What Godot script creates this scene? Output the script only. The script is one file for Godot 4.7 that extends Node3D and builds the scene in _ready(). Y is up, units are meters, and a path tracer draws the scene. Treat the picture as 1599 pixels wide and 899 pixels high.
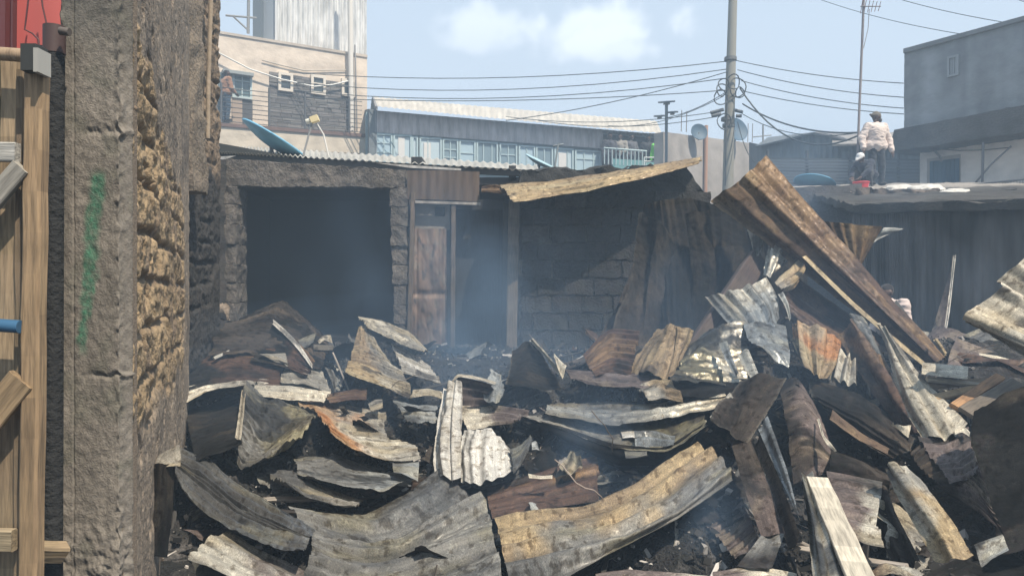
extends Node3D

var rng := RandomNumberGenerator.new()
var nz := FastNoiseLite.new()      # broad patches
var nf := FastNoiseLite.new()      # fine grain
var ng := FastNoiseLite.new()      # ragged patches of soot and ash
var nr := FastNoiseLite.new()      # ridged, for crumples and rough stone
var M := {}
var taken := {}
var sheet_seed := 0


func _ready() -> void:
	var cam := Camera3D.new()
	cam.name = "camera"
	cam.fov = 42.22
	cam.near = 0.05
	cam.far = 1500.0
	cam.position = Vector3(0, 1.65, 0)
	add_child(cam)
	var env := Environment.new()
	env.background_mode = Environment.BG_SKY
	env.sky = Sky.new()
	env.sky.sky_material = make_sky()
	env.background_energy_multiplier = 1.12
	env.tonemap_mode = Environment.TONE_MAPPER_LINEAR
	env.tonemap_exposure = 1.42
	env.sdfgi_enabled = true
	env.ssao_enabled = true
	env.ssil_enabled = true
	env.fog_enabled = true
	env.fog_density = 0.0105
	env.fog_light_color = Color(0.80, 0.90, 1.0)
	env.volumetric_fog_enabled = true
	env.volumetric_fog_density = 0.0
	var we := WorldEnvironment.new()
	we.name = "environment"
	we.environment = env
	add_child(we)
	var sun := DirectionalLight3D.new()
	sun.name = "sun"
	sun.light_energy = 1.6
	sun.light_angular_distance = 0.5
	sun.light_color = Color(1.0, 0.955, 0.88)
	sun.shadow_enabled = true
	sun.sky_mode = DirectionalLight3D.SKY_MODE_LIGHT_ONLY
	add_child(sun)
	sun.look_at_from_position(Vector3(0.38, 0.90, 0.47), Vector3.ZERO, Vector3.UP)
	rng.seed = 7
	nz.seed = 11
	nz.frequency = 1.0
	nz.fractal_octaves = 3
	nf.seed = 5
	nf.frequency = 9.0
	nf.fractal_octaves = 3
	ng.seed = 61
	ng.frequency = 1.0
	ng.fractal_octaves = 5
	ng.fractal_gain = 0.55
	nr.seed = 23
	nr.frequency = 1.0
	nr.fractal_type = FastNoiseLite.FRACTAL_RIDGED
	nr.fractal_octaves = 3
	materials()
	ground()
	left_house()
	shop_row()
	far_left_building()
	middle_building()
	right_side()
	pole_and_wires()
	gate()
	people()
	pile_left()
	pile_middle()
	pile_right()
	small_debris()
	smoke()


# ---------------------------------------------------------------- materials
func make_sky() -> ProceduralSkyMaterial:
	var m := ProceduralSkyMaterial.new()
	m.sky_horizon_color = Color(0.67, 0.725, 0.78).linear_to_srgb()
	m.sky_top_color = Color(0.36, 0.46, 0.585).linear_to_srgb()
	m.sky_curve = 0.22
	m.ground_bottom_color = Color(0.2, 0.18, 0.16).linear_to_srgb()
	m.ground_horizon_color = Color(0.5, 0.52, 0.54).linear_to_srgb()
	m.sun_angle_max = 1.0
	var w := 2048
	var h := 1024
	var img := Image.create(w, h, false, Image.FORMAT_RGBA8)
	img.fill(Color(0, 0, 0, 0))
	var n := FastNoiseLite.new()
	n.seed = 41
	n.frequency = 5.0
	n.fractal_octaves = 5
	n.fractal_gain = 0.55
	# clouds: [azimuth right of north, elevation, half width, half height, strength], in degrees; the same kind of small cumulus all round
	var clouds := [[6.6, 18.7, 6.6, 2.9, 1.0], [8.5, 17.6, 4.0, 1.8, 0.9], [-2.4, 18.8, 4.2, 2.6, 0.8], [35.5, 21.5, 4.6, 1.5, 0.6]]
	rng.seed = 3
	for k in 20:
		clouds.append([rng.randf_range(48, 312), rng.randf_range(12, 40), rng.randf_range(4, 9), rng.randf_range(1.6, 3.4), rng.randf_range(0.5, 1.0)])
	for c in clouds:
		for py in range(int((90 - c[1] - 2 * c[3]) / 180.0 * h), int((90 - c[1] + 2 * c[3]) / 180.0 * h)):
			for qx in range(int((c[0] - 2 * c[2]) / 360.0 * w), int((c[0] + 2 * c[2]) / 360.0 * w)):
				var az: float = deg_to_rad(qx * 360.0 / w)
				var el: float = deg_to_rad(90 - py * 180.0 / h)
				var d := Vector3(sin(az) * cos(el), sin(el), -cos(az) * cos(el))
				var ex: float = (qx * 360.0 / w - c[0]) / c[2]
				var ey: float = (rad_to_deg(el) - c[1]) / c[3]
				if ey < 0.0:
					ey *= 1.5
				var f: float = 1.0 - sqrt(ex * ex + ey * ey) + 0.6 * n.get_noise_3dv(d * 3.2)
				var a: float = smoothstep(0.0, 0.6, f) * c[4]
				if a <= 0.0:
					continue
				var px := posmod(qx, w)      # north (-Z) is the first column
				var old := img.get_pixel(px, py)
				var g: float = 0.80 + 0.12 * smoothstep(-0.6, 0.6, ey)
				img.set_pixel(px, py, Color(g, g * 0.985, g * 0.975, maxf(old.a, a * 0.8)))
	m.sky_cover = ImageTexture.create_from_image(img)
	m.sky_cover_modulate = Color(0.66, 0.64, 0.61, 1.0)
	return m


func lin(r: float, g: float, b: float) -> Color:
	return Color(r, g, b).linear_to_srgb()


func noise_tex(size: int, freq: float, oct: int, lo: float, hi: float, sd: int, bump := -1.0, kind := FastNoiseLite.FRACTAL_FBM) -> NoiseTexture2D:
	var n := FastNoiseLite.new()
	n.seed = sd
	n.frequency = freq
	n.fractal_octaves = oct
	n.fractal_type = kind
	n.fractal_gain = 0.6
	var t := NoiseTexture2D.new()
	t.width = size
	t.height = size
	t.seamless = true
	t.noise = n
	if bump >= 0.0:
		t.as_normal_map = true
		t.bump_strength = bump
	else:
		var g := Gradient.new()
		g.set_color(0, Color(lo, lo, lo))
		g.set_color(1, Color(hi, hi, hi))
		t.color_ramp = g
	return t


func seamless(w: int, h: int, freq: float, oct: int, gain: float, sd: int) -> Image:
	var n := FastNoiseLite.new()
	n.seed = sd
	n.frequency = freq
	n.fractal_octaves = oct
	n.fractal_gain = gain
	return n.get_seamless_image(w, h)


# the skin of burnt galvanised iron: fine grain, streaks along the ridges, ragged soot flakes and flecks of ash
func grunge_tex(sd: int) -> ImageTexture:
	var w := 1024
	var a := seamless(w, w, 0.009, 7, 0.66, sd).get_data()
	var b := seamless(w, w, 0.09, 4, 0.6, sd + 1).get_data()
	var c := seamless(w, w, 0.014, 7, 0.68, sd + 2).get_data()
	var si := seamless(64, w, 0.035, 5, 0.6, sd + 3)
	si.resize(w, w, Image.INTERPOLATE_CUBIC)
	var s := si.get_data()
	var out := PackedByteArray()
	out.resize(w * w * 3)
	for k in w * w:
		var v := 0.80 + (b[k] - 128) * 0.0016 + (s[k] - 128) * 0.0009
		var dark := clampf((a[k] - 150) / 34.0, 0.0, 1.0) * 0.30
		var pale := clampf((c[k] - 160) / 20.0, 0.0, 1.0) * 0.16
		v = v * (1.0 - dark) + pale * (1.0 - dark)
		out[k * 3] = int(clampf(v * (1.0 + dark * 0.10), 0.0, 1.0) * 255.0)
		out[k * 3 + 1] = int(clampf(v, 0.0, 1.0) * 255.0)
		out[k * 3 + 2] = int(clampf(v * (1.0 - dark * 0.10 - pale * 0.08), 0.0, 1.0) * 255.0)
	return ImageTexture.create_from_image(Image.create_from_data(w, w, false, Image.FORMAT_RGB8, out))


func mat(called: String, c: Color, rough := 0.85, metal := 0.0, vertex := false) -> StandardMaterial3D:
	var m := StandardMaterial3D.new()
	m.resource_name = called
	m.albedo_color = c
	m.roughness = rough
	m.metallic = metal
	m.vertex_color_use_as_albedo = vertex
	m.cull_mode = BaseMaterial3D.CULL_DISABLED
	M[called] = m
	return m


func tri(m: StandardMaterial3D, scale: Vector3, tex: Texture2D, bump: Texture2D = null, depth := 0.0) -> void:
	m.uv1_triplanar = true
	m.uv1_scale = scale
	m.albedo_texture = tex
	if bump:
		m.heightmap_enabled = true
		m.heightmap_texture = bump
		m.heightmap_scale = depth


func materials() -> void:
	var speck := grunge_tex(1)
	var rough_tex := noise_tex(512, 0.025, 5, 0.30, 0.95, 2)
	var bump := noise_tex(1024, 0.03, 6, 0.0, 1.0, 3)
	var pits := noise_tex(1024, 0.02, 6, 0.0, 1.0, 4, -1.0, FastNoiseLite.FRACTAL_RIDGED)
	var nmap := noise_tex(1024, 0.03, 4, 0.0, 1.0, 6, 3.0)
	var m := mat("burnt_metal", Color.WHITE, 0.9, 0.12, true)
	m.albedo_texture = speck
	m.roughness_texture = rough_tex
	m.normal_enabled = true
	m.normal_texture = nmap
	m.normal_scale = 0.3
	m.metallic_specular = 0.3
	m = mat("sooty_metal", Color.WHITE, 0.95, 0.0, true)
	m.albedo_texture = speck
	m.normal_enabled = true
	m.normal_texture = nmap
	m.normal_scale = 0.5
	m.metallic_specular = 0.2
	m = mat("shiny_metal", Color.WHITE, 0.62, 0.45, true)
	m.albedo_texture = speck
	m.roughness_texture = rough_tex
	m.normal_enabled = true
	m.normal_texture = nmap
	m.normal_scale = 0.5
	m = mat("rough_concrete", Color.WHITE, 0.95, 0.0, true)
	tri(m, Vector3.ONE * 2.6, noise_tex(1024, 0.02, 6, 0.75, 1.12, 8), pits, 0.25)
	m = mat("burnt_stone", Color.WHITE, 0.9, 0.0, true)
	tri(m, Vector3.ONE * 0.8, noise_tex(1024, 0.02, 6, 0.65, 1.2, 9), bump, 1.2)
	m = mat("wood", Color.WHITE, 0.8, 0.0, true)
	tri(m, Vector3(4.0, 0.35, 4.0), noise_tex(1024, 0.012, 5, 0.7, 1.15, 10), noise_tex(512, 0.02, 4, 0, 1, 12), 0.25)
	m = mat("plaster", Color.WHITE, 0.92, 0.0, true)
	tri(m, Vector3.ONE * 0.25, noise_tex(512, 0.012, 5, 0.8, 1.1, 13), bump, 0.8)
	m = mat("ash", Color.WHITE, 1.0, 0.0, true)
	tri(m, Vector3.ONE * 0.9, noise_tex(1024, 0.03, 6, 0.3, 1.4, 14), pits, 5.0)
	m = mat("painted", Color.WHITE, 0.6, 0.0, true)
	m = mat("sheet_iron", Color.WHITE, 0.55, 0.25, true)
	tri(m, Vector3(0.6, 0.08, 0.6), noise_tex(512, 0.02, 5, 0.7, 1.15, 15))
	m = mat("cloth", Color.WHITE, 0.95, 0.0, true)
	m.rim_enabled = true
	m.rim = 0.3
	m = mat("skin", Color.WHITE, 0.55, 0.0, true)
	m = mat("glass_dark", lin(0.035, 0.06, 0.07), 0.12, 0.0)
	m = mat("soot_black", lin(0.012, 0.012, 0.013), 0.95, 0.0)
	m = mat("wire_black", lin(0.03, 0.03, 0.032), 0.7, 0.0)
	m = mat("pale_plastic", lin(0.6, 0.58, 0.52), 0.6, 0.0)


# ---------------------------------------------------------------- things and parts
func numbered(called: String) -> String:
	taken[called] = taken.get(called, 0) + 1
	return called if taken[called] == 1 else "%s_%03d" % [called, taken[called] - 1]


func tag(o: Node3D, label: String, category: String, group := "") -> Node3D:
	o.set_meta("label", label)
	o.set_meta("category", category)
	if group:
		o.set_meta("group", group)
	return o


func thing(called: String, label: String, category: String, at := Vector3.ZERO, group := "") -> Node3D:
	var o := Node3D.new()
	o.name = numbered(called)
	o.position = at
	add_child(o)
	return tag(o, label, category, group)


func part(called: String, mesh: Mesh, m: String, parent: Node3D = null) -> MeshInstance3D:
	var o := MeshInstance3D.new()
	o.name = numbered(called) if parent == null else called
	o.mesh = mesh
	o.material_override = M[m]
	(parent if parent else self).add_child(o, true)
	if parent:      # shapes are given in world metres; parts sit under a thing that stands at its base
		o.position = -world_of(parent)
	return o


func world_of(o: Node3D) -> Vector3:
	var p := Vector3.ZERO
	var q: Node = o
	while q is Node3D and q != self:
		p += q.position
		q = q.get_parent()
	return p


func structure(o: Node3D) -> Node3D:
	o.set_meta("kind", "structure")
	return o


# ---------------------------------------------------------------- shapes (all in world metres)
func begin(c := Color.WHITE) -> SurfaceTool:
	var st := SurfaceTool.new()
	st.begin(Mesh.PRIMITIVE_TRIANGLES)
	st.set_color(c)
	st.set_smooth_group(-1)
	return st


func fin(st: SurfaceTool) -> ArrayMesh:
	st.generate_normals()
	return st.commit()


func quad(st: SurfaceTool, a: Vector3, b: Vector3, c: Vector3, d: Vector3) -> void:
	for p in [a, b, c, a, c, d]:
		st.add_vertex(p)


# a slab: q = front corners (top left, top right, bottom right, bottom left), pushed back by t and forward by o, its front edge chamfered by ch
func slab(st: SurfaceTool, q: Array, t: float, o := 0.0, ch := 0.0) -> void:
	var n: Vector3 = (q[2] - q[0]).cross(q[1] - q[0]).normalized()
	if n.z < 0.0 and absf(n.z) > 0.15:
		n = -n
	var f := []
	var g := []
	var mid: Vector3 = (q[0] + q[1] + q[2] + q[3]) / 4.0
	for p in q:
		f.append(p + n * o)
		g.append(p + n * (o - t))
	if ch > 0.0:
		var e := []
		for k in 4:
			var ax: Vector3 = (q[(k + 1) % 4] - q[k]).normalized()
			var ay: Vector3 = (q[(k + 3) % 4] - q[k]).normalized()
			e.append(f[k] + (ax + ay) * ch)
			f[k] = f[k] - n * ch
		quad(st, e[0], e[1], e[2], e[3])
		for k in 4:
			quad(st, f[k], f[(k + 1) % 4], e[(k + 1) % 4], e[k])
	else:
		quad(st, f[0], f[1], f[2], f[3])
	for k in 4:
		quad(st, g[k], g[(k + 1) % 4], f[(k + 1) % 4], f[k])
	quad(st, g[1], g[0], g[3], g[2])


func slab_mesh(q: Array, t: float, c: Color, o := 0.0, ch := 0.0) -> ArrayMesh:
	var st := begin(c)
	slab(st, q, t, o, ch)
	return fin(st)


func bx(st: SurfaceTool, c: Vector3, s: Vector3, b := Basis()) -> void:
	var x := b.x * s.x / 2
	var y := b.y * s.y / 2
	var z := b.z * s.z / 2
	for f in [[x, y, z], [-x, y, -z], [z, y, -x], [-z, y, x], [x, -z, y], [x, z, -y]]:
		quad(st, c + f[2] - f[0] + f[1], c + f[2] + f[0] + f[1], c + f[2] + f[0] - f[1], c + f[2] - f[0] - f[1])


func tube(st: SurfaceTool, pts: Array, r: float, sides := 8, r_end := -1.0) -> void:
	st.set_smooth_group(0)
	var rings := []
	for i in pts.size():
		var t: Vector3 = (pts[mini(i + 1, pts.size() - 1)] - pts[maxi(i - 1, 0)]).normalized()
		var a := t.cross(Vector3.UP if absf(t.y) < 0.9 else Vector3.RIGHT).normalized()
		var b := t.cross(a)
		var rr: float = r if r_end < 0.0 else lerpf(r, r_end, float(i) / (pts.size() - 1))
		var ring := []
		for k in sides:
			ring.append(pts[i] + (a * cos(TAU * k / sides) + b * sin(TAU * k / sides)) * rr)
		rings.append(ring)
	for i in pts.size() - 1:
		for k in sides:
			quad(st, rings[i][k], rings[i][(k + 1) % sides], rings[i + 1][(k + 1) % sides], rings[i + 1][k])
	st.set_smooth_group(-1)
	for k in range(1, sides - 1):
		for p in [rings[0][0], rings[0][k + 1], rings[0][k], rings[-1][0], rings[-1][k], rings[-1][k + 1]]:
			st.add_vertex(p)


func tube_mesh(pts: Array, r: float, c: Color, sides := 8, r_end := -1.0) -> ArrayMesh:
	var st := begin(c)
	tube(st, pts, r, sides, r_end)
	return fin(st)


func sag(a: Vector3, b: Vector3, drop: float, n := 14) -> Array:
	var out := []
	for i in n + 1:
		var t := float(i) / n
		out.append(a.lerp(b, t) - Vector3(0, drop * 4.0 * t * (1.0 - t), 0))
	return out


# a plank from a to b: its own axes run along it, so the grain does too
func plank(called: String, a: Vector3, b: Vector3, w: float, t: float, c: Color, parent: Node3D = null, face := Vector3(0, 0, 1), m := "wood") -> MeshInstance3D:
	var y := (a - b).normalized()
	var z := (face - y * face.dot(y)).normalized()
	var x := y.cross(z)
	var l := a.distance_to(b)
	var st := begin(c)
	var sd := rng.randf() * 50.0
	var n := maxi(3, int(l / 0.12))
	var rings := []
	var ch := minf(w, t) * 0.14
	for i in n + 1:
		var yy := lerpf(-l / 2, l / 2, float(i) / n)
		var ring := []
		var wob := Vector3(nf.get_noise_2d(yy * 0.3, sd), 0, nf.get_noise_2d(yy * 0.3, sd + 9)) * 0.006
		var hw := w / 2 * (1.0 + 0.05 * nf.get_noise_2d(yy * 0.7, sd + 3))
		for q in [[-1, 1, 0, 1], [-1, 1, 1, 0], [1, 1, 1, 0], [1, 1, 0, 1], [1, -1, 0, 1], [1, -1, 1, 0], [-1, -1, 1, 0], [-1, -1, 0, 1]]:
			ring.append(Vector3(q[0] * (hw - ch * q[2]), yy, q[1] * (t / 2 - ch * q[3])) + wob)
		ring = [ring[0], ring[1], ring[2], ring[3], ring[4], ring[5], ring[6], ring[7]]
		rings.append(ring)
	for i in n:
		for k in 8:
			var s := 0.85 + 0.3 * nf.get_noise_2d(i * 0.05, k * 3.1 + sd)
			st.set_color(Color(c.r * s, c.g * s, c.b * s))
			quad(st, rings[i][k], rings[i][(k + 1) % 8], rings[i + 1][(k + 1) % 8], rings[i + 1][k])
	for r in [rings[0], rings[n]]:
		for k in range(1, 7):
			for p in [r[0], r[k], r[k + 1]]:
				st.add_vertex(p)
	var o := part(called, fin(st), m, parent)
	o.transform = Transform3D(Basis(x, y, z), (a + b) / 2 - (world_of(parent) if parent else Vector3.ZERO))
	return o


func grid_mesh(nu: int, nv: int, pos: PackedVector3Array, col: PackedColorArray, uv: PackedVector2Array, skip := PackedByteArray()) -> ArrayMesh:
	var nrm := PackedVector3Array()
	nrm.resize(pos.size())
	for j in nv + 1:
		for i in nu + 1:
			var du := pos[j * (nu + 1) + mini(i + 1, nu)] - pos[j * (nu + 1) + maxi(i - 1, 0)]
			var dv := pos[mini(j + 1, nv) * (nu + 1) + i] - pos[maxi(j - 1, 0) * (nu + 1) + i]
			var n := dv.cross(du)
			nrm[j * (nu + 1) + i] = n.normalized() if n.length_squared() > 1e-16 else Vector3.UP
	var idx := PackedInt32Array()
	for j in nv:
		for i in nu:
			if skip.size() and skip[j * nu + i]:
				continue
			var a := j * (nu + 1) + i
			idx.append_array([a, a + 1, a + nu + 2, a, a + nu + 2, a + nu + 1])
	var arr := []
	arr.resize(Mesh.ARRAY_MAX)
	arr[Mesh.ARRAY_VERTEX] = pos
	arr[Mesh.ARRAY_NORMAL] = nrm
	arr[Mesh.ARRAY_COLOR] = col
	if uv.size():
		arr[Mesh.ARRAY_TEX_UV] = uv
	arr[Mesh.ARRAY_INDEX] = idx
	var me := ArrayMesh.new()
	me.add_surface_from_arrays(Mesh.PRIMITIVE_TRIANGLES, arr)
	return me


# a rough solid block: a box whose faces are grids, pushed about by noise taken at each point, so that the edges stay closed
func rough_block(q: Array, t: float, seg: float, amp: float, freq: float, color_of: Callable, o := 0.0) -> ArrayMesh:
	var n: Vector3 = (q[2] - q[0]).cross(q[1] - q[0]).normalized()
	if n.z < 0.0 and absf(n.z) > 0.15:
		n = -n
	var f := []
	var g := []
	for p in q:
		f.append(p + n * o)
		g.append(p + n * (o - t))
	var st := SurfaceTool.new()
	var faces := [[f[0], f[1], f[2], f[3]]]
	for k in 4:
		faces.append([g[k], g[(k + 1) % 4], f[(k + 1) % 4], f[k]])
	st.begin(Mesh.PRIMITIVE_TRIANGLES)
	for face in faces:
		var nu := clampi(int(maxf(face[0].distance_to(face[1]), face[3].distance_to(face[2])) / seg), 1, 160)
		var nv := clampi(int(maxf(face[0].distance_to(face[3]), face[1].distance_to(face[2])) / seg), 1, 220)
		var pos := PackedVector3Array()
		var col := PackedColorArray()
		for j in nv + 1:
			for i in nu + 1:
				var u := float(i) / nu
				var v := float(j) / nv
				var p: Vector3 = face[0].lerp(face[1], u).lerp(face[3].lerp(face[2], u), v)
				col.append((color_of as Callable).call(p))
				var a := p * freq
				pos.append(p + Vector3(nr.get_noise_3dv(a), nr.get_noise_3dv(a + Vector3(31, 7, 3)), nr.get_noise_3dv(a + Vector3(5, 17, 41))) * amp)
		var me := grid_mesh(nu, nv, pos, col, PackedVector2Array())
		st.append_from(me, 0, Transform3D())
	return st.commit()


# ---------------------------------------------------------------- burnt roofing sheets
const PAL := {
	"ash": [Color(0.60, 0.555, 0.465), Color(0.27, 0.25, 0.22), Color(0.42, 0.33, 0.19), Color(0.06, 0.055, 0.05)],
	"cream": [Color(0.74, 0.67, 0.545), Color(0.46, 0.41, 0.32), Color(0.42, 0.33, 0.20), Color(0.10, 0.09, 0.08)],
	"white": [Color(0.80, 0.76, 0.69), Color(0.58, 0.54, 0.48), Color(0.5, 0.44, 0.34), Color(0.16, 0.15, 0.14)],
	"ochre": [Color(0.45, 0.34, 0.20), Color(0.32, 0.235, 0.15), Color(0.50, 0.42, 0.27), Color(0.06, 0.052, 0.048)],
	"rust": [Color(0.13, 0.078, 0.055), Color(0.085, 0.055, 0.045), Color(0.32, 0.20, 0.095), Color(0.035, 0.03, 0.028)],
	"soot": [Color(0.020, 0.020, 0.020), Color(0.034, 0.031, 0.029), Color(0.075, 0.06, 0.045), Color(0.010, 0.010, 0.010)],
	"char": [Color(0.050, 0.043, 0.039), Color(0.085, 0.07, 0.06), Color(0.15, 0.115, 0.085), Color(0.018, 0.017, 0.017)],
	"grey": [Color(0.25, 0.24, 0.22), Color(0.12, 0.12, 0.12), Color(0.32, 0.285, 0.19), Color(0.04, 0.04, 0.04)],
	"galv": [Color(0.40, 0.41, 0.40), Color(0.25, 0.26, 0.26), Color(0.46, 0.42, 0.32), Color(0.09, 0.09, 0.09)],
	"orange": [Color(0.52, 0.25, 0.11), Color(0.42, 0.30, 0.18), Color(0.48, 0.42, 0.31), Color(0.06, 0.05, 0.045)],
	"mauve": [Color(0.21, 0.165, 0.15), Color(0.14, 0.11, 0.10), Color(0.34, 0.27, 0.19), Color(0.05, 0.045, 0.042)],
	"olive": [Color(0.20, 0.175, 0.11), Color(0.09, 0.08, 0.065), Color(0.36, 0.32, 0.20), Color(0.03, 0.028, 0.027)],
	"brown": [Color(0.24, 0.155, 0.09), Color(0.15, 0.10, 0.07), Color(0.38, 0.27, 0.15), Color(0.05, 0.042, 0.038)],
}


func spline(a: Array, t: float, kink := 0.0) -> Vector3:
	var n := a.size() - 1
	var x := clampf(t, 0.0, 1.0) * n
	var i := mini(int(x), n - 1)
	x -= i
	var p1: Vector3 = a[i]
	var p2: Vector3 = a[i + 1]
	var p0: Vector3 = a[i - 1] if i > 0 else p1 * 2.0 - p2
	var p3: Vector3 = a[i + 2] if i < n - 1 else p2 * 2.0 - p1
	return p1.cubic_interpolate(p2, p0, p3, x).lerp(p1.lerp(p2, x), kink)


# rows run along the ridges; w = number of ridges across the rows, a = half their height, c = how crumpled, rag = how torn the edges, h = share burnt away, k = soot share
func sheet(label: String, pal: String, rows: Array, o := {}) -> MeshInstance3D:
	sheet_seed += 1
	var sd := sheet_seed * 13.7
	var r := RandomNumberGenerator.new()
	r.seed = 1000 + sheet_seed
	var w: float = o.get("w", 4.0)
	var amp: float = o.get("a", 0.011)
	var crumple: float = o.get("c", 0.5)
	var rag: float = o.get("rag", 0.022)
	var holes: float = o.get("h", 0.0)
	var soot: float = o.get("k", 0.3)
	var rim: float = o.get("rim", 0.0)
	var across: bool = o.get("tv", false)      # the second palette takes over across the ridges rather than along them
	var c: Array = PAL[pal]
	var c2: Array = PAL[o.get("pal2", pal)]
	var nr_ := rows.size()
	var mid: Array = rows[nr_ / 2]
	var len_u := 0.0
	for i in mid.size() - 1:
		len_u += mid[i].distance_to(mid[i + 1])
	var len_v := 0.0
	for j in nr_ - 1:
		len_v += rows[j][mid.size() / 2].distance_to(rows[j + 1][mid.size() / 2])
	var nu: int = o.get("nu", clampi(int(len_u / 0.013), 20, 110))
	# standard roofing corrugation lies under the larger bends of all but the narrow pieces
	var pitch: float = o.get("pitch", 0.09)
	var ribs := roundf(len_v / pitch) if w >= 2.0 else 0.0
	var nv: int = o.get("nv", clampi(maxi(int(len_v / 0.013), int(maxf(w, ribs) * 9)), 14, 120))
	var kink: float = o.get("kink", r.randf_range(0.35, 0.95))      # how sharply it bends at its folds
	var folds := []
	for k in int(4 + crumple * 9):
		var an := r.randf_range(0, TAU)
		var p := Vector2(r.randf(), r.randf())
		var nn := Vector2(cos(an), sin(an))
		folds.append([nn, nn.dot(p), r.randf_range(-1, 1)])
	var base := PackedVector3Array()
	var par := PackedVector2Array()
	for j in nv + 1:
		var v := float(j) / nv
		for i in nu + 1:
			var u := float(i) / nu
			var e0 := rag * (0.6 + 1.3 * ng.get_noise_2d(v * len_v * 2.2, sd + 3) + 0.35 * nf.get_noise_2d(v * len_v * 1.3, sd + 3))
			var e1 := rag * (0.6 + 1.3 * ng.get_noise_2d(v * len_v * 2.2, sd + 57) + 0.35 * nf.get_noise_2d(v * len_v * 1.3, sd + 57))
			var f0 := rag * (0.6 + 1.3 * ng.get_noise_2d(u * len_u * 2.2, sd + 71) + 0.35 * nf.get_noise_2d(u * len_u * 1.3, sd + 71))
			var f1 := rag * (0.6 + 1.3 * ng.get_noise_2d(u * len_u * 2.2, sd + 93) + 0.35 * nf.get_noise_2d(u * len_u * 1.3, sd + 93))
			var q := Vector2(lerpf(e0, 1.0 - e1, u), lerpf(f0, 1.0 - f1, v))
			par.append(q)
			var line := []
			for row in rows:
				line.append(spline(row, q.x, kink))
			base.append(spline(line, q.y, kink))
	var pos := PackedVector3Array()
	var col := PackedColorArray()
	var uv := PackedVector2Array()
	pos.resize(base.size())
	var size := sqrt(len_u * len_v)
	var disp := PackedFloat32Array()
	disp.resize(base.size())
	var mean := 0.0
	for k in base.size():
		var q := par[k]
		var x := q.x * len_u
		var y := q.y * len_v
		var flat := clampf(0.75 + 0.9 * nz.get_noise_2d(x * 1.3 + sd, y * 1.3), 0.15, 1.15)      # ridges beaten flat here and there
		var d := amp * flat * sin(q.y * w * TAU + 0.15 * nz.get_noise_2d(x * 0.9, sd + 4))
		d += o.get("rib", 0.009) * (0.35 + 0.65 * flat) * sin(q.y * ribs * TAU) if ribs > 0.0 else 0.0
		for f in folds:
			d += f[2] * absf(f[0].dot(q) - f[1]) * crumple * 0.155 * size
		d += crumple * size * (0.045 * nz.get_noise_3d(x * 2.4 / maxf(size, 0.2) * 0.6, y * 2.4 / maxf(size, 0.2) * 0.6, sd) + 0.02 * nr.get_noise_3d(x * 3.0, y * 3.0, sd) + 0.007 * nr.get_noise_3d(x * 6.5, y * 6.5, sd + 5))
		d += crumple * 0.008 * nf.get_noise_3d(x, y, sd)
		disp[k] = d
		mean += d / base.size()
	for j in nv + 1:
		for i in nu + 1:
			var k := j * (nu + 1) + i
			var du := base[j * (nu + 1) + mini(i + 1, nu)] - base[j * (nu + 1) + maxi(i - 1, 0)]
			var dv := base[mini(j + 1, nv) * (nu + 1) + i] - base[maxi(j - 1, 0) * (nu + 1) + i]
			pos[k] = base[k] + dv.cross(du).normalized() * (disp[k] - mean)
			var q := par[k]
			var x := q.x * len_u
			var y := q.y * len_v
			var n1 := smoothstep(-0.2, 0.2, ng.get_noise_3d(x * 1.0, y * 1.3, sd))
			var n2 := smoothstep(0.05, 0.35, ng.get_noise_3d(x * 0.8, y * 2.2, sd + 40))
			var n3 := 1.25 * ng.get_noise_3d(x * 0.9, y * 1.7, sd + 80)
			var t := smoothstep(0.3, 0.7, (q.y if across else q.x) + 0.5 * nz.get_noise_3d(x * 2.0, y * 2.0, sd + 15))
			var a: Color = c[0].lerp(c2[0], t).lerp(c[1].lerp(c2[1], t), n1 * 0.8)
			a = a.lerp(c[2].lerp(c2[2], t), n2 * 0.55)
			var th := 0.56 - soot * 0.9
			a = a.lerp(c[3], smoothstep(th, th + 0.16, n3) * 0.82)
			if w >= 2.0:      # soot in the troughs, painted darker to stress the shading of the corrugation
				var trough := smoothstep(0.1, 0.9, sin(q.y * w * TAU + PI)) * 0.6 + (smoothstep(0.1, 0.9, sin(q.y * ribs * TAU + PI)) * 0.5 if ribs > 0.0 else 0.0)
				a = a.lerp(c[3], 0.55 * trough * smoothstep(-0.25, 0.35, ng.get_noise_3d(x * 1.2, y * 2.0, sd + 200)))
			var fine := 1.0 + 0.12 * nf.get_noise_3d(x * 2.0, y * 2.0, sd + 3)
			a = Color(a.r * fine, a.g * fine, a.b * fine)
			if rim > 0.0:
				var edge := minf(minf(q.x * len_u, (1.0 - q.x) * len_u), minf(q.y * len_v, (1.0 - q.y) * len_v))
				a = a.lerp(PAL["ash"][0], rim * (1.0 - smoothstep(0.008, 0.03, edge)))
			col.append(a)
			uv.append(Vector2(x + sd * 0.37, y + sd * 0.61))
	var skip := PackedByteArray()
	if holes > 0.0:
		skip.resize(nu * nv)
		for j in nv:
			for i in nu:
				var q := par[j * (nu + 1) + i]
				skip[j * nu + i] = 1 if nz.get_noise_3d(q.x * len_u * 2.6, q.y * len_v * 3.2, sd + 120) + 0.3 * nf.get_noise_3d(q.x * len_u, q.y * len_v, sd) > 0.62 - holes else 0
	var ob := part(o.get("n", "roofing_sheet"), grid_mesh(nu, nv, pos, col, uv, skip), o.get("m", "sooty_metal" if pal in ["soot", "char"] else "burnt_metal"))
	tag(ob, label, o.get("cat", "metal sheet"), o.get("g", "burnt roofing sheets in the heap"))
	return ob


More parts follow.
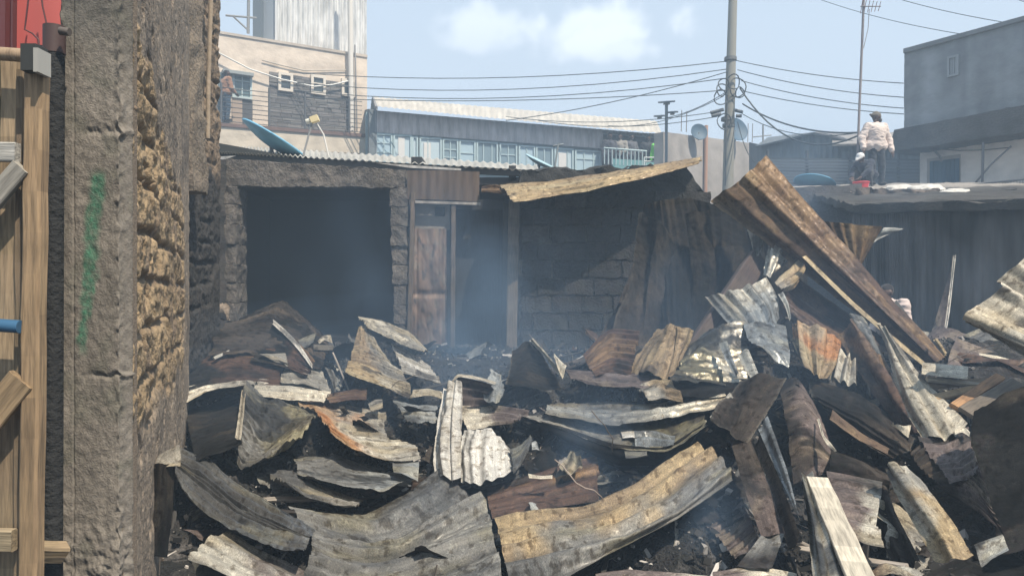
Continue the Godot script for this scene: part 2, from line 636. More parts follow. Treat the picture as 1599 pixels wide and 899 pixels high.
# ---------------------------------------------------------------- ground
func mound(x: float, d: float) -> float:
	var t := smoothstep(-0.15, 0.28, x / maxf(d, 0.5))
	var l := 0.0
	var r := 0.0
	var lt := [[1.0, 0.0], [2.5, 0.08], [3.6, 0.22], [4.2, 0.33], [5.3, 0.45], [6.8, 0.66], [8.3, 0.95], [9.9, 1.0], [14.0, 1.0]]
	var rt := [[1.0, 0.0], [2.5, 0.15], [3.3, 0.30], [3.8, 0.42], [4.6, 0.55], [5.4, 0.82], [6.2, 1.15], [6.8, 1.3], [7.5, 1.2], [9.9, 0.9], [14.0, 0.9]]
	for k in lt.size() - 1:
		if d >= lt[k][0] and d <= lt[k + 1][0]:
			l = remap(d, lt[k][0], lt[k + 1][0], lt[k][1], lt[k + 1][1])
	for k in rt.size() - 1:
		if d >= rt[k][0] and d <= rt[k + 1][0]:
			r = remap(d, rt[k][0], rt[k + 1][0], rt[k][1], rt[k + 1][1])
	return lerpf(l, r, t) - 0.18


func ground() -> void:
	var st := begin(Color(0.10, 0.085, 0.07))
	var s := 400.0
	quad(st, Vector3(-s, -0.02, -s), Vector3(s, -0.02, -s), Vector3(s, -0.02, s), Vector3(-s, -0.02, s))
	structure(part("ground", fin(st), "ash"))
	# the yard: charred ash and earth, rising towards the shops
	var nu := 250
	var nv := 200
	var pos := PackedVector3Array()
	var col := PackedColorArray()
	for j in nv + 1:
		for i in nu + 1:
			var d := lerpf(1.2, 12.5, float(j) / nv)
			var x := lerpf(-5.5, 11.0, float(i) / nu)
			var n := nr.get_noise_2d(x * 1.6, d * 1.6)
			var h := mound(x, d) + 0.07 * n + 0.035 * nf.get_noise_2d(x * 0.8, d * 0.8) + 0.02 * rng.randf()
			var g := 0.022 + 0.02 * maxf(0.0, nz.get_noise_2d(x * 2.0, d * 2.0)) + 0.02 * rng.randf() * rng.randf()
			if nf.get_noise_2d(x * 1.5 + 40, d * 1.5) > 0.42:
				g += 0.10 * rng.randf()
			g += 0.13 * smoothstep(0.12, 0.45, ng.get_noise_2d(x * 0.9 + 70, d * 0.9)) * (0.5 + 0.5 * rng.randf())      # drifts of pale ash
			pos.append(Vector3(x, h, -d))
			col.append(Color(g * 1.08, g, g * 0.94))
	structure(part("ash_ground", grid_mesh(nu, nv, pos, col, PackedVector2Array()), "ash"))


# ---------------------------------------------------------------- the scorched house on the left
func left_house() -> void:
	var conc := func(p: Vector3) -> Color:
		var n := nz.get_noise_3dv(p * 3.0)
		var g := 0.20 + 0.05 * n + 0.03 * nf.get_noise_3dv(p)
		var c := Color(g * 1.10, g * 0.96, g * 0.80) * (1.0 + 0.22 * nz.get_noise_3d(p.x * 22.0, p.y * 1.2, 4.0))
		c = c.lerp(Color(0.07, 0.068, 0.06), 0.75 * smoothstep(2.35, 2.75, p.y + 0.2 * n))
		c = c.lerp(Color(0.13, 0.125, 0.095), 0.5 * smoothstep(0.1, 0.5, nz.get_noise_3dv(p * 5.0 + Vector3(9, 0, 0))))
		# a sprayed stroke of green paint, thin at its edges
		var y := clampf((p.y - 1.42) / 0.62, 0.0, 1.0)
		var cx := -1.502 + 0.055 * y + 0.004 * sin(p.y * 16.0)
		var hw := 0.022 + 0.018 * smoothstep(0.0, 0.7, y)
		var e := smoothstep(hw, hw * 0.3, absf(p.x - cx) + 0.012 * nf.get_noise_3dv(p * 2.0) + 0.010 * nz.get_noise_3dv(p * 22.0)) * (0.75 + 0.5 * nf.get_noise_3dv(p * 5.0)) * smoothstep(1.40, 1.47, p.y) * smoothstep(2.07, 2.03, p.y)
		if p.z > -2.75:
			c = c.lerp(Color(0.03, 0.17, 0.095), 0.85 * e)
		return c
	var house := thing("stone_house_wall", "scorched house wall of ochre rubble stone with a concrete corner column", "wall", Vector3(-1.6, 0, -2.7))
	# corner column: formed concrete, coarser at the foot and along both edges
	part("corner_column", column_mesh(conc), "rough_concrete", house)
	# the long side wall, going back
	part("side_wall", side_wall_mesh(Vector3(-1.372, 0, -2.62), Vector3(-2.80, 0, -6.45), 4.6, 1), "burnt_stone", house)
	var st := begin(Color(0.2, 0.16, 0.12))
	slab(st, [Vector3(-1.60, 3.0, -2.78), Vector3(-1.45, 3.0, -2.78), Vector3(-1.45, 0, -2.78), Vector3(-1.60, 0, -2.78)], 0.1)
	part("column_core", fin(st), "rough_concrete", house)
	# second stretch: the upper wall end further back, with its downpipe
	var far_wall := thing("rough_stone_wall", "rough stone wall end with a thin pipe beside the balcony view", "wall", Vector3(-2.9, 0, -7.0))
	part("stone_face", side_wall_mesh(Vector3(-3.02, 0, -6.75), Vector3(-3.10, 0, -7.9), 5.4, 2), "burnt_stone", far_wall)
	part("stone_end", rough_block([Vector3(-3.048, 4.539, -6.600), Vector3(-2.878, 4.539, -6.600), Vector3(-2.832, 2.498, -6.600), Vector3(-3.002, 2.498, -6.600)], 0.3, 0.05, 0.04, 2.0, func(p): return Color(0.24, 0.19, 0.14) * (0.9 + 0.3 * nz.get_noise_3dv(p * 2.0))), "burnt_stone", far_wall)
	part("pipe", tube_mesh([Vector3(-2.898, 4.802, -7.200), Vector3(-2.923, 4.059, -7.200), Vector3(-2.935, 3.626, -7.200), Vector3(-2.941, 3.094, -7.200)], 0.022, Color(0.36, 0.28, 0.2)), "plaster", far_wall)
	part("pipe", tube_mesh([Vector3(-2.956, 3.451, -7.000), Vector3(-2.950, 3.150, -7.000), Vector3(-2.938, 2.880, -7.000)], 0.05, Color(0.36, 0.27, 0.19), 10), "plaster", far_wall)
	# the blackened return wall between the house and the shop
	var ret := thing("blackened_wall", "soot blackened plaster wall between ochre house and burnt doorway", "wall", Vector3(-3.913, 0.435, -9.400))
	part("wall", rough_block([Vector3(-4.248, 3.322, -9.200), Vector3(-3.823, 3.330, -9.900), Vector3(-3.823, 0.030, -9.900), Vector3(-4.248, 0.144, -9.200)], 0.2, 0.06, 0.05, 1.6, func(p): return Color(0.05, 0.043, 0.038) * (1.0 + 0.8 * nz.get_noise_3dv(p * 1.5))), "burnt_stone", ret)
	# bits of fallen masonry at its foot
	var lump := part("masonry_lump", rough_block([Vector3(-3.738, 1.383, -9.000), Vector3(-3.491, 1.399, -9.000), Vector3(-3.476, 1.244, -9.000), Vector3(-3.723, 1.229, -9.000)], 0.2, 0.03, 0.09, 3.0, func(p): return Color(0.26, 0.2, 0.15)), "burnt_stone")
	tag(lump, "tan lump of broken masonry left of the burnt doorway's foot", "rubble lump")
	lump = part("masonry_lump", rough_block([Vector3(-3.547, 1.097, -8.200), Vector3(-3.378, 1.012, -8.200), Vector3(-3.195, 0.900, -8.200), Vector3(-3.575, 0.900, -8.200)], 0.25, 0.03, 0.09, 3.0, func(p): return Color(0.25, 0.19, 0.14)), "burnt_stone")
	tag(lump, "low tan slope of crumbled plaster against the ochre wall's far end", "rubble lump")


func column_mesh(color_of: Callable) -> ArrayMesh:
	# wraps the left side, the front and the right edge of the column as one sheet of relief
	var nu := 110
	var nv := 420
	var pos := PackedVector3Array()
	var col := PackedColorArray()
	var path := [Vector3(-1.578, 0, -2.95), Vector3(-1.578, 0, -2.60), Vector3(-1.372, 0, -2.60), Vector3(-1.352, 0, -2.66), Vector3(-1.385, 0, -2.685), Vector3(-1.50, 0, -2.72)]
	var cuts := [0.0, 0.16, 0.76, 0.84, 0.90, 1.0]
	for j in nv + 1:
		var y := lerpf(3.0, -0.05, float(j) / nv)
		for i in nu + 1:
			var u := float(i) / nu
			var k := 0
			while k < 4 and u > cuts[k + 1]:
				k += 1
			var t: float = (u - cuts[k]) / (cuts[k + 1] - cuts[k])
			var p: Vector3 = path[k].lerp(path[k + 1], t)
			p.y = y
			var n: Vector3 = (path[k + 1] - path[k]).cross(Vector3.UP).normalized() * -1.0
			if k == 1:
				n = Vector3(0, 0, 1)
			var edge := 1.0 - smoothstep(0.0, 0.05, minf(absf(u - 0.16), absf(u - 0.76)))
			var low := smoothstep(0.95, 0.55, y)
			var r := nr.get_noise_3d(p.x * 9.0, y * 9.0, p.z * 9.0)
			var f := nf.get_noise_3d(p.x * 2.6, y * 2.6, p.z * 2.6)
			var a := 0.0025 + 0.008 * low + 0.006 * edge
			var d := a * (r * 0.8 + f * 1.3)
			# old board seams: a groove down the left third and some chips
			d -= 0.006 * smoothstep(0.010, 0.0, absf(u - 0.30 + 0.006 * nf.get_noise_2d(y * 0.5, 3.0)))
			d -= 0.007 * smoothstep(0.35, 0.6, nf.get_noise_3d(p.x * 0.9, y * 0.5, 7.0)) * (0.4 + edge)
			d -= 0.012 * smoothstep(0.010, 0.0, absf(y - 1.345 - 0.012 * nf.get_noise_2d(p.x * 2.0, 1.0))) * smoothstep(0.3, 0.6, u)
			d -= 0.012 * smoothstep(0.02, 0.0, absf(y - 2.20 + 0.02 * nf.get_noise_2d(p.x * 2.5, 8.0))) * smoothstep(0.3, 0.5, u) * (0.5 + 0.5 * r)
			pos.append(p + n * d + Vector3(edge * 0.006 * f + 0.006 * edge * nr.get_noise_2d(y * 7.0, 2.0), 0, 0))
			col.append((color_of as Callable).call(p))
	return grid_mesh(nu, nv, pos, col, PackedVector2Array())


func side_wall_mesh(a: Vector3, b: Vector3, top: float, sd: int) -> ArrayMesh:
	# rubble masonry whose render has fallen off in the middle: rendered at the near edge, the top and the foot
	var nu := 190
	var nv := 330
	var n := (b - a).cross(Vector3.UP).normalized() 
	if n.x < 0.0:
		n = -n
	var l := a.distance_to(b)
	var pos := PackedVector3Array()
	var col := PackedColorArray()
	for j in nv + 1:
		var y := lerpf(top, -0.05, float(j) / nv)
		for i in nu + 1:
			var x := l * pow(float(i) / nu, 1.25)
			var p := a.lerp(b, x / l)
			y = lerpf(top, -0.05, float(j) / nv) if sd != 1 else lerpf(lerpf(3.0, top, x / l), -0.05, float(j) / nv)
			p.y = y
			var q := Vector3(x, y * 1.0, sd * 9.0)
			var course := y / 0.21 + 0.25 * nz.get_noise_2d(x * 1.2, y * 0.8)
			var joint := smoothstep(0.16, 0.0, absf(course - roundf(course)))
			var slot := x / 0.46 + 0.5 * (int(floor(course + 0.5)) % 2) + 0.2 * nz.get_noise_2d(x, y)
			joint = maxf(joint, 0.8 * smoothstep(0.07, 0.0, absf(slot - roundf(slot))))
			var body := nr.get_noise_3dv(q * 2.6)
			var bits := nr.get_noise_3dv(q * 7.0)
			var rough := 0.020 * body + 0.012 * bits + 0.007 * nf.get_noise_3dv(q * 1.5) - 0.04 * joint * smoothstep(-0.3, 0.4, nz.get_noise_3dv(q * 0.9)) - 0.03 * smoothstep(0.15, 0.5, nz.get_noise_3dv(q * 2.2 + Vector3(4, 4, 0)))
			var bare := 1.0
			if sd == 1:
				# render kept: near strip, a slope of it at the top, and the low part
				var line := 0.10 + 0.08 * nz.get_noise_2d(y * 1.5, 3.0)
				bare = smoothstep(line - 0.03, line + 0.03, x)
				var upper := 2.72 + (x - 0.4) * -0.15 + 0.25 * nz.get_noise_2d(x * 1.3, 8.0)
				if x > 1.0:
					upper = minf(upper, 2.55 - (x - 1.0) * 0.10 + 0.2 * nz.get_noise_2d(x * 2.0, 5.0))
				bare *= smoothstep(upper + 0.03, upper - 0.03, y)
				bare *= smoothstep(1.0, 1.15, y + 0.16 * nz.get_noise_2d(x * 1.6, 1.0) + 0.06 * nf.get_noise_2d(x, y))
				bare *= smoothstep(3.5, 3.3, x)
			var smooth_d := 0.004 + 0.006 * nz.get_noise_3dv(q * 3.0) + 0.006 * nf.get_noise_3dv(q) - 0.015 * smoothstep(0.3, 0.6, nf.get_noise_3dv(q * 0.4))
			pos.append(p + n * lerpf(smooth_d, rough - 0.006, bare))
			var v := 0.85 + 0.35 * nz.get_noise_3dv(q * 2.0) + 0.2 * nf.get_noise_3dv(q)
			var stone := Color(0.43, 0.305, 0.175) * v
			stone = stone.lerp(Color(0.25, 0.18, 0.12), smoothstep(0.0, 0.5, nz.get_noise_3dv(q * 3.1 + Vector3(0, 0, 5))))
			stone = stone.lerp(Color(0.10, 0.07, 0.05), 0.7 * joint)
			var render := Color(0.34, 0.265, 0.195) * v
			render = render.lerp(Color(0.10, 0.08, 0.065), 0.55 * smoothstep(0.15, 0.45, nz.get_noise_3dv(q * 1.2 + Vector3(2, 6, 0))))
			if sd == 2:
				stone = Color(0.25, 0.18, 0.12) * v
				# its lower storey is black with soot, up to a ragged tide line
				var sooty := smoothstep(2.95, 2.75, y + 0.15 * nz.get_noise_2d(x * 2.0, 4.0))
				stone = stone.lerp(Color(0.045, 0.04, 0.037) * v, sooty)
				bare = 1.0
			col.append(render.lerp(stone, bare))
	return grid_mesh(nu, nv, pos, col, PackedVector2Array())


# ---------------------------------------------------------------- the burnt shops across the yard
func shop_row() -> void:
	var sooty := func(p: Vector3) -> Color:
		var n := nz.get_noise_3dv(p * 2.2)
		var g := 0.115 + 0.06 * n + 0.03 * nf.get_noise_3dv(p)
		return Color(g * 1.12, g * 0.96, g * 0.82)
	var shop := thing("burnt_shop", "burnt out stone shop with a wide black doorway full of smoke", "building", Vector3(-2.659, 0.013, -10.000))
	part("lintel", rough_block([Vector3(-3.845, 3.373, -10.000), Vector3(-1.430, 3.226, -10.000), Vector3(-1.422, 2.986, -10.000), Vector3(-3.845, 3.012, -10.000)], 0.35, 0.03, 0.022, 3.6, sooty), "burnt_stone", shop)
	# jambs, block on block
	var y0 := 291.0
	for k in 8:
		var blk := begin()
		var a := Vector3(-3.931, 3.009, -9.980)
		var b := Vector3(-3.674, 3.009, -9.980)
		var h := 0.262
		var q := [Vector3(a.x - 0.02 + 0.04 * rng.randf(), a.y - k * h, a.z), Vector3(b.x - 0.03 * rng.randf(), b.y - k * h, b.z), Vector3(b.x - 0.04 * rng.randf(), b.y - (k + 1) * h + 0.012, b.z), Vector3(a.x - 0.02 + 0.04 * rng.randf(), a.y - (k + 1) * h + 0.012, a.z)]
		part("stone_block", rough_block(q, 0.4, 0.03, 0.026, 4.0, sooty, 0.03 * rng.randf()), "burnt_stone", shop)
		a = Vector3(-1.659, 2.983, -9.980)
		b = Vector3(-1.393, 3.189, -9.980)
		q = [Vector3(a.x + 0.02 * rng.randf() + 0.012 * k, a.y - k * h, a.z), Vector3(b.x - 0.03 * rng.randf(), a.y - k * h, b.z), Vector3(b.x - 0.03 * rng.randf(), a.y - (k + 1) * h + 0.012, b.z), Vector3(a.x + 0.02 * rng.randf() + 0.012 * k, a.y - (k + 1) * h + 0.012, a.z)]
		part("stone_block", rough_block(q, 0.4, 0.03, 0.026, 4.0, sooty, 0.03 * rng.randf()), "burnt_stone", shop)
	# the black room behind
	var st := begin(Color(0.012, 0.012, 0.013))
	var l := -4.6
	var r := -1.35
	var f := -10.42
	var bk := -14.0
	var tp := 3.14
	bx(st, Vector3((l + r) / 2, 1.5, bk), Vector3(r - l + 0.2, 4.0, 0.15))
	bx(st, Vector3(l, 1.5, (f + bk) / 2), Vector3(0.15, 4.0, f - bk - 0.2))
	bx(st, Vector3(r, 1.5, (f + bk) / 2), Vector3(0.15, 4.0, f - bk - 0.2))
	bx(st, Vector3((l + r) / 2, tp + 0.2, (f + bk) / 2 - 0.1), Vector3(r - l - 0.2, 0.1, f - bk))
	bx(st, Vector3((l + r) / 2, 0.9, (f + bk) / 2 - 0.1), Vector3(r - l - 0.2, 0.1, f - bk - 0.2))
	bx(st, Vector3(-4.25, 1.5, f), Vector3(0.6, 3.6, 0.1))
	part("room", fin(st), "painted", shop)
	# corrugated roof, pale at the top, on a dark eaves board
	var rf := thing("corrugated_roof", "pale corrugated roof with dark eaves board above the burnt shop", "roof", Vector3(-1.310, 3.293, -10.200))
	part("roof_sheet", corrugated([Vector3(-5.493, 4.108, -12.800), Vector3(-3.623, 4.020, -12.800), Vector3(0.423, 3.756, -12.800)], [Vector3(-4.377, 3.521, -10.200), Vector3(-2.887, 3.442, -10.200), Vector3(0.372, 3.249, -10.200)], 0.09, 0.016, Color(0.52, 0.49, 0.43), 0.2), "sheet_iron", rf)
	st = begin(Color(0.03, 0.028, 0.027))
	slab(st, [Vector3(-4.240, 3.680, -10.250), Vector3(-2.902, 3.433, -10.250), Vector3(-2.902, 3.354, -10.250), Vector3(-4.240, 3.416, -10.250)], 0.06)
	part("gutter_board", fin(st), "painted", rf)
	st = begin(Color(0.05, 0.045, 0.042))
	slab(st, [Vector3(-2.902, 3.442, -10.250), Vector3(0.374, 3.266, -10.250), Vector3(0.374, 3.178, -10.250), Vector3(-2.902, 3.336, -10.250)], 0.06)
	part("eaves_board", fin(st), "painted", rf)
	part("edge_strip", slab_mesh([Vector3(-4.125, 3.428, -10.120), Vector3(-3.752, 3.445, -10.120), Vector3(-3.908, 3.393, -10.120), Vector3(-4.065, 3.402, -10.120)], 0.01, Color(0.5, 0.48, 0.45)), "sheet_iron", rf)
	part("edge_strip", slab_mesh([Vector3(-1.865, 3.350, -10.120), Vector3(-0.691, 3.271, -10.120), Vector3(-0.691, 3.245, -10.120), Vector3(-1.387, 3.280, -10.120)], 0.01, Color(0.55, 0.52, 0.48)), "sheet_iron", rf)
	# fascia, flashing, posts and door leaf of the narrow bay
	var bay := thing("narrow_shop_bay", "narrow shop bay with scorched brown fascia and rust red door leaf", "shop front", Vector3(-0.863, -0.003, -10.100))
	part("fascia", corrugated([Vector3(-1.398, 3.219, -9.950), Vector3(-0.936, 3.219, -9.950), Vector3(-0.432, 3.201, -9.950)], [Vector3(-1.398, 2.834, -9.950), Vector3(-0.936, 2.825, -9.950), Vector3(-0.440, 2.800, -9.950)], 0.12, 0.004, Color(0.135, 0.095, 0.07), 0.1), "sheet_iron", bay)
	part("flashing", slab_mesh([Vector3(-1.289, 2.811, -9.900), Vector3(-0.421, 2.785, -9.900), Vector3(-0.421, 2.751, -9.900), Vector3(-1.289, 2.777, -9.900)], 0.06, Color(0.40, 0.36, 0.32)), "sheet_iron", bay)
	part("fanlight_panel", slab_mesh([Vector3(-1.308, 2.777, -10.050), Vector3(-0.842, 2.777, -10.050), Vector3(-0.842, 2.440, -10.050), Vector3(-1.308, 2.440, -10.050)], 0.05, Color(0.24, 0.21, 0.18)), "plaster", bay)
	part("vent_hole", slab_mesh([Vector3(-1.038, 2.740, -10.030), Vector3(-0.909, 2.740, -10.030), Vector3(-0.909, 2.619, -10.030), Vector3(-1.038, 2.619, -10.030)], 0.03, Color(0.015, 0.015, 0.015)), "painted", bay)
	var leaf := door_leaf([Vector3(-1.364, 2.446, -10.020), Vector3(-0.874, 2.446, -10.020), Vector3(-0.874, 0.010, -10.020), Vector3(-1.364, 0.010, -10.020)])
	part("door_leaf", leaf, "sheet_iron", bay).set_meta("label", "rust red dented door leaf")
	plank("frame_post", Vector3(-1.321, 2.928, -9.950), Vector3(-1.389, 0.364, -9.950), 0.060, 0.07, Color(0.17, 0.125, 0.09), bay)
	plank("frame_post", Vector3(-0.782, 2.774, -9.950), Vector3(-0.799, 0.193, -9.950), 0.060, 0.07, Color(0.15, 0.115, 0.09), bay)
	plank("door_post", Vector3(0.030, 2.819, -9.900), Vector3(-0.030, 0.030, -9.900), 0.145, 0.09, Color(0.19, 0.15, 0.115), bay)
	plank("door_post", Vector3(-0.082, 2.780, -10.000), Vector3(-0.116, 0.013, -10.000), 0.077, 0.06, Color(0.05, 0.045, 0.04), bay)
	# dark passage behind the second doorway
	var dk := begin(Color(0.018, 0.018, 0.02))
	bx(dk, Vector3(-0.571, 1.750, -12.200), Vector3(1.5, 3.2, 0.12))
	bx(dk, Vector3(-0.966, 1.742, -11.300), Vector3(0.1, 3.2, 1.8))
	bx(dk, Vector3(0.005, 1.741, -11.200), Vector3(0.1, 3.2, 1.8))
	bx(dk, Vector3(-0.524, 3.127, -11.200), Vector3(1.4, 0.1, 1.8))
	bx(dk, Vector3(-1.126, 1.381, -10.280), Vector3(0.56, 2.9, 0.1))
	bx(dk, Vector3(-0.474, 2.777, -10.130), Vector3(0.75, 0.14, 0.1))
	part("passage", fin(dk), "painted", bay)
	part("planked_door", slab_mesh([Vector3(-0.779, 2.773, -10.250), Vector3(-0.163, 2.773, -10.250), Vector3(-0.163, -0.028, -10.250), Vector3(-0.779, -0.028, -10.250)], 0.05, Color(0.022, 0.021, 0.022)), "wood", bay)
	# the block wall: every block its own, joints recessed in front of a mortar core
	var wall := thing("charred_block_wall", "charred wall of squared stone blocks with pale broken joints", "wall", Vector3(1.035, 0.013, -10.000))
	var ht := 27.2
	for row in 15:
		var y := 300.0 + row * ht
		var x := 812.0 - (26.0 if row % 2 else 0.0) + rng.randf_range(-4, 4)
		while x < 1106.0:
			var bw := rng.randf_range(44, 58)
			var x1 := minf(x + bw, 1110.0)
			var x0 := maxf(x, 812.0)
			if x1 - x0 > 8.0:
				var q := [scr(x0 + 1.2, y + 1.2), scr(x1 - 1.2, y + 1.2), scr(x1 - 1.2, y + ht - 1.6), scr(x0 + 1.2, y + ht - 1.6)]
				var g := rng.randf_range(0.018, 0.036)
				if rng.randf() < 0.1:
					g = rng.randf_range(0.045, 0.07)
				var c := Color(g * 1.08, g, g * 0.94)
				var f_ := func(p: Vector3) -> Color: return c * (1.0 + 0.7 * nz.get_noise_3dv(p * 4.0))
				part("block", rough_block(q, 0.16, 0.06, 0.03, 3.5, f_, rng.randf_range(0.0, 0.03)), "burnt_stone", wall)
			x += bw
	var core := func(p: Vector3) -> Color:
		return Color(0.05, 0.045, 0.04).lerp(Color(0.28, 0.25, 0.21), smoothstep(0.0, 0.4, nz.get_noise_3dv(p * 1.7)) * smoothstep(2.7, 1.9, p.y))
	part("mortar", rough_block([scr(810, 300), scr(1110, 300), scr(1110, 706), scr(810, 706)], 0.1, 0.035, 0.02, 4.0, core, -0.028), "burnt_stone", wall)
	part("broken_top", rough_block([Vector3(0.108, 3.217, -10.050), Vector3(2.336, 3.269, -10.050), Vector3(2.560, 2.872, -10.050), Vector3(0.108, 2.924, -10.050)], 0.14, 0.07, 0.08, 2.0, func(p): return Color(0.035, 0.033, 0.032)), "burnt_stone", wall)
	# the curled roof sheet that hangs over it
	sheet("long rust and straw coloured roof sheet curling over the charred block wall", "ochre", [[Vector3(0.004, 2.731, -9.150), Vector3(0.563, 2.828, -9.300), Vector3(1.202, 2.940, -9.300), Vector3(1.963, 3.131, -9.500), Vector3(2.463, 3.296, -9.800)], [Vector3(-0.110, 2.903, -9.500), Vector3(0.494, 2.935, -9.500), Vector3(1.228, 3.066, -9.500), Vector3(2.004, 3.212, -9.700), Vector3(2.564, 3.355, -10.000)], [Vector3(-0.202, 3.029, -10.000), Vector3(0.520, 3.080, -10.000), Vector3(1.293, 3.175, -10.000), Vector3(2.107, 3.319, -10.200), Vector3(2.685, 3.432, -10.400)]], {"w": 3.0, "a": 0.014, "c": 0.22, "k": 0.12, "rag": 0.02, "pal2": "ochre"})
	sheet("sooty flat roof sheet lying behind the curled straw coloured one", "soot", [[Vector3(-0.447, 3.107, -10.500), Vector3(0.456, 3.251, -10.500), Vector3(1.359, 3.380, -10.800)], [Vector3(-0.416, 2.995, -10.200), Vector3(0.443, 3.144, -10.200), Vector3(1.358, 3.296, -10.500)], [Vector3(-0.336, 2.922, -9.900), Vector3(0.430, 3.024, -9.900), Vector3(1.406, 3.205, -10.200)]], {"w": 4.0, "c": 0.2, "k": 0.1})
	sheet("thin bent strip of roofing jutting left of the curled roof sheet", "rust", [[Vector3(-0.404, 2.990, -9.900), Vector3(-0.208, 3.007, -9.900), Vector3(0.004, 2.956, -9.900)], [Vector3(-0.417, 2.926, -9.800), Vector3(-0.181, 2.900, -9.800), Vector3(0.072, 2.808, -9.800)]], {"w": 3.0, "c": 0.4})


func scr(x: float, y: float) -> Vector3:      # a point on the front plane of the block wall, counted in steps of 8.591 mm from its middle
	return Vector3((x - 799.5) * 0.008591, 1.65 - (y - 449.5) * 0.008591, -10.0)


func door_leaf(q: Array) -> ArrayMesh:
	var nu := 30
	var nv := 90
	var pos := PackedVector3Array()
	var col := PackedColorArray()
	for j in nv + 1:
		for i in nu + 1:
			var u := float(i) / nu
			var v := float(j) / nv
			var p: Vector3 = q[0].lerp(q[1], u).lerp(q[3].lerp(q[2], u), v)
			var d := 0.015 * nz.get_noise_2d(u * 2.0, v * 5.0) + 0.006 * nr.get_noise_2d(u * 5, v * 9)
			d -= 0.02 * smoothstep(0.03, 0.0, absf(u - 0.16)) + 0.02 * smoothstep(0.025, 0.0, absf(v - 0.36)) + 0.012 * smoothstep(0.02, 0.0, absf(u - 0.86))
			pos.append(p + Vector3(0, 0, d))
			var n := nz.get_noise_2d(u * 2.5, v * 7.0)
			var c := Color(0.27, 0.18, 0.13) * (0.95 + 0.5 * n)
			c = c.lerp(Color(0.26, 0.20, 0.15), smoothstep(0.1, 0.4, nz.get_noise_2d(u * 4, v * 11 + 9)))
			c = c.lerp(Color(0.10, 0.08, 0.07), smoothstep(0.25, 0.5, nf.get_noise_2d(u * 0.5, v * 1.3)))
			col.append(c)
	return grid_mesh(nu, nv, pos, col, PackedVector2Array())


# corrugated iron between an upper and a lower line of points; ridges run from one to the other
func corrugated(up: Array, low: Array, pitch: float, amp: float, c: Color, stain := 0.0, m := 3) -> ArrayMesh:
	var l := 0.0
	for k in up.size() - 1:
		l += up[k].distance_to(up[k + 1])
	var nu := clampi(int(l / pitch * 6.0), 12, 900)
	var nv := m
	var pos := PackedVector3Array()
	var col := PackedColorArray()
	var face := (up[up.size() - 1] - up[0]).cross(low[0] - up[0]).normalized() as Vector3
	for j in nv + 1:
		for i in nu + 1:
			var u := float(i) / nu
			var v := float(j) / nv
			var p := spline(up, u).lerp(spline(low, u), v)
			pos.append(p + face * amp * sin(u * l / pitch * TAU))
			var s := 1.0 - stain * (0.5 + 0.9 * nz.get_noise_2d(u * l * 1.2, v * 1.5 + l) + 0.7 * nf.get_noise_2d(u * l * 0.35, v * 0.1))
			col.append(Color(c.r * s, c.g * s, c.b * s))
	return grid_mesh(nu, nv, pos, col, PackedVector2Array())


# ---------------------------------------------------------------- the beige building at the back left
func window(parent: Node3D, q: Array, frame_c: Color, fw: float, glass: Color, bars_u: Array, bars_v: Array, out := 0.05) -> void:
	var st := begin(frame_c)
	var rx: Vector3 = (q[1] - q[0])
	var ry: Vector3 = (q[3] - q[0])
	var ux := rx.normalized()
	var uy := ry.normalized()
	var pc := func(x0: float, y0: float, x1: float, y1: float) -> Array:
		var o: Vector3 = q[0]
		return [o + ux * x0 + uy * y0, o + ux * x1 + uy * y0, o + ux * x1 + uy * y1, o + ux * x0 + uy * y1]
	var w := rx.length()
	var h := ry.length()
	slab(st, pc.call(0.0, 0.0, w, fw), 0.12, out)
	slab(st, pc.call(0.0, h - fw, w, h), 0.12, out)
	slab(st, pc.call(0.0, fw, fw, h - fw), 0.12, out)
	slab(st, pc.call(w - fw, fw, w, h - fw), 0.12, out)
	for b in bars_u:
		slab(st, pc.call(w * b - 0.018, fw, w * b + 0.018, h - fw), 0.05, out - 0.03)
	for b in bars_v:
		slab(st, pc.call(fw, h * b - 0.018, w - fw, h * b + 0.018), 0.045, out - 0.033)
	var fr := part("window", fin(st), "painted", parent)
	part("pane", slab_mesh(pc.call(fw * 0.9, fw * 0.9, w - fw * 0.9, h - fw * 0.9), 0.02, glass, out - 0.06), "window_glass", fr)


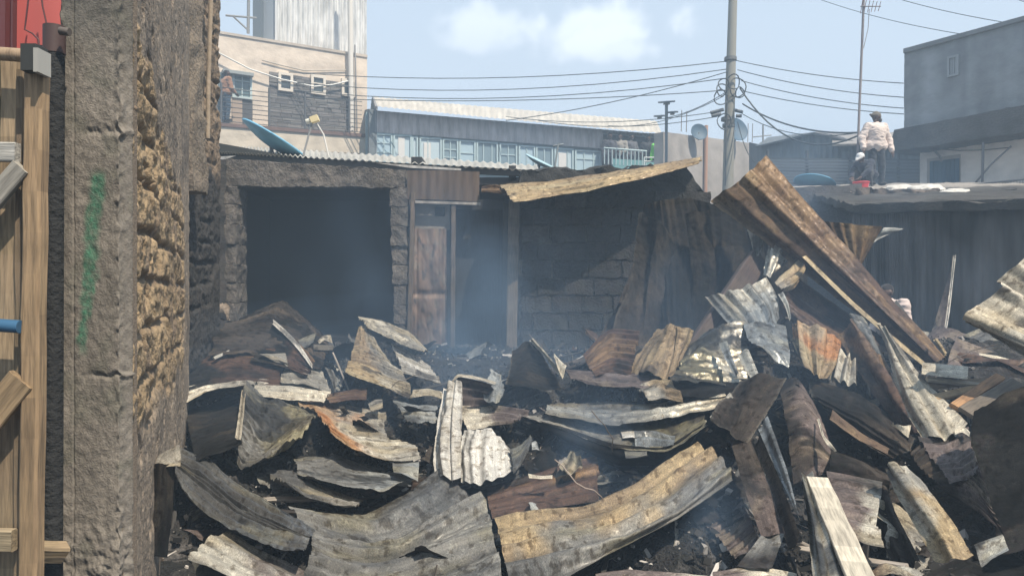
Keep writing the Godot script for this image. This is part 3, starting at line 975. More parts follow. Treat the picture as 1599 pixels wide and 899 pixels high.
func far_left_building() -> void:
	var gm := mat("window_glass", Color.WHITE, 0.15, 0.0, true)
	gm.metallic_specular = 0.6
	var beige := Color(0.66, 0.56, 0.46)
	var b := thing("beige_building", "beige two storey building with stone clad panel and rooftop iron sheet hut", "building", Vector3(-7.463, 6.189, -25.217))
	part("wall", slab_mesh([Vector3(-10.129, 9.873, -23.604), Vector3(-5.176, 9.911, -26.600), Vector3(-5.176, 2.324, -26.600), Vector3(-10.129, 2.248, -23.604)], 6.0, beige), "plaster", b)
	part("parapet", slab_mesh([Vector3(-10.129, 9.913, -23.604), Vector3(-5.176, 9.957, -26.600), Vector3(-5.176, 9.865, -26.600), Vector3(-10.129, 9.832, -23.604)], 0.3, Color(0.5, 0.43, 0.36), 0.04), "plaster", b)
	# balcony slab with its drip edge
	part("balcony_slab", slab_mesh([Vector3(-9.771, 6.667, -22.769), Vector3(-5.013, 6.839, -25.647), Vector3(-5.013, 6.266, -25.647), Vector3(-9.771, 6.022, -22.769)], 0.95, Color(0.58, 0.50, 0.40)), "plaster", b)
	part("balcony_floor_edge", slab_mesh([Vector3(-9.751, 6.755, -22.722), Vector3(-4.963, 6.943, -25.619), Vector3(-4.963, 6.822, -25.619), Vector3(-9.751, 6.647, -22.722)], 1.0, Color(0.16, 0.10, 0.085)), "plaster", b)
	# stone cladding: courses of split stone, joined
	var st := begin()
	var sq := [Vector3(-8.096, 8.850, -24.833), Vector3(-5.721, 8.838, -26.270), Vector3(-5.721, 7.010, -26.270), Vector3(-8.096, 6.930, -24.833)]
	var w: float = sq[0].distance_to(sq[1])
	for row in 17:
		var x := 0.0
		while x < w:
			var l := rng.randf_range(0.18, 0.5)
			var x1 := minf(x + l, w)
			var g := rng.randf_range(0.11, 0.22)
			st.set_color(Color(g, g * 0.93, g * 0.9))
			var cq := []
			for k in [[x, row], [x1, row], [x1, row + 0.9], [x, row + 0.9]]:
				cq.append(sq[0].lerp(sq[1], k[0] / w).lerp(sq[3].lerp(sq[2], k[0] / w), k[1] / 17.0))
			slab(st, cq, 0.05, 0.02 + rng.randf() * 0.03)
			x = x1 + 0.012
	part("stone_cladding", fin(st), "plaster", b).set_meta("kind", "stuff")
	var cream := Color(0.60, 0.54, 0.46)
	var dark := Color(0.05, 0.06, 0.065)
	for q in [[Vector3(-7.821, 8.872, -24.907), Vector3(-7.403, 8.872, -25.159), Vector3(-7.403, 8.251, -25.159), Vector3(-7.821, 8.251, -24.907)], [Vector3(-6.883, 8.949, -25.474), Vector3(-6.446, 8.949, -25.738), Vector3(-6.446, 8.292, -25.738), Vector3(-6.883, 8.292, -25.474)], [Vector3(-5.960, 8.974, -26.032), Vector3(-5.504, 8.974, -26.308), Vector3(-5.504, 8.371, -26.308), Vector3(-5.960, 8.371, -26.032)]]:
		window(b, q, cream, 0.09, dark, [], [0.42])
	window(b, [Vector3(-9.094, 8.686, -24.195), Vector3(-8.562, 8.686, -24.517), Vector3(-8.562, 7.834, -24.517), Vector3(-9.094, 7.834, -24.195)], Color(0.42, 0.50, 0.50), 0.07, Color(0.09, 0.14, 0.15), [0.5], [0.33, 0.66])
	part("door_leaf", slab_mesh([Vector3(-9.087, 7.746, -24.176), Vector3(-8.814, 7.746, -24.341), Vector3(-8.814, 6.915, -24.341), Vector3(-9.087, 6.915, -24.176)], 0.06, Color(0.34, 0.26, 0.2)), "painted", b)
	part("door_opening", slab_mesh([Vector3(-8.828, 7.839, -24.379), Vector3(-8.551, 7.839, -24.547), Vector3(-8.551, 6.917, -24.547), Vector3(-8.828, 6.917, -24.379)], 0.1, Color(0.06, 0.06, 0.065)), "painted", b)
	part("door_canopy", slab_mesh([Vector3(-9.230, 8.652, -23.797), Vector3(-8.419, 8.652, -24.288), Vector3(-8.419, 8.550, -24.288), Vector3(-9.230, 8.550, -23.797)], 0.35, Color(0.25, 0.27, 0.27)), "painted", b)
	part("side_window", slab_mesh([Vector3(-9.467, 8.603, -23.981), Vector3(-9.165, 8.603, -24.164), Vector3(-9.165, 6.873, -24.164), Vector3(-9.467, 6.873, -23.981)], 0.05, Color(0.10, 0.14, 0.15)), "painted", b)
	# rooftop hut of pale ribbed iron
	var hut := part("rooftop_hut", corrugated([Vector3(-8.218, 12.921, -25.750), Vector3(-6.831, 13.271, -26.550), Vector3(-5.355, 13.643, -27.400)], [Vector3(-8.218, 10.001, -25.750), Vector3(-6.831, 10.078, -26.550), Vector3(-5.355, 10.160, -27.400)], 0.19, 0.035, Color(0.74, 0.73, 0.71), 0.12, 8), "sheet_iron", b)
	st = begin(Color(0.26, 0.29, 0.32))  # left side of the hut coloured dark to paint its shade
	slab(st, [Vector3(-8.971, 13.035, -26.009), Vector3(-8.200, 12.926, -25.761), Vector3(-8.200, 9.938, -25.761), Vector3(-8.971, 10.130, -26.009)], 0.1)
	part("hut_shaded_side", fin(st), "painted", b)
	part("hut_post", slab_mesh([Vector3(-8.938, 12.992, -25.913), Vector3(-8.649, 12.964, -25.848), Vector3(-8.649, 10.033, -25.848), Vector3(-8.938, 10.098, -25.913)], 0.2, Color(0.12, 0.14, 0.16), 0.15), "painted", b)
	part("hut_post", slab_mesh([Vector3(-8.218, 12.921, -25.750), Vector3(-8.144, 12.940, -25.794), Vector3(-8.144, 9.927, -25.794), Vector3(-8.218, 9.935, -25.750)], 0.06, Color(0.5, 0.5, 0.5), 0.1), "painted", b)
	part("drainpipe", tube_mesh([Vector3(-5.665, 13.036, -26.012), Vector3(-5.645, 10.358, -26.024), Vector3(-5.606, 7.121, -26.048)], 0.09, Color(0.62, 0.58, 0.52), 10), "painted", b)
	part("thin_pipe", tube_mesh([Vector3(-5.528, 10.196, -26.212), Vector3(-5.488, 8.401, -26.236), Vector3(-5.468, 7.163, -26.248)], 0.03, Color(0.25, 0.24, 0.24), 6), "painted", b)
	part("bracket", tube_mesh([Vector3(-9.595, 10.773, -24.957), Vector3(-8.736, 10.867, -25.452)], 0.035, Color(0.2, 0.2, 0.2), 6), "painted", b)
	part("bracket", tube_mesh([Vector3(-9.383, 10.775, -25.079), Vector3(-8.954, 10.386, -25.327)], 0.03, Color(0.2, 0.2, 0.2), 6), "painted", b)
	part("bracket", tube_mesh([Vector3(-8.954, 11.866, -25.327), Vector3(-8.972, 10.295, -25.316)], 0.05, Color(0.2, 0.2, 0.2), 6), "painted", b)
	part("cable", tube_mesh([Vector3(-9.400, 9.168, -23.811), Vector3(-8.556, 8.786, -24.321), Vector3(-7.676, 8.600, -24.854), Vector3(-6.756, 8.516, -25.410), Vector3(-6.185, 8.675, -25.756), Vector3(-5.696, 8.890, -26.052)], 0.025, Color(0.7, 0.68, 0.64), 6), "painted", b)
	part("conduit", tube_mesh([Vector3(-8.272, 9.181, -24.657), Vector3(-7.719, 9.111, -24.992), Vector3(-7.076, 9.053, -25.381), Vector3(-5.827, 9.296, -26.136)], 0.02, Color(0.4, 0.36, 0.3), 6), "painted", b)
	# balcony rail: posts and thin wires
	var rail := thing("balcony_railing", "wire railing of thin dark strands along the beige building's balcony", "railing", Vector3(-7.199, 6.613, -24.324))
	for x in [Vector3(-9.077, 6.793, -23.247), Vector3(-7.826, 6.836, -24.004), Vector3(-6.837, 6.860, -24.602), Vector3(-5.549, 6.916, -25.381)]:
		part("post", tube_mesh([x, x + Vector3(0, 1.25, 0)], 0.035, Color(0.08, 0.08, 0.085), 6), "painted", rail)
	for k in 8:
		var lift := 0.15 * k + 0.08
		part("strand", tube_mesh([Vector3(-9.190, 6.778, -23.179) + Vector3(0, lift, 0), Vector3(-6.765, 6.848, -24.646) + Vector3(0, lift - 0.02, 0), Vector3(-5.161, 6.921, -25.616) + Vector3(0, lift, 0)], 0.013, Color(0.06, 0.06, 0.065), 4), "painted", rail)


# ---------------------------------------------------------------- the long building in the middle
func middle_building() -> void:
	var b := thing("long_building", "long building with pale corrugated roof and a row of turquoise windows", "building", Vector3(0.011, 5.924, -26.536))
	part("wall", slab_mesh([Vector3(-4.836, 7.644, -24.961), Vector3(5.772, 7.593, -28.408), Vector3(5.772, 2.370, -28.408), Vector3(-4.836, 2.283, -24.961)], 0.3, Color(0.30, 0.39, 0.41), -0.45), "plaster", b)
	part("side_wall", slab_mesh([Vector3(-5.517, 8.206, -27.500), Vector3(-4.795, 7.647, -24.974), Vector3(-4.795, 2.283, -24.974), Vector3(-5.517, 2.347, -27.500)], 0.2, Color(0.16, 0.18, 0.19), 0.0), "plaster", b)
	part("fascia_sheet", corrugated([Vector3(-4.654, 7.615, -25.020), Vector3(-0.891, 7.568, -26.243), Vector3(3.383, 7.525, -27.632)], [Vector3(-4.654, 6.884, -25.020), Vector3(-0.891, 6.847, -26.243), Vector3(3.383, 6.813, -27.632)], 0.20, 0.009, Color(0.58, 0.53, 0.52), 0.12, 4), "sheet_iron", b)
	part("fascia_sheet", corrugated([Vector3(3.351, 7.512, -27.569), Vector3(4.832, 7.494, -28.050), Vector3(5.708, 7.504, -28.335)], [Vector3(3.351, 7.370, -27.569), Vector3(4.832, 7.373, -28.050), Vector3(5.708, 7.358, -28.335)], 0.20, 0.02, Color(0.30, 0.27, 0.27), 0.15), "sheet_iron", b)
	part("roof_sheet", corrugated([Vector3(-5.331, 8.933, -28.400), Vector3(0.013, 8.878, -30.100), Vector3(6.207, 8.789, -31.900)], [Vector3(-4.502, 7.628, -24.543), Vector3(0.011, 7.516, -26.010), Vector3(5.606, 7.424, -27.829)], 0.25, 0.014, Color(0.70, 0.63, 0.53), 0.2, 6), "sheet_iron", b)
	part("gable_board", slab_mesh([Vector3(-5.331, 8.957, -28.400), Vector3(-4.482, 7.629, -24.550), Vector3(-4.482, 7.503, -24.550), Vector3(-5.355, 8.811, -28.400)], 0.05, Color(0.2, 0.2, 0.21)), "painted", b)
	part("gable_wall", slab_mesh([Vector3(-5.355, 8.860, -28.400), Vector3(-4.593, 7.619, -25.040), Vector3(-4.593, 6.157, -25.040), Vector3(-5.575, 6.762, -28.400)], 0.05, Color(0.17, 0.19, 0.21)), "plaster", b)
	var teal := Color(0.37, 0.47, 0.49)
	var pale := Color(0.46, 0.55, 0.59)
	var dark := Color(0.17, 0.235, 0.265)
	var blue := Color(0.37, 0.48, 0.54)
	var bays := [[[Vector3(-4.593, 6.867, -25.040), Vector3(-4.041, 6.867, -25.219), Vector3(-4.041, 5.899, -25.219), Vector3(-4.593, 5.899, -25.040)], blue, [0.5], [0.33, 0.66]], [[Vector3(-4.020, 6.862, -25.226), Vector3(-3.418, 6.862, -25.421), Vector3(-3.418, 5.887, -25.421), Vector3(-4.020, 5.887, -25.226)], pale, [], []], [[Vector3(-3.418, 6.837, -25.421), Vector3(-3.208, 6.837, -25.490), Vector3(-3.208, 5.920, -25.490), Vector3(-3.418, 5.920, -25.421)], pale, [], []], [[Vector3(-3.166, 6.832, -25.503), Vector3(-2.422, 6.832, -25.745), Vector3(-2.422, 5.890, -25.745), Vector3(-3.166, 5.890, -25.503)], pale, [0.38], []],
		[[Vector3(-2.400, 6.816, -25.752), Vector3(-1.860, 6.816, -25.928), Vector3(-1.860, 5.909, -25.928), Vector3(-2.400, 5.909, -25.752)], dark, [0.5], [0.4, 0.7]], [[Vector3(-1.838, 6.808, -25.935), Vector3(-1.268, 6.808, -26.120), Vector3(-1.268, 5.917, -26.120), Vector3(-1.838, 5.917, -25.935)], blue, [], [0.5]], [[Vector3(-1.246, 6.801, -26.127), Vector3(-0.487, 6.801, -26.374), Vector3(-0.487, 5.904, -26.374), Vector3(-1.246, 5.904, -26.127)], dark, [0.33, 0.72], []], [[Vector3(-0.442, 6.785, -26.389), Vector3(0.194, 6.785, -26.595), Vector3(0.194, 5.901, -26.595), Vector3(-0.442, 5.901, -26.389)], dark, [0.5], [0.45]],
		[[Vector3(0.240, 6.759, -26.610), Vector3(0.841, 6.759, -26.806), Vector3(0.841, 5.891, -26.806), Vector3(0.240, 5.891, -26.610)], blue, [0.5], []], [[Vector3(0.864, 6.752, -26.813), Vector3(1.497, 6.752, -27.019), Vector3(1.497, 5.900, -27.019), Vector3(0.864, 5.900, -26.813)], dark, [0.5], []], [[Vector3(1.544, 6.748, -27.034), Vector3(2.261, 6.748, -27.267), Vector3(2.261, 5.912, -27.267), Vector3(1.544, 5.912, -27.034)], pale, [0.7], []], [[Vector3(2.309, 6.725, -27.283), Vector3(3.333, 6.725, -27.616), Vector3(3.333, 5.904, -27.616), Vector3(2.309, 5.904, -27.283)], blue, [0.35, 0.7], [0.4]]]
	for y in bays:
		window(b, y[0], teal, 0.06, y[1], y[2], y[3], 0.0)
	for x in [[Vector3(-3.855, 6.786, -25.279), Vector3(-3.647, 6.786, -25.347), Vector3(-3.647, 6.070, -25.347), Vector3(-3.855, 6.070, -25.279)], [Vector3(-3.018, 6.644, -25.551), Vector3(-2.785, 6.644, -25.627), Vector3(-2.785, 5.985, -25.627), Vector3(-3.018, 5.985, -25.551)], [Vector3(1.710, 6.572, -27.088), Vector3(1.997, 6.572, -27.181), Vector3(1.997, 6.013, -27.181), Vector3(1.710, 6.013, -27.088)]]:
		part("curtain", slab_mesh(x, 0.01, Color(0.62, 0.60, 0.58), -0.035), "cloth", b)
	# the open balcony at its right end
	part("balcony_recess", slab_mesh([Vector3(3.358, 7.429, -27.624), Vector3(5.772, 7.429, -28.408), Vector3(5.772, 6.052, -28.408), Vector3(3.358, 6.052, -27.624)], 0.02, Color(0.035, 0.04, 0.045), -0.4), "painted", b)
	part("balcony_front", slab_mesh([Vector3(3.358, 6.290, -27.624), Vector3(5.098, 6.290, -28.189), Vector3(5.098, 5.198, -28.189), Vector3(3.358, 5.198, -27.624)], 0.08, Color(0.16, 0.34, 0.36), 0.9), "plaster", b)
	part("balcony_rail", tube_mesh([Vector3(3.286, 6.653, -26.654), Vector3(4.916, 6.636, -27.184)], 0.035, teal, 6), "painted", b)
	for k in 12:
		part("baluster", tube_mesh([Vector3(3.310, 6.632, -26.662).lerp(Vector3(4.891, 6.635, -27.176), k / 11.0), Vector3(3.310, 6.082, -26.662).lerp(Vector3(4.891, 6.074, -27.176), k / 11.0)], 0.022, teal, 5), "painted", b)
	var bx_ := thing("white_metal_crate", "white metal frame crate at the right end of the turquoise balcony", "crate", Vector3(5.172, 6.008, -27.057))
	for q in [[Vector3(4.777, 6.358, -26.929), Vector3(5.620, 6.406, -27.203)], [Vector3(4.777, 6.219, -26.929), Vector3(5.620, 6.266, -27.203)], [Vector3(4.777, 6.057, -26.929), Vector3(5.620, 6.102, -27.203)], [Vector3(4.777, 6.358, -26.929), Vector3(4.777, 5.988, -26.929)], [Vector3(5.620, 6.406, -27.203), Vector3(5.620, 6.032, -27.203)], [Vector3(5.197, 6.382, -27.065), Vector3(5.197, 6.010, -27.065)]]:
		part("bar", tube_mesh(q, 0.025, Color(0.6, 0.64, 0.64), 5), "painted", bx_)
	# pale rendered wall further right, with rust stained pipe
	var w := thing("pale_parapet_wall", "pale stained parapet wall behind the utility pole", "wall", Vector3(7.292, 5.218, -27.784))
	var stained := func(p: Vector3) -> Color:
		var s := 0.85 + 0.25 * nz.get_noise_3d(p.x * 0.9, p.y * 0.25, p.z * 0.9)
		return Color(0.42, 0.38, 0.35) * s
	part("wall", rough_block([Vector3(5.262, 7.068, -25.898), Vector3(9.715, 7.468, -30.034), Vector3(9.715, 2.411, -30.034), Vector3(5.262, 2.306, -25.898)], 0.4, 0.12, 0.015, 1.0, stained), "plaster", w)
	part("pipe", tube_mesh([Vector3(7.182, 7.649, -27.545), Vector3(7.151, 4.948, -27.516)], 0.07, Color(0.40, 0.22, 0.14), 8), "painted", w)
	for x in [Vector3(6.052, 7.244, -26.631), Vector3(6.285, 7.267, -26.849), Vector3(9.422, 7.467, -29.763), Vector3(9.678, 7.513, -30.000)]:
		part("rebar", tube_mesh([x, x + Vector3(0.02, 0.75, 0)], 0.015, Color(0.16, 0.11, 0.09), 5), "painted", w)
	dish("dark blue satellite dish on the pale parapet left of the pole", Vector3(6.753, 7.272, -26.873), Vector3(0.15, 0.25, 0.95), 0.30, Color(0.05, 0.10, 0.15))
	dish("dark blue satellite dish half hidden behind the utility pole", Vector3(8.612, 7.731, -28.600), Vector3(0.3, 0.3, 0.9), 0.47, Color(0.045, 0.10, 0.16))
	dish("slim sky blue satellite dish seen edge on above the shop roof", Vector3(-3.479, 3.780, -10.900), Vector3(0.50, 0.86, -0.10), 0.52, Color(0.13, 0.33, 0.47), true)
	dish("pale blue satellite dish lying edge on before turquoise windows", Vector3(0.523, 4.013, -14.000), Vector3(0.42, 0.86, 0.2), 0.29, Color(0.30, 0.43, 0.48))
	dish("blue satellite dish rim showing above the slatted fence's foot", Vector3(7.104, 4.093, -17.500), Vector3(0.25, 0.9, -0.2), 0.46, Color(0.10, 0.28, 0.42))
	# a thin roof aerial by the window row
	var ae := thing("roof_aerial", "thin tilted roof aerial standing before the turquoise windows", "aerial", Vector3(0.853, 3.986, -14.500))
	part("mast", tube_mesh([Vector3(0.828, 3.961, -14.500), Vector3(0.903, 4.459, -14.500)], 0.02, Color(0.2, 0.22, 0.23), 6), "painted", ae)
	part("crossbar", tube_mesh([Vector3(0.803, 4.409, -14.500), Vector3(1.003, 4.447, -14.500)], 0.015, Color(0.2, 0.22, 0.23), 5), "painted", ae)
	# solar street lamp
	var l := thing("solar_street_lamp", "slim street lamp with two flat solar panels", "street lamp", Vector3(4.959, 4.114, -24.000))
	part("mast", tube_mesh([Vector3(4.959, 4.114, -24.000), Vector3(4.979, 7.660, -24.000)], 0.05, Color(0.16, 0.19, 0.21), 8), "painted", l)
	for q in [[1041.0, Vector3(4.979, 7.640, -24.000), 0.48], [1030.0, Vector3(4.693, 7.117, -23.700), 0.30], [1051.0, Vector3(5.165, 7.310, -24.000), 0.3]]:
		var st := begin(Color(0.08, 0.10, 0.12))
		bx(st, q[1], Vector3(q[2], 0.05, 0.34), Basis(Vector3(0, 0, 1), 0.08) * Basis(Vector3(1, 0, 0), 0.25))
		part("solar_panel", fin(st), "painted", l)
		st = begin(Color(0.4, 0.42, 0.42))
		bx(st, q[1] - Vector3(0, 0.06, -0.02), Vector3(q[2] * 0.4, 0.05, 0.14))
		part("lamp_head", fin(st), "painted", l)


func dish(label: String, at: Vector3, axis: Vector3, r: float, c: Color, arm := false) -> void:
	var o := thing("satellite_dish", label, "satellite dish", at - Vector3(0, r, 0))
	axis = axis.normalized()
	var a := axis.cross(Vector3.UP if absf(axis.y) < 0.95 else Vector3.RIGHT).normalized()
	var b := axis.cross(a)
	var nu := 40
	var nv := 10
	for side in 2:
		var pos := PackedVector3Array()
		var col := PackedColorArray()
		for j in nv + 1:
			for i in nu + 1:
				var t := float(j) / nv
				pos.append(at + (a * cos(TAU * i / nu) + b * sin(TAU * i / nu)) * r * t + axis * (r * 0.22 * (t * t - 0.6) - side * 0.02))
				col.append(c * (0.9 + 0.2 * nz.get_noise_3dv(pos[pos.size() - 1] * 3.0)))
		part("reflector" if side == 0 else "reflector_back", grid_mesh(nu, nv, pos, col, PackedVector2Array()), "painted", o)
	var ring := []
	for i in nu + 1:
		ring.append(at + (a * cos(TAU * i / nu) + b * sin(TAU * i / nu)) * r + axis * (r * 0.22 * 0.4 - 0.01))
	part("rim", tube_mesh(ring, 0.016, c * 1.2, 6), "painted", o)
	part("mount", tube_mesh([at - axis * r * 0.15, at - axis * r * 0.15 - Vector3(0, r * 0.9, 0)], 0.03, Color(0.15, 0.15, 0.15), 6), "painted", o)
	if arm:
		part("feed_arm", tube_mesh([Vector3(-2.973, 3.530, -10.600), Vector3(-2.891, 3.831, -10.600), Vector3(-2.846, 3.995, -10.600)], 0.014, Color(0.25, 0.25, 0.25), 6), "painted", o)
		part("feed_arm", tube_mesh([Vector3(-2.609, 3.521, -10.600), Vector3(-2.682, 3.831, -10.600), Vector3(-2.782, 3.995, -10.600)], 0.012, Color(0.55, 0.53, 0.5), 6), "painted", o)
		var st := begin(Color(0.62, 0.52, 0.30))
		bx(st, Vector3(-2.809, 4.050, -10.600), Vector3(0.11, 0.085, 0.09), Basis(Vector3(0, 0, 1), 0.35))
		part("feed_horn", fin(st), "painted", o)
		part("feed_cap", tube_mesh([Vector3(-2.873, 4.031, -10.600), Vector3(-2.928, 4.013, -10.600)], 0.035, Color(0.6, 0.58, 0.5), 10), "painted", o)


# ---------------------------------------------------------------- the right-hand side
func right_side() -> void:
	var b := thing("grey_concrete_building", "grey two storey building with stained upper wall and blue door", "building", Vector3(10.738, 3.788, -17.844))
	var upper := func(p: Vector3) -> Color:
		var s := 0.29 + 0.11 * nz.get_noise_3d(p.x * 2.2, p.y * 0.12, p.z * 2.2) + 0.03 * nf.get_noise_3d(p.x, p.y * 0.2, p.z)
		return Color(s * 0.97, s, s * 1.03)
	part("upper_wall", rough_block([Vector3(9.998, 7.681, -19.000), Vector3(13.674, 7.670, -13.258), Vector3(13.674, 5.654, -13.258), Vector3(9.998, 5.723, -19.000)], 6.0, 0.12, 0.01, 1.0, upper), "plaster", b)
	part("coping", slab_mesh([Vector3(9.946, 7.725, -18.933), Vector3(13.615, 7.712, -13.202), Vector3(13.615, 7.644, -13.202), Vector3(9.946, 7.611, -18.933)], 6.1, Color(0.22, 0.22, 0.22)), "plaster", b)
	var dirty := func(p: Vector3) -> Color:
		var s := 0.085 + 0.06 * nz.get_noise_3d(p.x * 1.3, p.y * 1.3, p.z * 1.3)
		return Color(s * 1.05, s, s * 0.97)
	part("floor_slab", rough_block([Vector3(9.685, 5.643, -18.932), Vector3(13.454, 5.713, -13.045), Vector3(13.454, 5.029, -13.045), Vector3(9.622, 5.108, -19.031)], 6.5, 0.08, 0.03, 1.5, dirty), "burnt_stone", b)
	part("lower_wall", slab_mesh([Vector3(10.515, 5.403, -19.200), Vector3(14.103, 5.380, -13.674), Vector3(14.103, 1.997, -13.674), Vector3(10.515, 2.137, -19.200)], 4.0, Color(0.86, 0.79, 0.72)), "plaster", b)
	window(b, [Vector3(10.567, 7.248, -18.074), Vector3(10.711, 7.248, -17.849), Vector3(10.711, 6.751, -17.849), Vector3(10.567, 6.751, -18.074)], Color(0.3, 0.31, 0.32), 0.05, Color(0.03, 0.035, 0.04), [0.3, 0.5, 0.7], [], 0.02)
	part("door_frame", slab_mesh([Vector3(10.602, 4.944, -19.030), Vector3(11.043, 4.944, -18.350), Vector3(11.043, 3.898, -18.350), Vector3(10.602, 3.898, -19.030)], 0.1, Color(0.42, 0.38, 0.34)), "plaster", b)
	var n := 7
	for k in n:
		var x0: Vector3 = Vector3(10.615, 4.863, -18.936).lerp(Vector3(11.004, 4.840, -18.337), float(k) / n)
		var x1: Vector3 = Vector3(10.615, 4.863, -18.936).lerp(Vector3(11.004, 4.840, -18.337), (k + 0.95) / n)
		x1.y = x0.y
		var g := rng.randf_range(0.9, 1.1)
		part("door_plank", slab_mesh([x0, x1, x1 - Vector3(0, 1.1, 0), x0 - Vector3(0, 1.1, 0)], 0.04, Color(0.006 * g, 0.065 * g, 0.12 * g), 0.0, 0.008), "painted", b)
	part("wall_pipe", tube_mesh([Vector3(10.493, 5.158, -18.776), Vector3(10.579, 5.086, -18.643), Vector3(10.647, 4.923, -18.538), Vector3(10.700, 4.797, -18.548)], 0.03, Color(0.16, 0.14, 0.13), 8), "painted", b)
	part("wall_cable", tube_mesh([Vector3(10.619, 5.173, -18.857), Vector3(10.997, 5.018, -18.274), Vector3(11.315, 4.943, -17.785), Vector3(11.615, 4.917, -17.322)], 0.012, Color(0.1, 0.09, 0.09), 5), "painted", b)
	var pole := thing("iron_post", "thin iron post with a slanting stay before the white wall", "post", Vector3(10.864, 3.681, -17.194))
	part("upright", tube_mesh([Vector3(10.857, 3.712, -17.205), Vector3(10.872, 5.008, -17.182)], 0.03, Color(0.10, 0.10, 0.11), 8), "painted", pole)
	part("stay", tube_mesh([Vector3(10.705, 3.710, -17.439), Vector3(10.781, 4.098, -17.321), Vector3(10.975, 4.494, -17.022), Vector3(11.312, 4.860, -16.871)], 0.022, Color(0.12, 0.11, 0.11), 6), "painted", pole)
	part("peg", tube_mesh([Vector3(10.730, 3.684, -17.216), Vector3(10.746, 4.006, -17.193)], 0.02, Color(0.10, 0.10, 0.11), 6), "painted", pole)
	var rail := thing("mesh_railing", "dark wire mesh railing across the foot of the white wall", "railing", Vector3(10.738, 3.617, -16.654))
	part("top_bar", tube_mesh([Vector3(9.802, 4.021, -18.096), Vector3(10.367, 4.010, -17.226), Vector3(13.225, 3.958, -12.823)], 0.022, Color(0.08, 0.09, 0.1), 6), "painted", rail)
	for k in 90:
		var p: Vector3 = Vector3(10.367, 4.010, -17.226).lerp(Vector3(13.225, 3.958, -12.823), k / 89.0)
		part("upright", tube_mesh([p, p - Vector3(0, 0.4, 0)], 0.006, Color(0.09, 0.1, 0.11), 4), "painted", rail)
	for k in 2:
		part("wire", tube_mesh([Vector3(10.367, 3.907, -17.226) - Vector3(0, 0.11 * k, 0), Vector3(13.225, 3.848, -12.823) - Vector3(0, 0.11 * k, 0)], 0.006, Color(0.09, 0.1, 0.11), 4), "painted", rail)
	# sheds and slatted fence between
	var shed := thing("iron_sheet_shed", "grey blue iron sheet shed with low gable behind the roof man", "shed", Vector3(9.478, 4.727, -23.958))
	part("front", corrugated([Vector3(8.323, 6.414, -24.810), Vector3(9.668, 6.612, -23.818), Vector3(10.779, 6.145, -23.000)], [Vector3(8.323, 4.836, -24.810), Vector3(9.668, 4.709, -23.818), Vector3(10.779, 4.604, -23.000)], 0.2, 0.02, Color(0.19, 0.22, 0.24), 0.25, 5), "sheet_iron", shed)
	part("roof", slab_mesh([Vector3(9.978, 7.517, -29.000), Vector3(12.470, 7.741, -29.000), Vector3(9.552, 6.573, -23.531), Vector3(8.053, 6.338, -24.636)], 0.05, Color(0.16, 0.17, 0.18)), "sheet_iron", shed)
	part("roof", slab_mesh([Vector3(12.470, 7.741, -29.000), Vector3(14.712, 7.517, -29.000), Vector3(10.721, 6.061, -22.670), Vector3(9.552, 6.573, -23.531)], 0.05, Color(0.27, 0.25, 0.24)), "sheet_iron", shed)
	part("side_sheet", slab_mesh([Vector3(8.117, 6.634, -25.500), Vector3(8.425, 6.357, -24.734), Vector3(8.425, 4.614, -24.734), Vector3(8.117, 4.706, -25.500)], 0.05, Color(0.13, 0.15, 0.17)), "sheet_iron", shed)
	var shed2 := thing("iron_sheet_shed", "blue grey shed under the concrete slab, right of the roof man", "shed", Vector3(11.621, 4.450, -21.800))
	part("front", corrugated([Vector3(9.589, 5.970, -22.300), Vector3(10.783, 5.950, -22.000), Vector3(11.886, 5.872, -21.600)], [Vector3(9.589, 4.514, -22.300), Vector3(10.783, 4.476, -22.000), Vector3(11.886, 4.424, -21.600)], 0.2, 0.02, Color(0.17, 0.20, 0.22), 0.25, 4), "sheet_iron", shed2)
	part("roof", slab_mesh([Vector3(10.750, 6.729, -25.000), Vector3(13.155, 6.901, -25.000), Vector3(11.776, 5.833, -21.400), Vector3(9.417, 5.874, -21.900)], 0.06, Color(0.36, 0.32, 0.28)), "sheet_iron", shed2)
	var fence := thing("slatted_fence", "dark fence of thin horizontal slats behind the roof man's legs", "fence", Vector3(9.014, 4.239, -20.158))
	for k in 11:
		part("slat", slab_mesh([Vector3(7.163, 5.327, -21.029) - Vector3(0, 0.085 * k, 0), Vector3(10.625, 5.008, -19.400) - Vector3(0, 0.085 * k, 0), Vector3(10.625, 5.008, -19.400) - Vector3(0, 0.085 * k + 0.05, 0), Vector3(7.163, 5.327, -21.029) - Vector3(0, 0.085 * k + 0.05, 0)], 0.03, Color(0.07, 0.075, 0.085) * rng.randf_range(0.8, 1.5)), "painted", fence)
	for x in [Vector3(7.226, 5.430, -21.000), Vector3(8.168, 5.350, -20.556), Vector3(9.157, 5.266, -20.091), Vector3(10.210, 5.177, -19.595)]:
		part("post", tube_mesh([x + Vector3(0, 0.1, -0.08), x - Vector3(0, 1.3, 0.08)], 0.045, Color(0.06, 0.065, 0.07), 6), "painted", fence)
	part("backing", slab_mesh([Vector3(7.455, 5.458, -21.887), Vector3(11.058, 5.128, -20.191), Vector3(11.058, 4.243, -20.191), Vector3(7.455, 4.461, -21.887)], 0.05, Color(0.13, 0.16, 0.19)), "painted", fence)
	# low wall and shack on the right; people stand on its roof
	var shack := thing("iron_sheet_shack", "sooty iron sheet shack with flat cluttered roof on the right", "shack", Vector3(6.431, -0.150, -11.000))
	part("front_sheet", corrugated([Vector3(5.288, 2.791, -11.603), Vector3(6.169, 2.786, -10.709), Vector3(9.043, 2.658, -7.795)], [Vector3(5.288, -0.648, -11.603), Vector3(6.169, -0.563, -10.709), Vector3(9.043, -0.161, -7.795)], 0.11, 0.016, Color(0.15, 0.14, 0.135), 0.95, 24), "sheet_iron", shack)
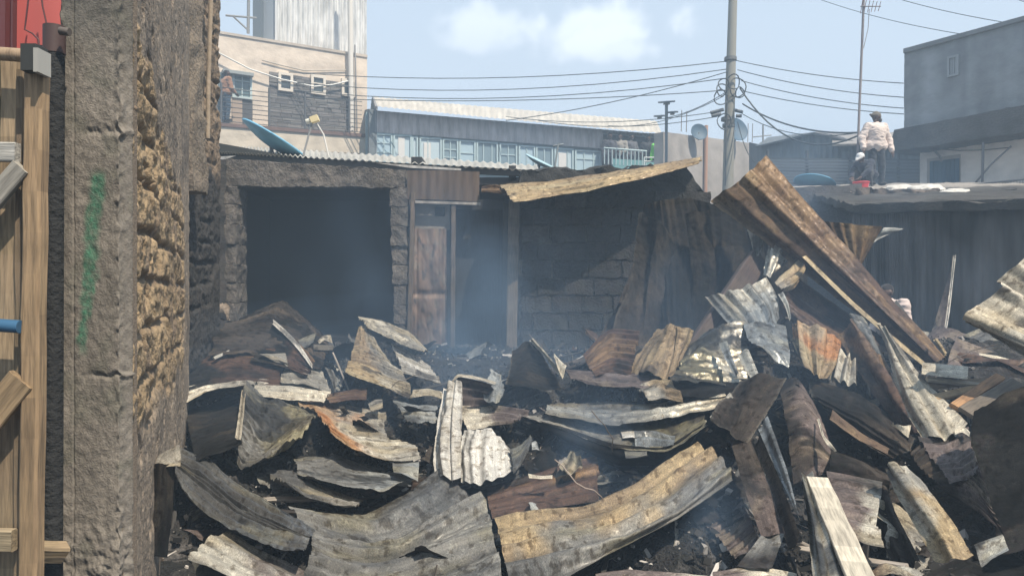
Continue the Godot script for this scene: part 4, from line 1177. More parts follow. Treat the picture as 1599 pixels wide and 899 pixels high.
	part("eaves_board", slab_mesh([Vector3(5.268, 2.944, -11.452), Vector3(8.952, 2.687, -7.716), Vector3(8.952, 2.581, -7.716), Vector3(5.268, 2.786, -11.452)], 0.1, Color(0.04, 0.04, 0.042)), "wood", shack)
	var deck_tone := func(p: Vector3) -> Color:
		var s := 0.05 + 0.04 * nz.get_noise_3d(p.x * 1.2, p.y, p.z * 1.2)
		s += 0.26 * smoothstep(-14.2, -15.8, p.z)      # back half made pale to bounce sunlight onto the white wall
		return Color(s * 1.1, s, s * 0.9)
	part("roof_deck", rough_block([Vector3(6.507, 4.074, -17.800), Vector3(18.994, 4.155, -17.000), Vector3(8.892, 2.654, -7.664), Vector3(5.199, 2.900, -11.408)], 0.12, 0.12, 0.05, 1.2, deck_tone), "burnt_stone", shack)
	var low := thing("low_block_wall", "grey block wall under the blue dish, left of the shack", "wall", Vector3(5.986, 2.017, -14.500))
	part("wall", rough_block([Vector3(5.089, 3.562, -14.500), Vector3(6.561, 3.592, -14.000), Vector3(6.561, 0.321, -14.000), Vector3(5.089, 0.273, -14.500)], 0.2, 0.12, 0.04, 1.2, func(p): return Color(0.11, 0.10, 0.095) * (1.0 + 0.6 * nz.get_noise_3dv(p * 1.3))), "burnt_stone", low)
	var ledge := thing("earth_ledge", "ragged brown earth ledge on which the roof man stands", "ledge", Vector3(6.849, 3.036, -13.500))
	part("ledge", rough_block([Vector3(6.222, 3.397, -13.600), Vector3(7.547, 3.324, -13.300), Vector3(7.547, 3.015, -13.300), Vector3(6.222, 2.999, -13.600)], 1.4, 0.06, 0.12, 1.6, func(p): return Color(0.17, 0.135, 0.11) * (0.9 + 0.6 * nz.get_noise_3dv(p * 2.0))), "burnt_stone", ledge)
	# things on that roof
	for k in 4:
		var a: Vector3 = [Vector3(7.491, 3.512, -14.400), Vector3(7.788, 3.448, -14.000), Vector3(7.830, 3.289, -13.200), Vector3(7.217, 2.756, -10.600)][k]
		var s: float = [0.34, 0.36, 0.30, 0.30][k]
		sack(["flat white sack nearest the man on the cluttered roof", "white sack right of the flat one on the cluttered roof", "grey white rag heap before the blue door on the roof", "pale folded sheet at the roof's right edge"][k], a, s)
	var blk := part("dark_box", rough_block([Vector3(8.207, 3.307, -12.900), Vector3(8.739, 3.351, -12.900), Vector3(8.761, 3.174, -12.900), Vector3(8.184, 3.141, -12.900)], 0.4, 0.05, 0.05, 2.0, func(p): return Color(0.05, 0.045, 0.042)), "burnt_stone")
	tag(blk, "dark scorched box on the cluttered roof's right end", "box")
	var mast := thing("television_aerial", "tall thin television aerial mast rising beside the roof man", "aerial", Vector3(7.694, 3.896, -16.600))
	part("mast", tube_mesh([Vector3(7.680, 3.896, -16.600), Vector3(7.737, 5.493, -16.600), Vector3(7.808, 7.205, -16.600), Vector3(7.851, 8.346, -16.600)], 0.028, Color(0.22, 0.19, 0.19), 8), "painted", mast)
	part("boom", tube_mesh([Vector3(7.765, 7.918, -16.600), Vector3(8.123, 7.842, -16.400)], 0.012, Color(0.25, 0.22, 0.22), 5), "painted", mast)
	for k in 6:
		var p: Vector3 = Vector3(7.794, 7.918, -16.600).lerp(Vector3(8.094, 7.842, -16.400), k / 5.0)
		part("element", tube_mesh([p + Vector3(-0.03, 0.11 - 0.01 * k, 0.12), p - Vector3(-0.03, 0.11 - 0.01 * k, 0.12)], 0.007, Color(0.4, 0.2, 0.2), 4), "painted", mast)
	part("lead", tube_mesh([Vector3(7.917, 7.823, -16.500), Vector3(7.889, 7.384, -16.500), Vector3(7.789, 6.959, -16.500)], 0.008, Color(0.25, 0.22, 0.22), 4), "painted", mast)
	# bits that clutter the skyline behind
	var ant := thing("thin_aerial", "thin rusty aerial rod among the cables right of the pole", "aerial", Vector3(8.767, 6.665, -26.000))
	part("rod", tube_mesh([Vector3(8.767, 6.642, -26.000), Vector3(8.767, 7.335, -26.000)], 0.03, Color(0.2, 0.2, 0.2), 5), "painted", ant)
	part("crossbar", tube_mesh([Vector3(8.387, 6.910, -26.000), Vector3(9.058, 6.977, -26.000)], 0.02, Color(0.25, 0.25, 0.25), 5), "painted", ant)


func sack(label: String, at: Vector3, s: float) -> void:
	var nu := 30
	var nv := 16
	var pos := PackedVector3Array()
	var col := PackedColorArray()
	for j in nv + 1:
		for i in nu + 1:
			var th := PI * j / nv
			var ph := TAU * i / nu
			var d := Vector3(cos(ph) * sin(th), cos(th), sin(ph) * sin(th))
			var q := d
			if i == nu:
				q = Vector3(sin(th), cos(th), 0)
			var r := 1.0 + 0.35 * nz.get_noise_3dv(q * 1.3 + at) + 0.12 * nr.get_noise_3dv(q * 2.0 + at)
			pos.append(at + Vector3(q.x * s, q.y * s * 0.36, q.z * s * 0.7) * r)
			var g := 0.55 + 0.2 * nz.get_noise_3dv(q * 2.0 + at)
			col.append(Color(g, g * 0.95, g * 0.87))
	tag(part("sack", grid_mesh(nu, nv, pos, col, PackedVector2Array()), "cloth"), label, "sack", "pale sacks on the shack roof")


# ---------------------------------------------------------------- the pole and its wires
func pole_and_wires() -> void:
	var p := thing("utility_pole", "tall grey concrete utility pole tangled with cables", "utility pole", Vector3(6.303, 3.909, -22.000))
	part("shaft", tube_mesh([Vector3(6.360, 3.720, -22.000), Vector3(6.417, 6.366, -22.000), Vector3(6.492, 9.012, -22.000), Vector3(6.568, 11.658, -22.000)], 0.165, Color(0.30, 0.29, 0.25), 14, 0.115), "rough_concrete", p)
	for q in [Vector3(6.360, 6.630, -22.000), Vector3(6.398, 6.441, -22.000), Vector3(6.454, 8.407, -22.000)]:
		part("pole_band", tube_mesh([q + Vector3(0, 0.05, 0), q - Vector3(0, 0.05, 0)], 0.18, Color(0.12, 0.12, 0.12), 14), "painted", p)
	for q in [[Vector3(5.815, 6.772, -21.800), Vector3(6.190, 6.866, -21.800)], [Vector3(5.853, 6.679, -21.800), Vector3(6.115, 6.735, -21.800)], [Vector3(6.527, 6.847, -21.800), Vector3(6.752, 6.791, -21.800)], [Vector3(6.564, 6.679, -21.800), Vector3(6.714, 6.679, -21.800)]]:
		part("insulator", tube_mesh(q, 0.05, Color(0.08, 0.09, 0.1), 8), "painted", p)
	rng.seed = 77
	for k in 7:
		var c: Vector3 = [Vector3(6.176, 7.583, -21.750), Vector3(6.120, 7.433, -21.750), Vector3(6.587, 7.508, -21.750), Vector3(6.661, 7.358, -21.750), Vector3(6.101, 7.209, -21.750), Vector3(6.489, 7.671, -21.800), Vector3(6.194, 6.499, -21.750)][k]
		var pts := []
		var r := rng.randf_range(0.12, 0.24)
		for i in 22:
			var t := TAU * i / 21.0 * 1.4
			pts.append(c + Vector3(cos(t) * r, sin(t) * r * 1.2, 0.06 * sin(t * 2.0 + k)))
		part("cable_loop", tube_mesh(pts, 0.018, Color(0.05, 0.055, 0.06), 5), "painted", p)
	part("drop_cable", tube_mesh([Vector3(6.288, 7.246, -21.750), Vector3(6.250, 6.312, -21.750), Vector3(6.232, 4.630, -21.750)], 0.02, Color(0.06, 0.06, 0.065), 5), "painted", p)
	var names := [
		"topmost of the wires strung left from the utility pole", "second wire from the top strung left from the utility pole", "third wire from the top strung left from the utility pole", "fourth wire from the top, faint, strung left from the pole",
		"wire slanting steeply down left from the pole past the cloud", "wire sloping to the street lamp from the pole's cable loops", "lower wire sloping to the street lamp from the pole", "low wire crossing left just above the long pale roof", "lowest wire crossing left just above the long pale roof"]
	var left := [[Vector3(6.436, 8.350, -22.000), Vector3(-11.157, 9.546, -26.000), 0.55], [Vector3(6.322, 8.104, -22.000), Vector3(-11.157, 9.323, -26.000), 0.7], [Vector3(6.322, 7.840, -22.000), Vector3(-11.157, 9.055, -26.000), 0.7], [Vector3(6.284, 7.481, -22.000), Vector3(-11.157, 8.563, -26.000), 0.35], [Vector3(6.331, 8.000, -21.900), Vector3(-0.198, 7.109, -24.300), 0.15], [Vector3(6.256, 7.379, -21.900), Vector3(4.959, 7.124, -24.000), 0.1], [Vector3(6.218, 7.285, -21.900), Vector3(3.556, 7.639, -27.500), 0.3], [Vector3(6.040, 6.810, -21.800), Vector3(-0.212, 7.625, -26.000), 0.25], [Vector3(6.002, 6.660, -21.800), Vector3(0.905, 7.491, -26.000), 0.25]]
	for k in left.size():
		wire(names[k], left[k][0], left[k][1], left[k][2], 0.014 if k < 5 else 0.012)
	names = ["topmost of the wires running right from the pole to the grey building", "second wire from the top running right from the pole", "third wire from the top running right from the pole", "fourth, faint wire running right from the pole",
		"thick black cable drooping right from the pole to the roof mast", "thick cable just above the drooping one right of the pole", "slack cable running level right of the pole over the sheds", "high wire crossing the sky behind the aerial's tip", "high wire at the upper right corner of the sky", "wire clipping the top right corner of the sky", "short slack cable hanging below the pole's loops toward the shed"]
	var right := [[Vector3(6.587, 8.369, -22.000), Vector3(10.103, 6.920, -19.200), 0.1], [Vector3(6.662, 8.086, -22.000), Vector3(10.103, 6.557, -19.200), 0.12], [Vector3(6.776, 7.764, -22.000), Vector3(10.103, 6.277, -19.200), 0.12], [Vector3(6.814, 7.462, -22.000), Vector3(10.103, 6.128, -19.200), 0.1], [Vector3(6.677, 7.484, -21.800), Vector3(7.708, 5.037, -16.600), 0.75], [Vector3(6.752, 7.034, -21.800), Vector3(7.801, 5.150, -16.800), 0.25], [Vector3(6.752, 6.735, -21.800), Vector3(7.967, 5.206, -17.000), 0.3], [Vector3(12.126, 13.364, -30.000), Vector3(13.618, 9.087, -22.000), 0.15], [Vector3(13.413, 11.757, -26.000), Vector3(14.442, 8.600, -20.000), 0.1], [Vector3(15.887, 11.083, -24.000), Vector3(15.129, 8.995, -20.000), 0.05], [Vector3(6.602, 6.510, -21.800), Vector3(7.381, 5.421, -22.000), 0.45]]
	for k in right.size():
		wire(names[k], right[k][0], right[k][1], right[k][2], 0.022 if k in [4, 5] else 0.012)


func wire(label: String, a: Vector3, b: Vector3, drop: float, r: float) -> void:
	tag(part("power_line", tube_mesh(sag(a, b, drop), r, Color(0.05, 0.055, 0.06), 5), "painted"), label, "wire", "wires strung from the utility pole")


# ---------------------------------------------------------------- the timber gate at the left edge
func gate() -> void:
	var red := thing("red_iron_wall", "red painted iron wall behind the timber gate at upper left", "wall", Vector3(-2.411, 2.669, -3.600))
	part("red_sheet", corrugated([Vector3(-5.256, 3.319, -3.600), Vector3(-2.473, 3.319, -3.600), Vector3(-2.009, 3.319, -3.600)], [Vector3(-5.256, -0.053, -3.600), Vector3(-2.473, -0.053, -3.600), Vector3(-2.009, -0.053, -3.600)], 0.4, 0.006, Color(0.50, 0.10, 0.085), 0.12, 4), "painted", red)
	part("dark_rib", slab_mesh([Vector3(-2.444, 3.204, -3.550), Vector3(-2.414, 3.204, -3.550), Vector3(-2.420, 2.594, -3.550), Vector3(-2.451, 2.594, -3.550)], 0.04, Color(0.12, 0.03, 0.03)), "painted", red)
	part("dark_rib", slab_mesh([Vector3(-2.386, 3.204, -3.550), Vector3(-2.377, 3.204, -3.550), Vector3(-2.383, 2.594, -3.550), Vector3(-2.393, 2.594, -3.550)], 0.03, Color(0.10, 0.03, 0.03)), "painted", red)
	part("hanging_wire", tube_mesh([Vector3(-2.266, 3.062, -3.500), Vector3(-2.284, 2.911, -3.500), Vector3(-2.290, 2.863, -3.500), Vector3(-2.254, 2.845, -3.500), Vector3(-2.224, 2.815, -3.500), Vector3(-2.221, 2.776, -3.500)], 0.004, Color(0.08, 0.02, 0.02), 5), "painted", red)
	part("hanging_wire", tube_mesh([Vector3(-2.215, 3.062, -3.500), Vector3(-2.206, 2.972, -3.500), Vector3(-2.188, 2.893, -3.500)], 0.004, Color(0.08, 0.02, 0.02), 5), "painted", red)
	var g := thing("timber_gate", "weathered timber gate with blue bolt beside the concrete column", "gate", Vector3(-1.540, 0.365, -2.300))
	var tan_ := Color(0.36, 0.265, 0.165)
	var grey := Color(0.24, 0.185, 0.125)
	plank("board", Vector3(-1.576, 2.375, -2.360), Vector3(-1.593, 0.270, -2.360), 0.077, 0.022, tan_, g)
	plank("board", Vector3(-1.661, 2.401, -2.365), Vector3(-1.677, 0.267, -2.365), 0.077, 0.022, grey, g)
	plank("board", Vector3(-1.739, 2.399, -2.360), Vector3(-1.755, 0.270, -2.360), 0.077, 0.022, tan_, g)
	plank("board", Vector3(-1.824, 2.401, -2.365), Vector3(-1.840, 0.267, -2.365), 0.077, 0.022, grey, g)
	for k in 8:
		var shift := Vector3(-0.081 * (k + 1), 0, 0)
		plank("board", Vector3(-1.821, 2.400, -2.362) + shift, Vector3(-1.837, 0.269, -2.362) + shift, 0.077, 0.022, tan_ if k % 2 == 0 else grey, g)
	plank("stile", Vector3(-1.467, 2.325, -2.300), Vector3(-1.489, 0.305, -2.300), 0.057, 0.05, Color(0.36, 0.245, 0.14), g)
	plank("stile_edge", Vector3(-1.542, 2.334, -2.345), Vector3(-1.554, 0.279, -2.345), 0.024, 0.03, Color(0.22, 0.16, 0.10), g)
	part("top_rail", tube_mesh([Vector3(-2.408, 2.378, -2.280), Vector3(-1.566, 2.366, -2.280), Vector3(-1.480, 2.360, -2.280)], 0.021, Color(0.33, 0.235, 0.15), 12), "wood", g)
	plank("white_batten", Vector3(-2.419, 2.074, -2.290), Vector3(-1.518, 2.066, -2.290), 0.057, 0.03, Color(0.50, 0.48, 0.44), g)
	plank("brace", Vector3(-1.750, 1.738, -2.290), Vector3(-1.496, 2.017, -2.280), 0.059, 0.025, Color(0.40, 0.37, 0.32), g)
	plank("brace", Vector3(-1.742, 1.071, -2.280), Vector3(-1.499, 1.371, -2.280), 0.087, 0.025, Color(0.33, 0.23, 0.13), g)
	plank("foot_batten", Vector3(-2.419, 0.886, -2.290), Vector3(-1.530, 0.878, -2.290), 0.067, 0.03, Color(0.42, 0.33, 0.21), g)
	part("blue_bolt", tube_mesh([Vector3(-2.398, 1.546, -2.270), Vector3(-1.559, 1.536, -2.270), Vector3(-1.499, 1.532, -2.270)], 0.020, Color(0.03, 0.10, 0.19), 12), "painted", g)
	var st := begin(Color(0.03, 0.028, 0.027))
	bx(st, Vector3(-1.456, 2.345, -2.270), Vector3(0.046, 0.08, 0.06))
	part("hinge_strap", fin(st), "painted", g)
	st = begin(Color(0.32, 0.31, 0.29))
	bx(st, Vector3(-1.427, 2.333, -2.262), Vector3(0.014, 0.072, 0.064))
	part("strap_wrap", fin(st), "cloth", g)
	var post := thing("charred_post", "black charred round post between the gate and the column", "post", Vector3(-1.567, 0.225, -2.550))
	part("shaft", tube_mesh([Vector3(-1.567, 2.538, -2.550), Vector3(-1.572, 1.758, -2.550), Vector3(-1.576, 0.115, -2.550)], 0.033, Color(0.022, 0.02, 0.02), 14), "burnt_stone", post)
	part("iron_cap", tube_mesh([Vector3(-1.567, 2.545, -2.550), Vector3(-1.567, 2.451, -2.550)], 0.035, Color(0.06, 0.035, 0.03), 14), "painted", post)
	part("stub", tube_mesh([Vector3(-1.517, 2.512, -2.500), Vector3(-1.485, 2.508, -2.500)], 0.014, Color(0.10, 0.08, 0.07), 8), "painted", post)
	var sill := plank("sill_timber", Vector3(-1.546, 0.792, -2.420), Vector3(-1.507, 0.764, -2.500), 0.062, 0.05, Color(0.34, 0.25, 0.15))
	tag(sill, "short timber rail bridging gate foot and concrete column", "timber")
	var back := thing("dark_boarding", "black boarding behind the gap between gate and column", "boarding", Vector3(-1.842, 0.029, -2.900))
	part("board", slab_mesh([Vector3(-1.892, 2.595, -2.900), Vector3(-1.673, 2.595, -2.900), Vector3(-1.673, 0.154, -2.900), Vector3(-1.892, 0.154, -2.900)], 0.03, Color(0.02, 0.02, 0.021)), "wood", back)
	part("board", slab_mesh([Vector3(-3.800, 2.460, -2.950), Vector3(-1.920, 2.460, -2.950), Vector3(-1.920, 0.128, -2.950), Vector3(-3.800, 0.128, -2.950)], 0.03, Color(0.06, 0.02, 0.018)), "wood", back)


# ---------------------------------------------------------------- people: one smooth surface per body or garment
# bones: [from, to, radius at from, radius at to, colour]; joined by a smooth minimum and meshed as surface nets
func flesh(bones: Array, cell: float, k: float, wrinkle := 0.0) -> ArrayMesh:
	var lo := Vector3.ONE * 1e6
	var hi := -lo
	for b in bones:
		var rr := maxf(b[2], b[3]) + k + cell * 2.0
		for p in [b[0], b[1]]:
			lo = lo.min(p - Vector3.ONE * rr)
			hi = hi.max(p + Vector3.ONE * rr)
	var nx := int((hi.x - lo.x) / cell) + 2
	var ny := int((hi.y - lo.y) / cell) + 2
	var nz_ := int((hi.z - lo.z) / cell) + 2
	var f := PackedFloat32Array()
	f.resize(nx * ny * nz_)
	f.fill(1.0)
	var near := PackedFloat32Array()
	near.resize(f.size())
	near.fill(1.0)
	var who := PackedByteArray()
	who.resize(f.size())
	for bi in bones.size():
		var b: Array = bones[bi]
		var a: Vector3 = b[0]
		var ab: Vector3 = b[1] - a
		var l2 := maxf(ab.length_squared(), 1e-9)
		var pad := Vector3.ONE * (maxf(b[2], b[3]) + k * 1.5 + cell * 2.0)
		var i0: Vector3 = ((a.min(b[1]) - pad - lo) / cell).max(Vector3.ZERO)
		var i1: Vector3 = ((a.max(b[1]) + pad - lo) / cell).min(Vector3(nx - 1, ny - 1, nz_ - 1))
		for z in range(int(i0.z), int(i1.z) + 1):
			for y in range(int(i0.y), int(i1.y) + 1):
				for x in range(int(i0.x), int(i1.x) + 1):
					var p := lo + Vector3(x, y, z) * cell - a
					var t := clampf(p.dot(ab) / l2, 0.0, 1.0)
					var d := p.distance_to(ab * t) - lerpf(b[2], b[3], t)
					var n := (z * ny + y) * nx + x
					var h := maxf(k - absf(d - f[n]), 0.0) / k
					f[n] = minf(d, f[n]) - h * h * k * 0.25
					if d < near[n]:
						near[n] = d
						who[n] = bi
	var pos := PackedVector3Array()
	var col := PackedColorArray()
	var at := {}
	var step := [1, nx, nx * ny]
	for z in nz_ - 1:
		for y in ny - 1:
			for x in nx - 1:
				var n := (z * ny + y) * nx + x
				var m := 0
				for c in 8:
					if f[n + (c & 1) + (c >> 1 & 1) * nx + (c >> 2) * nx * ny] < 0.0:
						m += 1
				if m == 0 or m == 8:
					continue
				var s := Vector3.ZERO
				var cnt := 0
				for c in 8:
					for ax in 3:
						if c >> ax & 1:
							continue
						var c2 := c | (1 << ax)
						var va := f[n + (c & 1) + (c >> 1 & 1) * nx + (c >> 2) * nx * ny]
						var vb := f[n + (c2 & 1) + (c2 >> 1 & 1) * nx + (c2 >> 2) * nx * ny]
						if (va < 0.0) != (vb < 0.0):
							var t := va / (va - vb)
							s += Vector3(c & 1, c >> 1 & 1, c >> 2).lerp(Vector3(c2 & 1, c2 >> 1 & 1, c2 >> 2), t)
							cnt += 1
				at[n] = pos.size()
				pos.append(lo + (Vector3(x, y, z) + s / cnt) * cell)
				col.append(bones[who[n]][4])
	var nrm := PackedVector3Array()
	nrm.resize(pos.size())
	var idx := PackedInt32Array()
	for z in range(1, nz_ - 1):
		for y in range(1, ny - 1):
			for x in range(1, nx - 1):
				var n := (z * ny + y) * nx + x
				for ax in 3:
					var s0 := f[n] < 0.0
					if s0 == (f[n + step[ax]] < 0.0):
						continue
					var u: int = step[(ax + 1) % 3]
					var v: int = step[(ax + 2) % 3]
					if not (at.has(n) and at.has(n - u) and at.has(n - v) and at.has(n - u - v)):
						continue
					var q := [at[n], at[n - u], at[n - u - v], at[n - v]]
					if s0:
						q = [q[3], q[2], q[1], q[0]]
					idx.append_array([q[0], q[1], q[2], q[0], q[2], q[3]])
					var nn: Vector3 = (pos[q[2]] - pos[q[0]]).cross(pos[q[1]] - pos[q[0]])
					for w in q:
						nrm[w] += nn
	for i in nrm.size():
		nrm[i] = nrm[i].normalized()
		if wrinkle > 0.0:      # folds of cloth: across the limbs more than along them
			pos[i] += nrm[i] * wrinkle * (nr.get_noise_3dv(pos[i] * Vector3(5.0, 9.0, 5.0)) + 0.6 * nz.get_noise_3dv(pos[i] * Vector3(6, 14, 6)))
	if wrinkle > 0.0:
		nrm.fill(Vector3.ZERO)
		for i in range(0, idx.size(), 3):
			var fn := (pos[idx[i + 2]] - pos[idx[i]]).cross(pos[idx[i + 1]] - pos[idx[i]])
			for q in 3:
				nrm[idx[i + q]] += fn
		for i in nrm.size():
			nrm[i] = nrm[i].normalized()
	var arr := []
	arr.resize(Mesh.ARRAY_MAX)
	arr[Mesh.ARRAY_VERTEX] = pos
	arr[Mesh.ARRAY_NORMAL] = nrm
	arr[Mesh.ARRAY_COLOR] = col
	arr[Mesh.ARRAY_INDEX] = idx
	var me := ArrayMesh.new()
	me.add_surface_from_arrays(Mesh.PRIMITIVE_TRIANGLES, arr)
	return me


func hand_bones(w: Vector3, dir: Vector3, side: Vector3, skin: Color) -> Array:
	# palm, four bent fingers of unequal length, and a thumb that leaves the side of the palm
	var n := dir.cross(side).normalized()
	var out := [[w, w + dir * 0.075, 0.024, 0.030, skin], [w + side * 0.018 + dir * 0.02, w + side * 0.022 + dir * 0.08, 0.017, 0.017, skin], [w - side * 0.018 + dir * 0.02, w - side * 0.022 + dir * 0.076, 0.017, 0.016, skin]]
	var lens := [0.072, 0.080, 0.075, 0.058]
	for k in 4:
		var b := w + dir * 0.085 + side * (0.030 - 0.020 * k)
		var m: Vector3 = b + dir * lens[k] * 0.5 + n * 0.008
		var e: Vector3 = m + (dir * 0.8 + n * 0.6).normalized() * lens[k] * 0.5
		out.append([b, m, 0.0095, 0.0088, skin])
		out.append([m, e, 0.0088, 0.0075, skin])
	var t := w + dir * 0.03 + side * 0.028
	out.append([t, t + dir * 0.032 + side * 0.030, 0.0135, 0.0105, skin])
	out.append([t + dir * 0.032 + side * 0.030, t + dir * 0.062 + side * 0.034 + n * 0.008, 0.0105, 0.009, skin])
	return out


# j: joints in metres from the feet, x to the person's left as seen from the front (the picture's right when facing the camera)
func person(label: String, at: Vector3, yaw: float, s: float, cell: float, j: Dictionary, c: Dictionary, hat := "") -> Node3D:
	var o := thing("person", label, "person", at)
	var bs := Basis(Vector3.UP, yaw) * s
	var P_ := {}
	for key in j:
		P_[key] = at + bs * j[key]
	var skin: Color = c.skin
	var fw := bs * (j.get("look", Vector3(0, 0, 1)) as Vector3).normalized() / s
	var up := bs * (j.get("crown", Vector3(0, 1, 0)) as Vector3).normalized() / s
	var rt := up.cross(fw).normalized()
	var h: Vector3 = P_.head
	var body := []
	body.append([P_.neck, h - up * 0.05 * s, 0.056 * s, 0.054 * s, skin])
	body.append([P_.hips, P_.chest, 0.13 * s, 0.14 * s, skin])
	for k in ["l", "r"]:
		body.append([P_["sh_" + k], P_["el_" + k], 0.05 * s, 0.042 * s, skin])
		body.append([P_["el_" + k], P_["wr_" + k], 0.042 * s, 0.028 * s, skin])
		body.append([P_["hp_" + k], P_["kn_" + k], 0.075 * s, 0.052 * s, skin])
		body.append([P_["kn_" + k], P_["an_" + k], 0.052 * s, 0.036 * s, skin])
	var st := SurfaceTool.new()
	st.begin(Mesh.PRIMITIVE_TRIANGLES)
	st.append_from(flesh(body, cell, 0.03), 0, Transform3D())
	var dark := skin * 0.25
	var hb := [[h - fw * 0.018 * s + up * 0.02 * s, h + fw * 0.012 * s + up * 0.02 * s, 0.088 * s, 0.084 * s, skin], [h + fw * 0.02 * s - up * 0.05 * s, h + fw * 0.045 * s - up * 0.085 * s, 0.064 * s, 0.040 * s, skin],
		[h + fw * 0.085 * s + up * 0.005 * s, h + fw * 0.112 * s - up * 0.035 * s, 0.010 * s, 0.017 * s, skin], [h + fw * 0.088 * s - up * 0.072 * s + rt * 0.02 * s, h + fw * 0.088 * s - up * 0.072 * s - rt * 0.02 * s, 0.011 * s, 0.011 * s, skin * 0.7],
		[h + fw * 0.085 * s + up * 0.025 * s + rt * 0.04 * s, h + fw * 0.085 * s + up * 0.025 * s - rt * 0.04 * s, 0.014 * s, 0.014 * s, skin]]
	for sgn in [-1.0, 1.0]:
		hb.append([h + rt * sgn * 0.034 * s + fw * 0.083 * s + up * 0.004 * s, h + rt * sgn * 0.036 * s + fw * 0.083 * s + up * 0.004 * s, 0.011 * s, 0.011 * s, dark])
		hb.append([h + rt * sgn * 0.084 * s + up * 0.015 * s, h + rt * sgn * 0.092 * s - up * 0.025 * s - fw * 0.01 * s, 0.018 * s, 0.012 * s, skin])
	st.append_from(flesh(hb, maxf(cell * 0.5, 0.007), 0.022 * s), 0, Transform3D())
	for k in ["l", "r"]:
		var dir: Vector3 = (P_["wr_" + k] - P_["el_" + k]).normalized()
		var side: Vector3 = fw - dir * fw.dot(dir)
		side = side.normalized() if side.length() > 0.1 else rt
		st.append_from(flesh(hand_bones(P_["wr_" + k], dir, side, skin), 0.0065, 0.008), 0, Transform3D())
	part("body", st.commit(), "skin", o)
	# garments, a little outside the body
	var top := []
	var tc: Color = c.top
	var puff: float = c.get("puff", 1.0)
	top.append([P_.hips + (P_.chest - P_.hips) * 0.1, P_.chest, 0.165 * s * puff, 0.175 * s * puff, tc])
	top.append([P_.chest, P_.neck - up * 0.03 * s, 0.16 * s * puff, 0.085 * s, tc])
	top.append([P_.hp_l.lerp(P_.hp_r, -0.3) + up * 0.05 * s, P_.hp_l.lerp(P_.hp_r, 1.3) + up * 0.05 * s, 0.115 * s * puff, 0.115 * s * puff, tc])
	for k in ["l", "r"]:
		top.append([P_.chest.lerp(P_["sh_" + k], 0.4), P_["sh_" + k], 0.12 * s, 0.085 * s * puff, tc])
		top.append([P_.hips.lerp(P_["hp_" + k], 0.6) + (P_.chest - P_.hips) * 0.3, P_["chest"].lerp(P_["sh_" + k], 0.5), 0.11 * s * puff, 0.12 * s * puff, tc])
		top.append([P_["sh_" + k], P_["el_" + k], 0.082 * s * puff, 0.068 * s * puff, tc])
		top.append([P_["el_" + k], P_["el_" + k].lerp(P_["wr_" + k], 0.93), 0.068 * s * puff, 0.048 * s * puff, tc])
	part("jacket", flesh(top, cell, 0.03, 0.016 * s), "cloth", o)
	if c.has("collar"):
		part("collar", flesh([[P_.neck - up * 0.02 * s + rt * 0.06 * s, P_.neck - up * 0.02 * s - rt * 0.06 * s, 0.05 * s, 0.05 * s, c.collar], [P_.neck - up * 0.02 * s - fw * 0.05 * s, P_.neck - up * 0.03 * s + fw * 0.06 * s, 0.05 * s, 0.045 * s, c.collar]], cell * 0.7, 0.02), "cloth", o)
	var leg := []
	leg.append([P_.hp_l, P_.hp_r, 0.13 * s, 0.13 * s, c.legs])
	for k in ["l", "r"]:
		leg.append([P_["hp_" + k], P_["kn_" + k], 0.108 * s, 0.078 * s, c.legs])
		leg.append([P_["kn_" + k], P_["an_" + k], 0.078 * s, 0.062 * s, c.legs])
	part("trousers", flesh(leg, cell, 0.03, 0.012 * s), "cloth", o)
	for k in ["l", "r"]:
		var a: Vector3 = P_["an_" + k]
		var toe: Vector3 = a + bs * (j.get("toe_" + k, Vector3(0, -0.035, 0.15)) as Vector3)
		part("shoe", flesh([[a - Vector3(0, 0.03 * s, 0), toe, 0.05 * s, 0.038 * s, c.get("shoes", Color(0.03, 0.03, 0.03))]], cell * 0.7, 0.01), "cloth", o)
	var hair: Color = c.get("hair", Color(0.012, 0.011, 0.011))
	var hairs := [[h - fw * 0.03 * s + up * 0.035 * s, h + fw * 0.012 * s + up * 0.05 * s, 0.09 * s, 0.078 * s, hair], [h - fw * 0.05 * s - up * 0.03 * s, h - fw * 0.05 * s + up * 0.02 * s, 0.062 * s, 0.08 * s, hair]]
	if c.has("bunch"):
		hairs.append([h - fw * 0.09 * s, h - fw * 0.13 * s - up * 0.05 * s, 0.05 * s, 0.06 * s, hair])
	part("hair", flesh(hairs, maxf(cell * 0.6, 0.009), 0.02), "cloth", o)
	if hat:
		var hc: Color = c.hat
		part("cap", flesh([[h + up * 0.045 * s - fw * 0.02 * s, h + up * 0.06 * s + fw * 0.02 * s, 0.098 * s, 0.09 * s, hc], [h + up * 0.04 * s + fw * 0.07 * s + rt * 0.05 * s, h + up * 0.035 * s + fw * 0.24 * s, 0.04 * s, 0.02 * s, hc * 0.7], [h + up * 0.04 * s + fw * 0.07 * s - rt * 0.05 * s, h + up * 0.035 * s + fw * 0.24 * s, 0.04 * s, 0.02 * s, hc * 0.7]], maxf(cell * 0.6, 0.008), 0.015), "cloth", o)
	return o


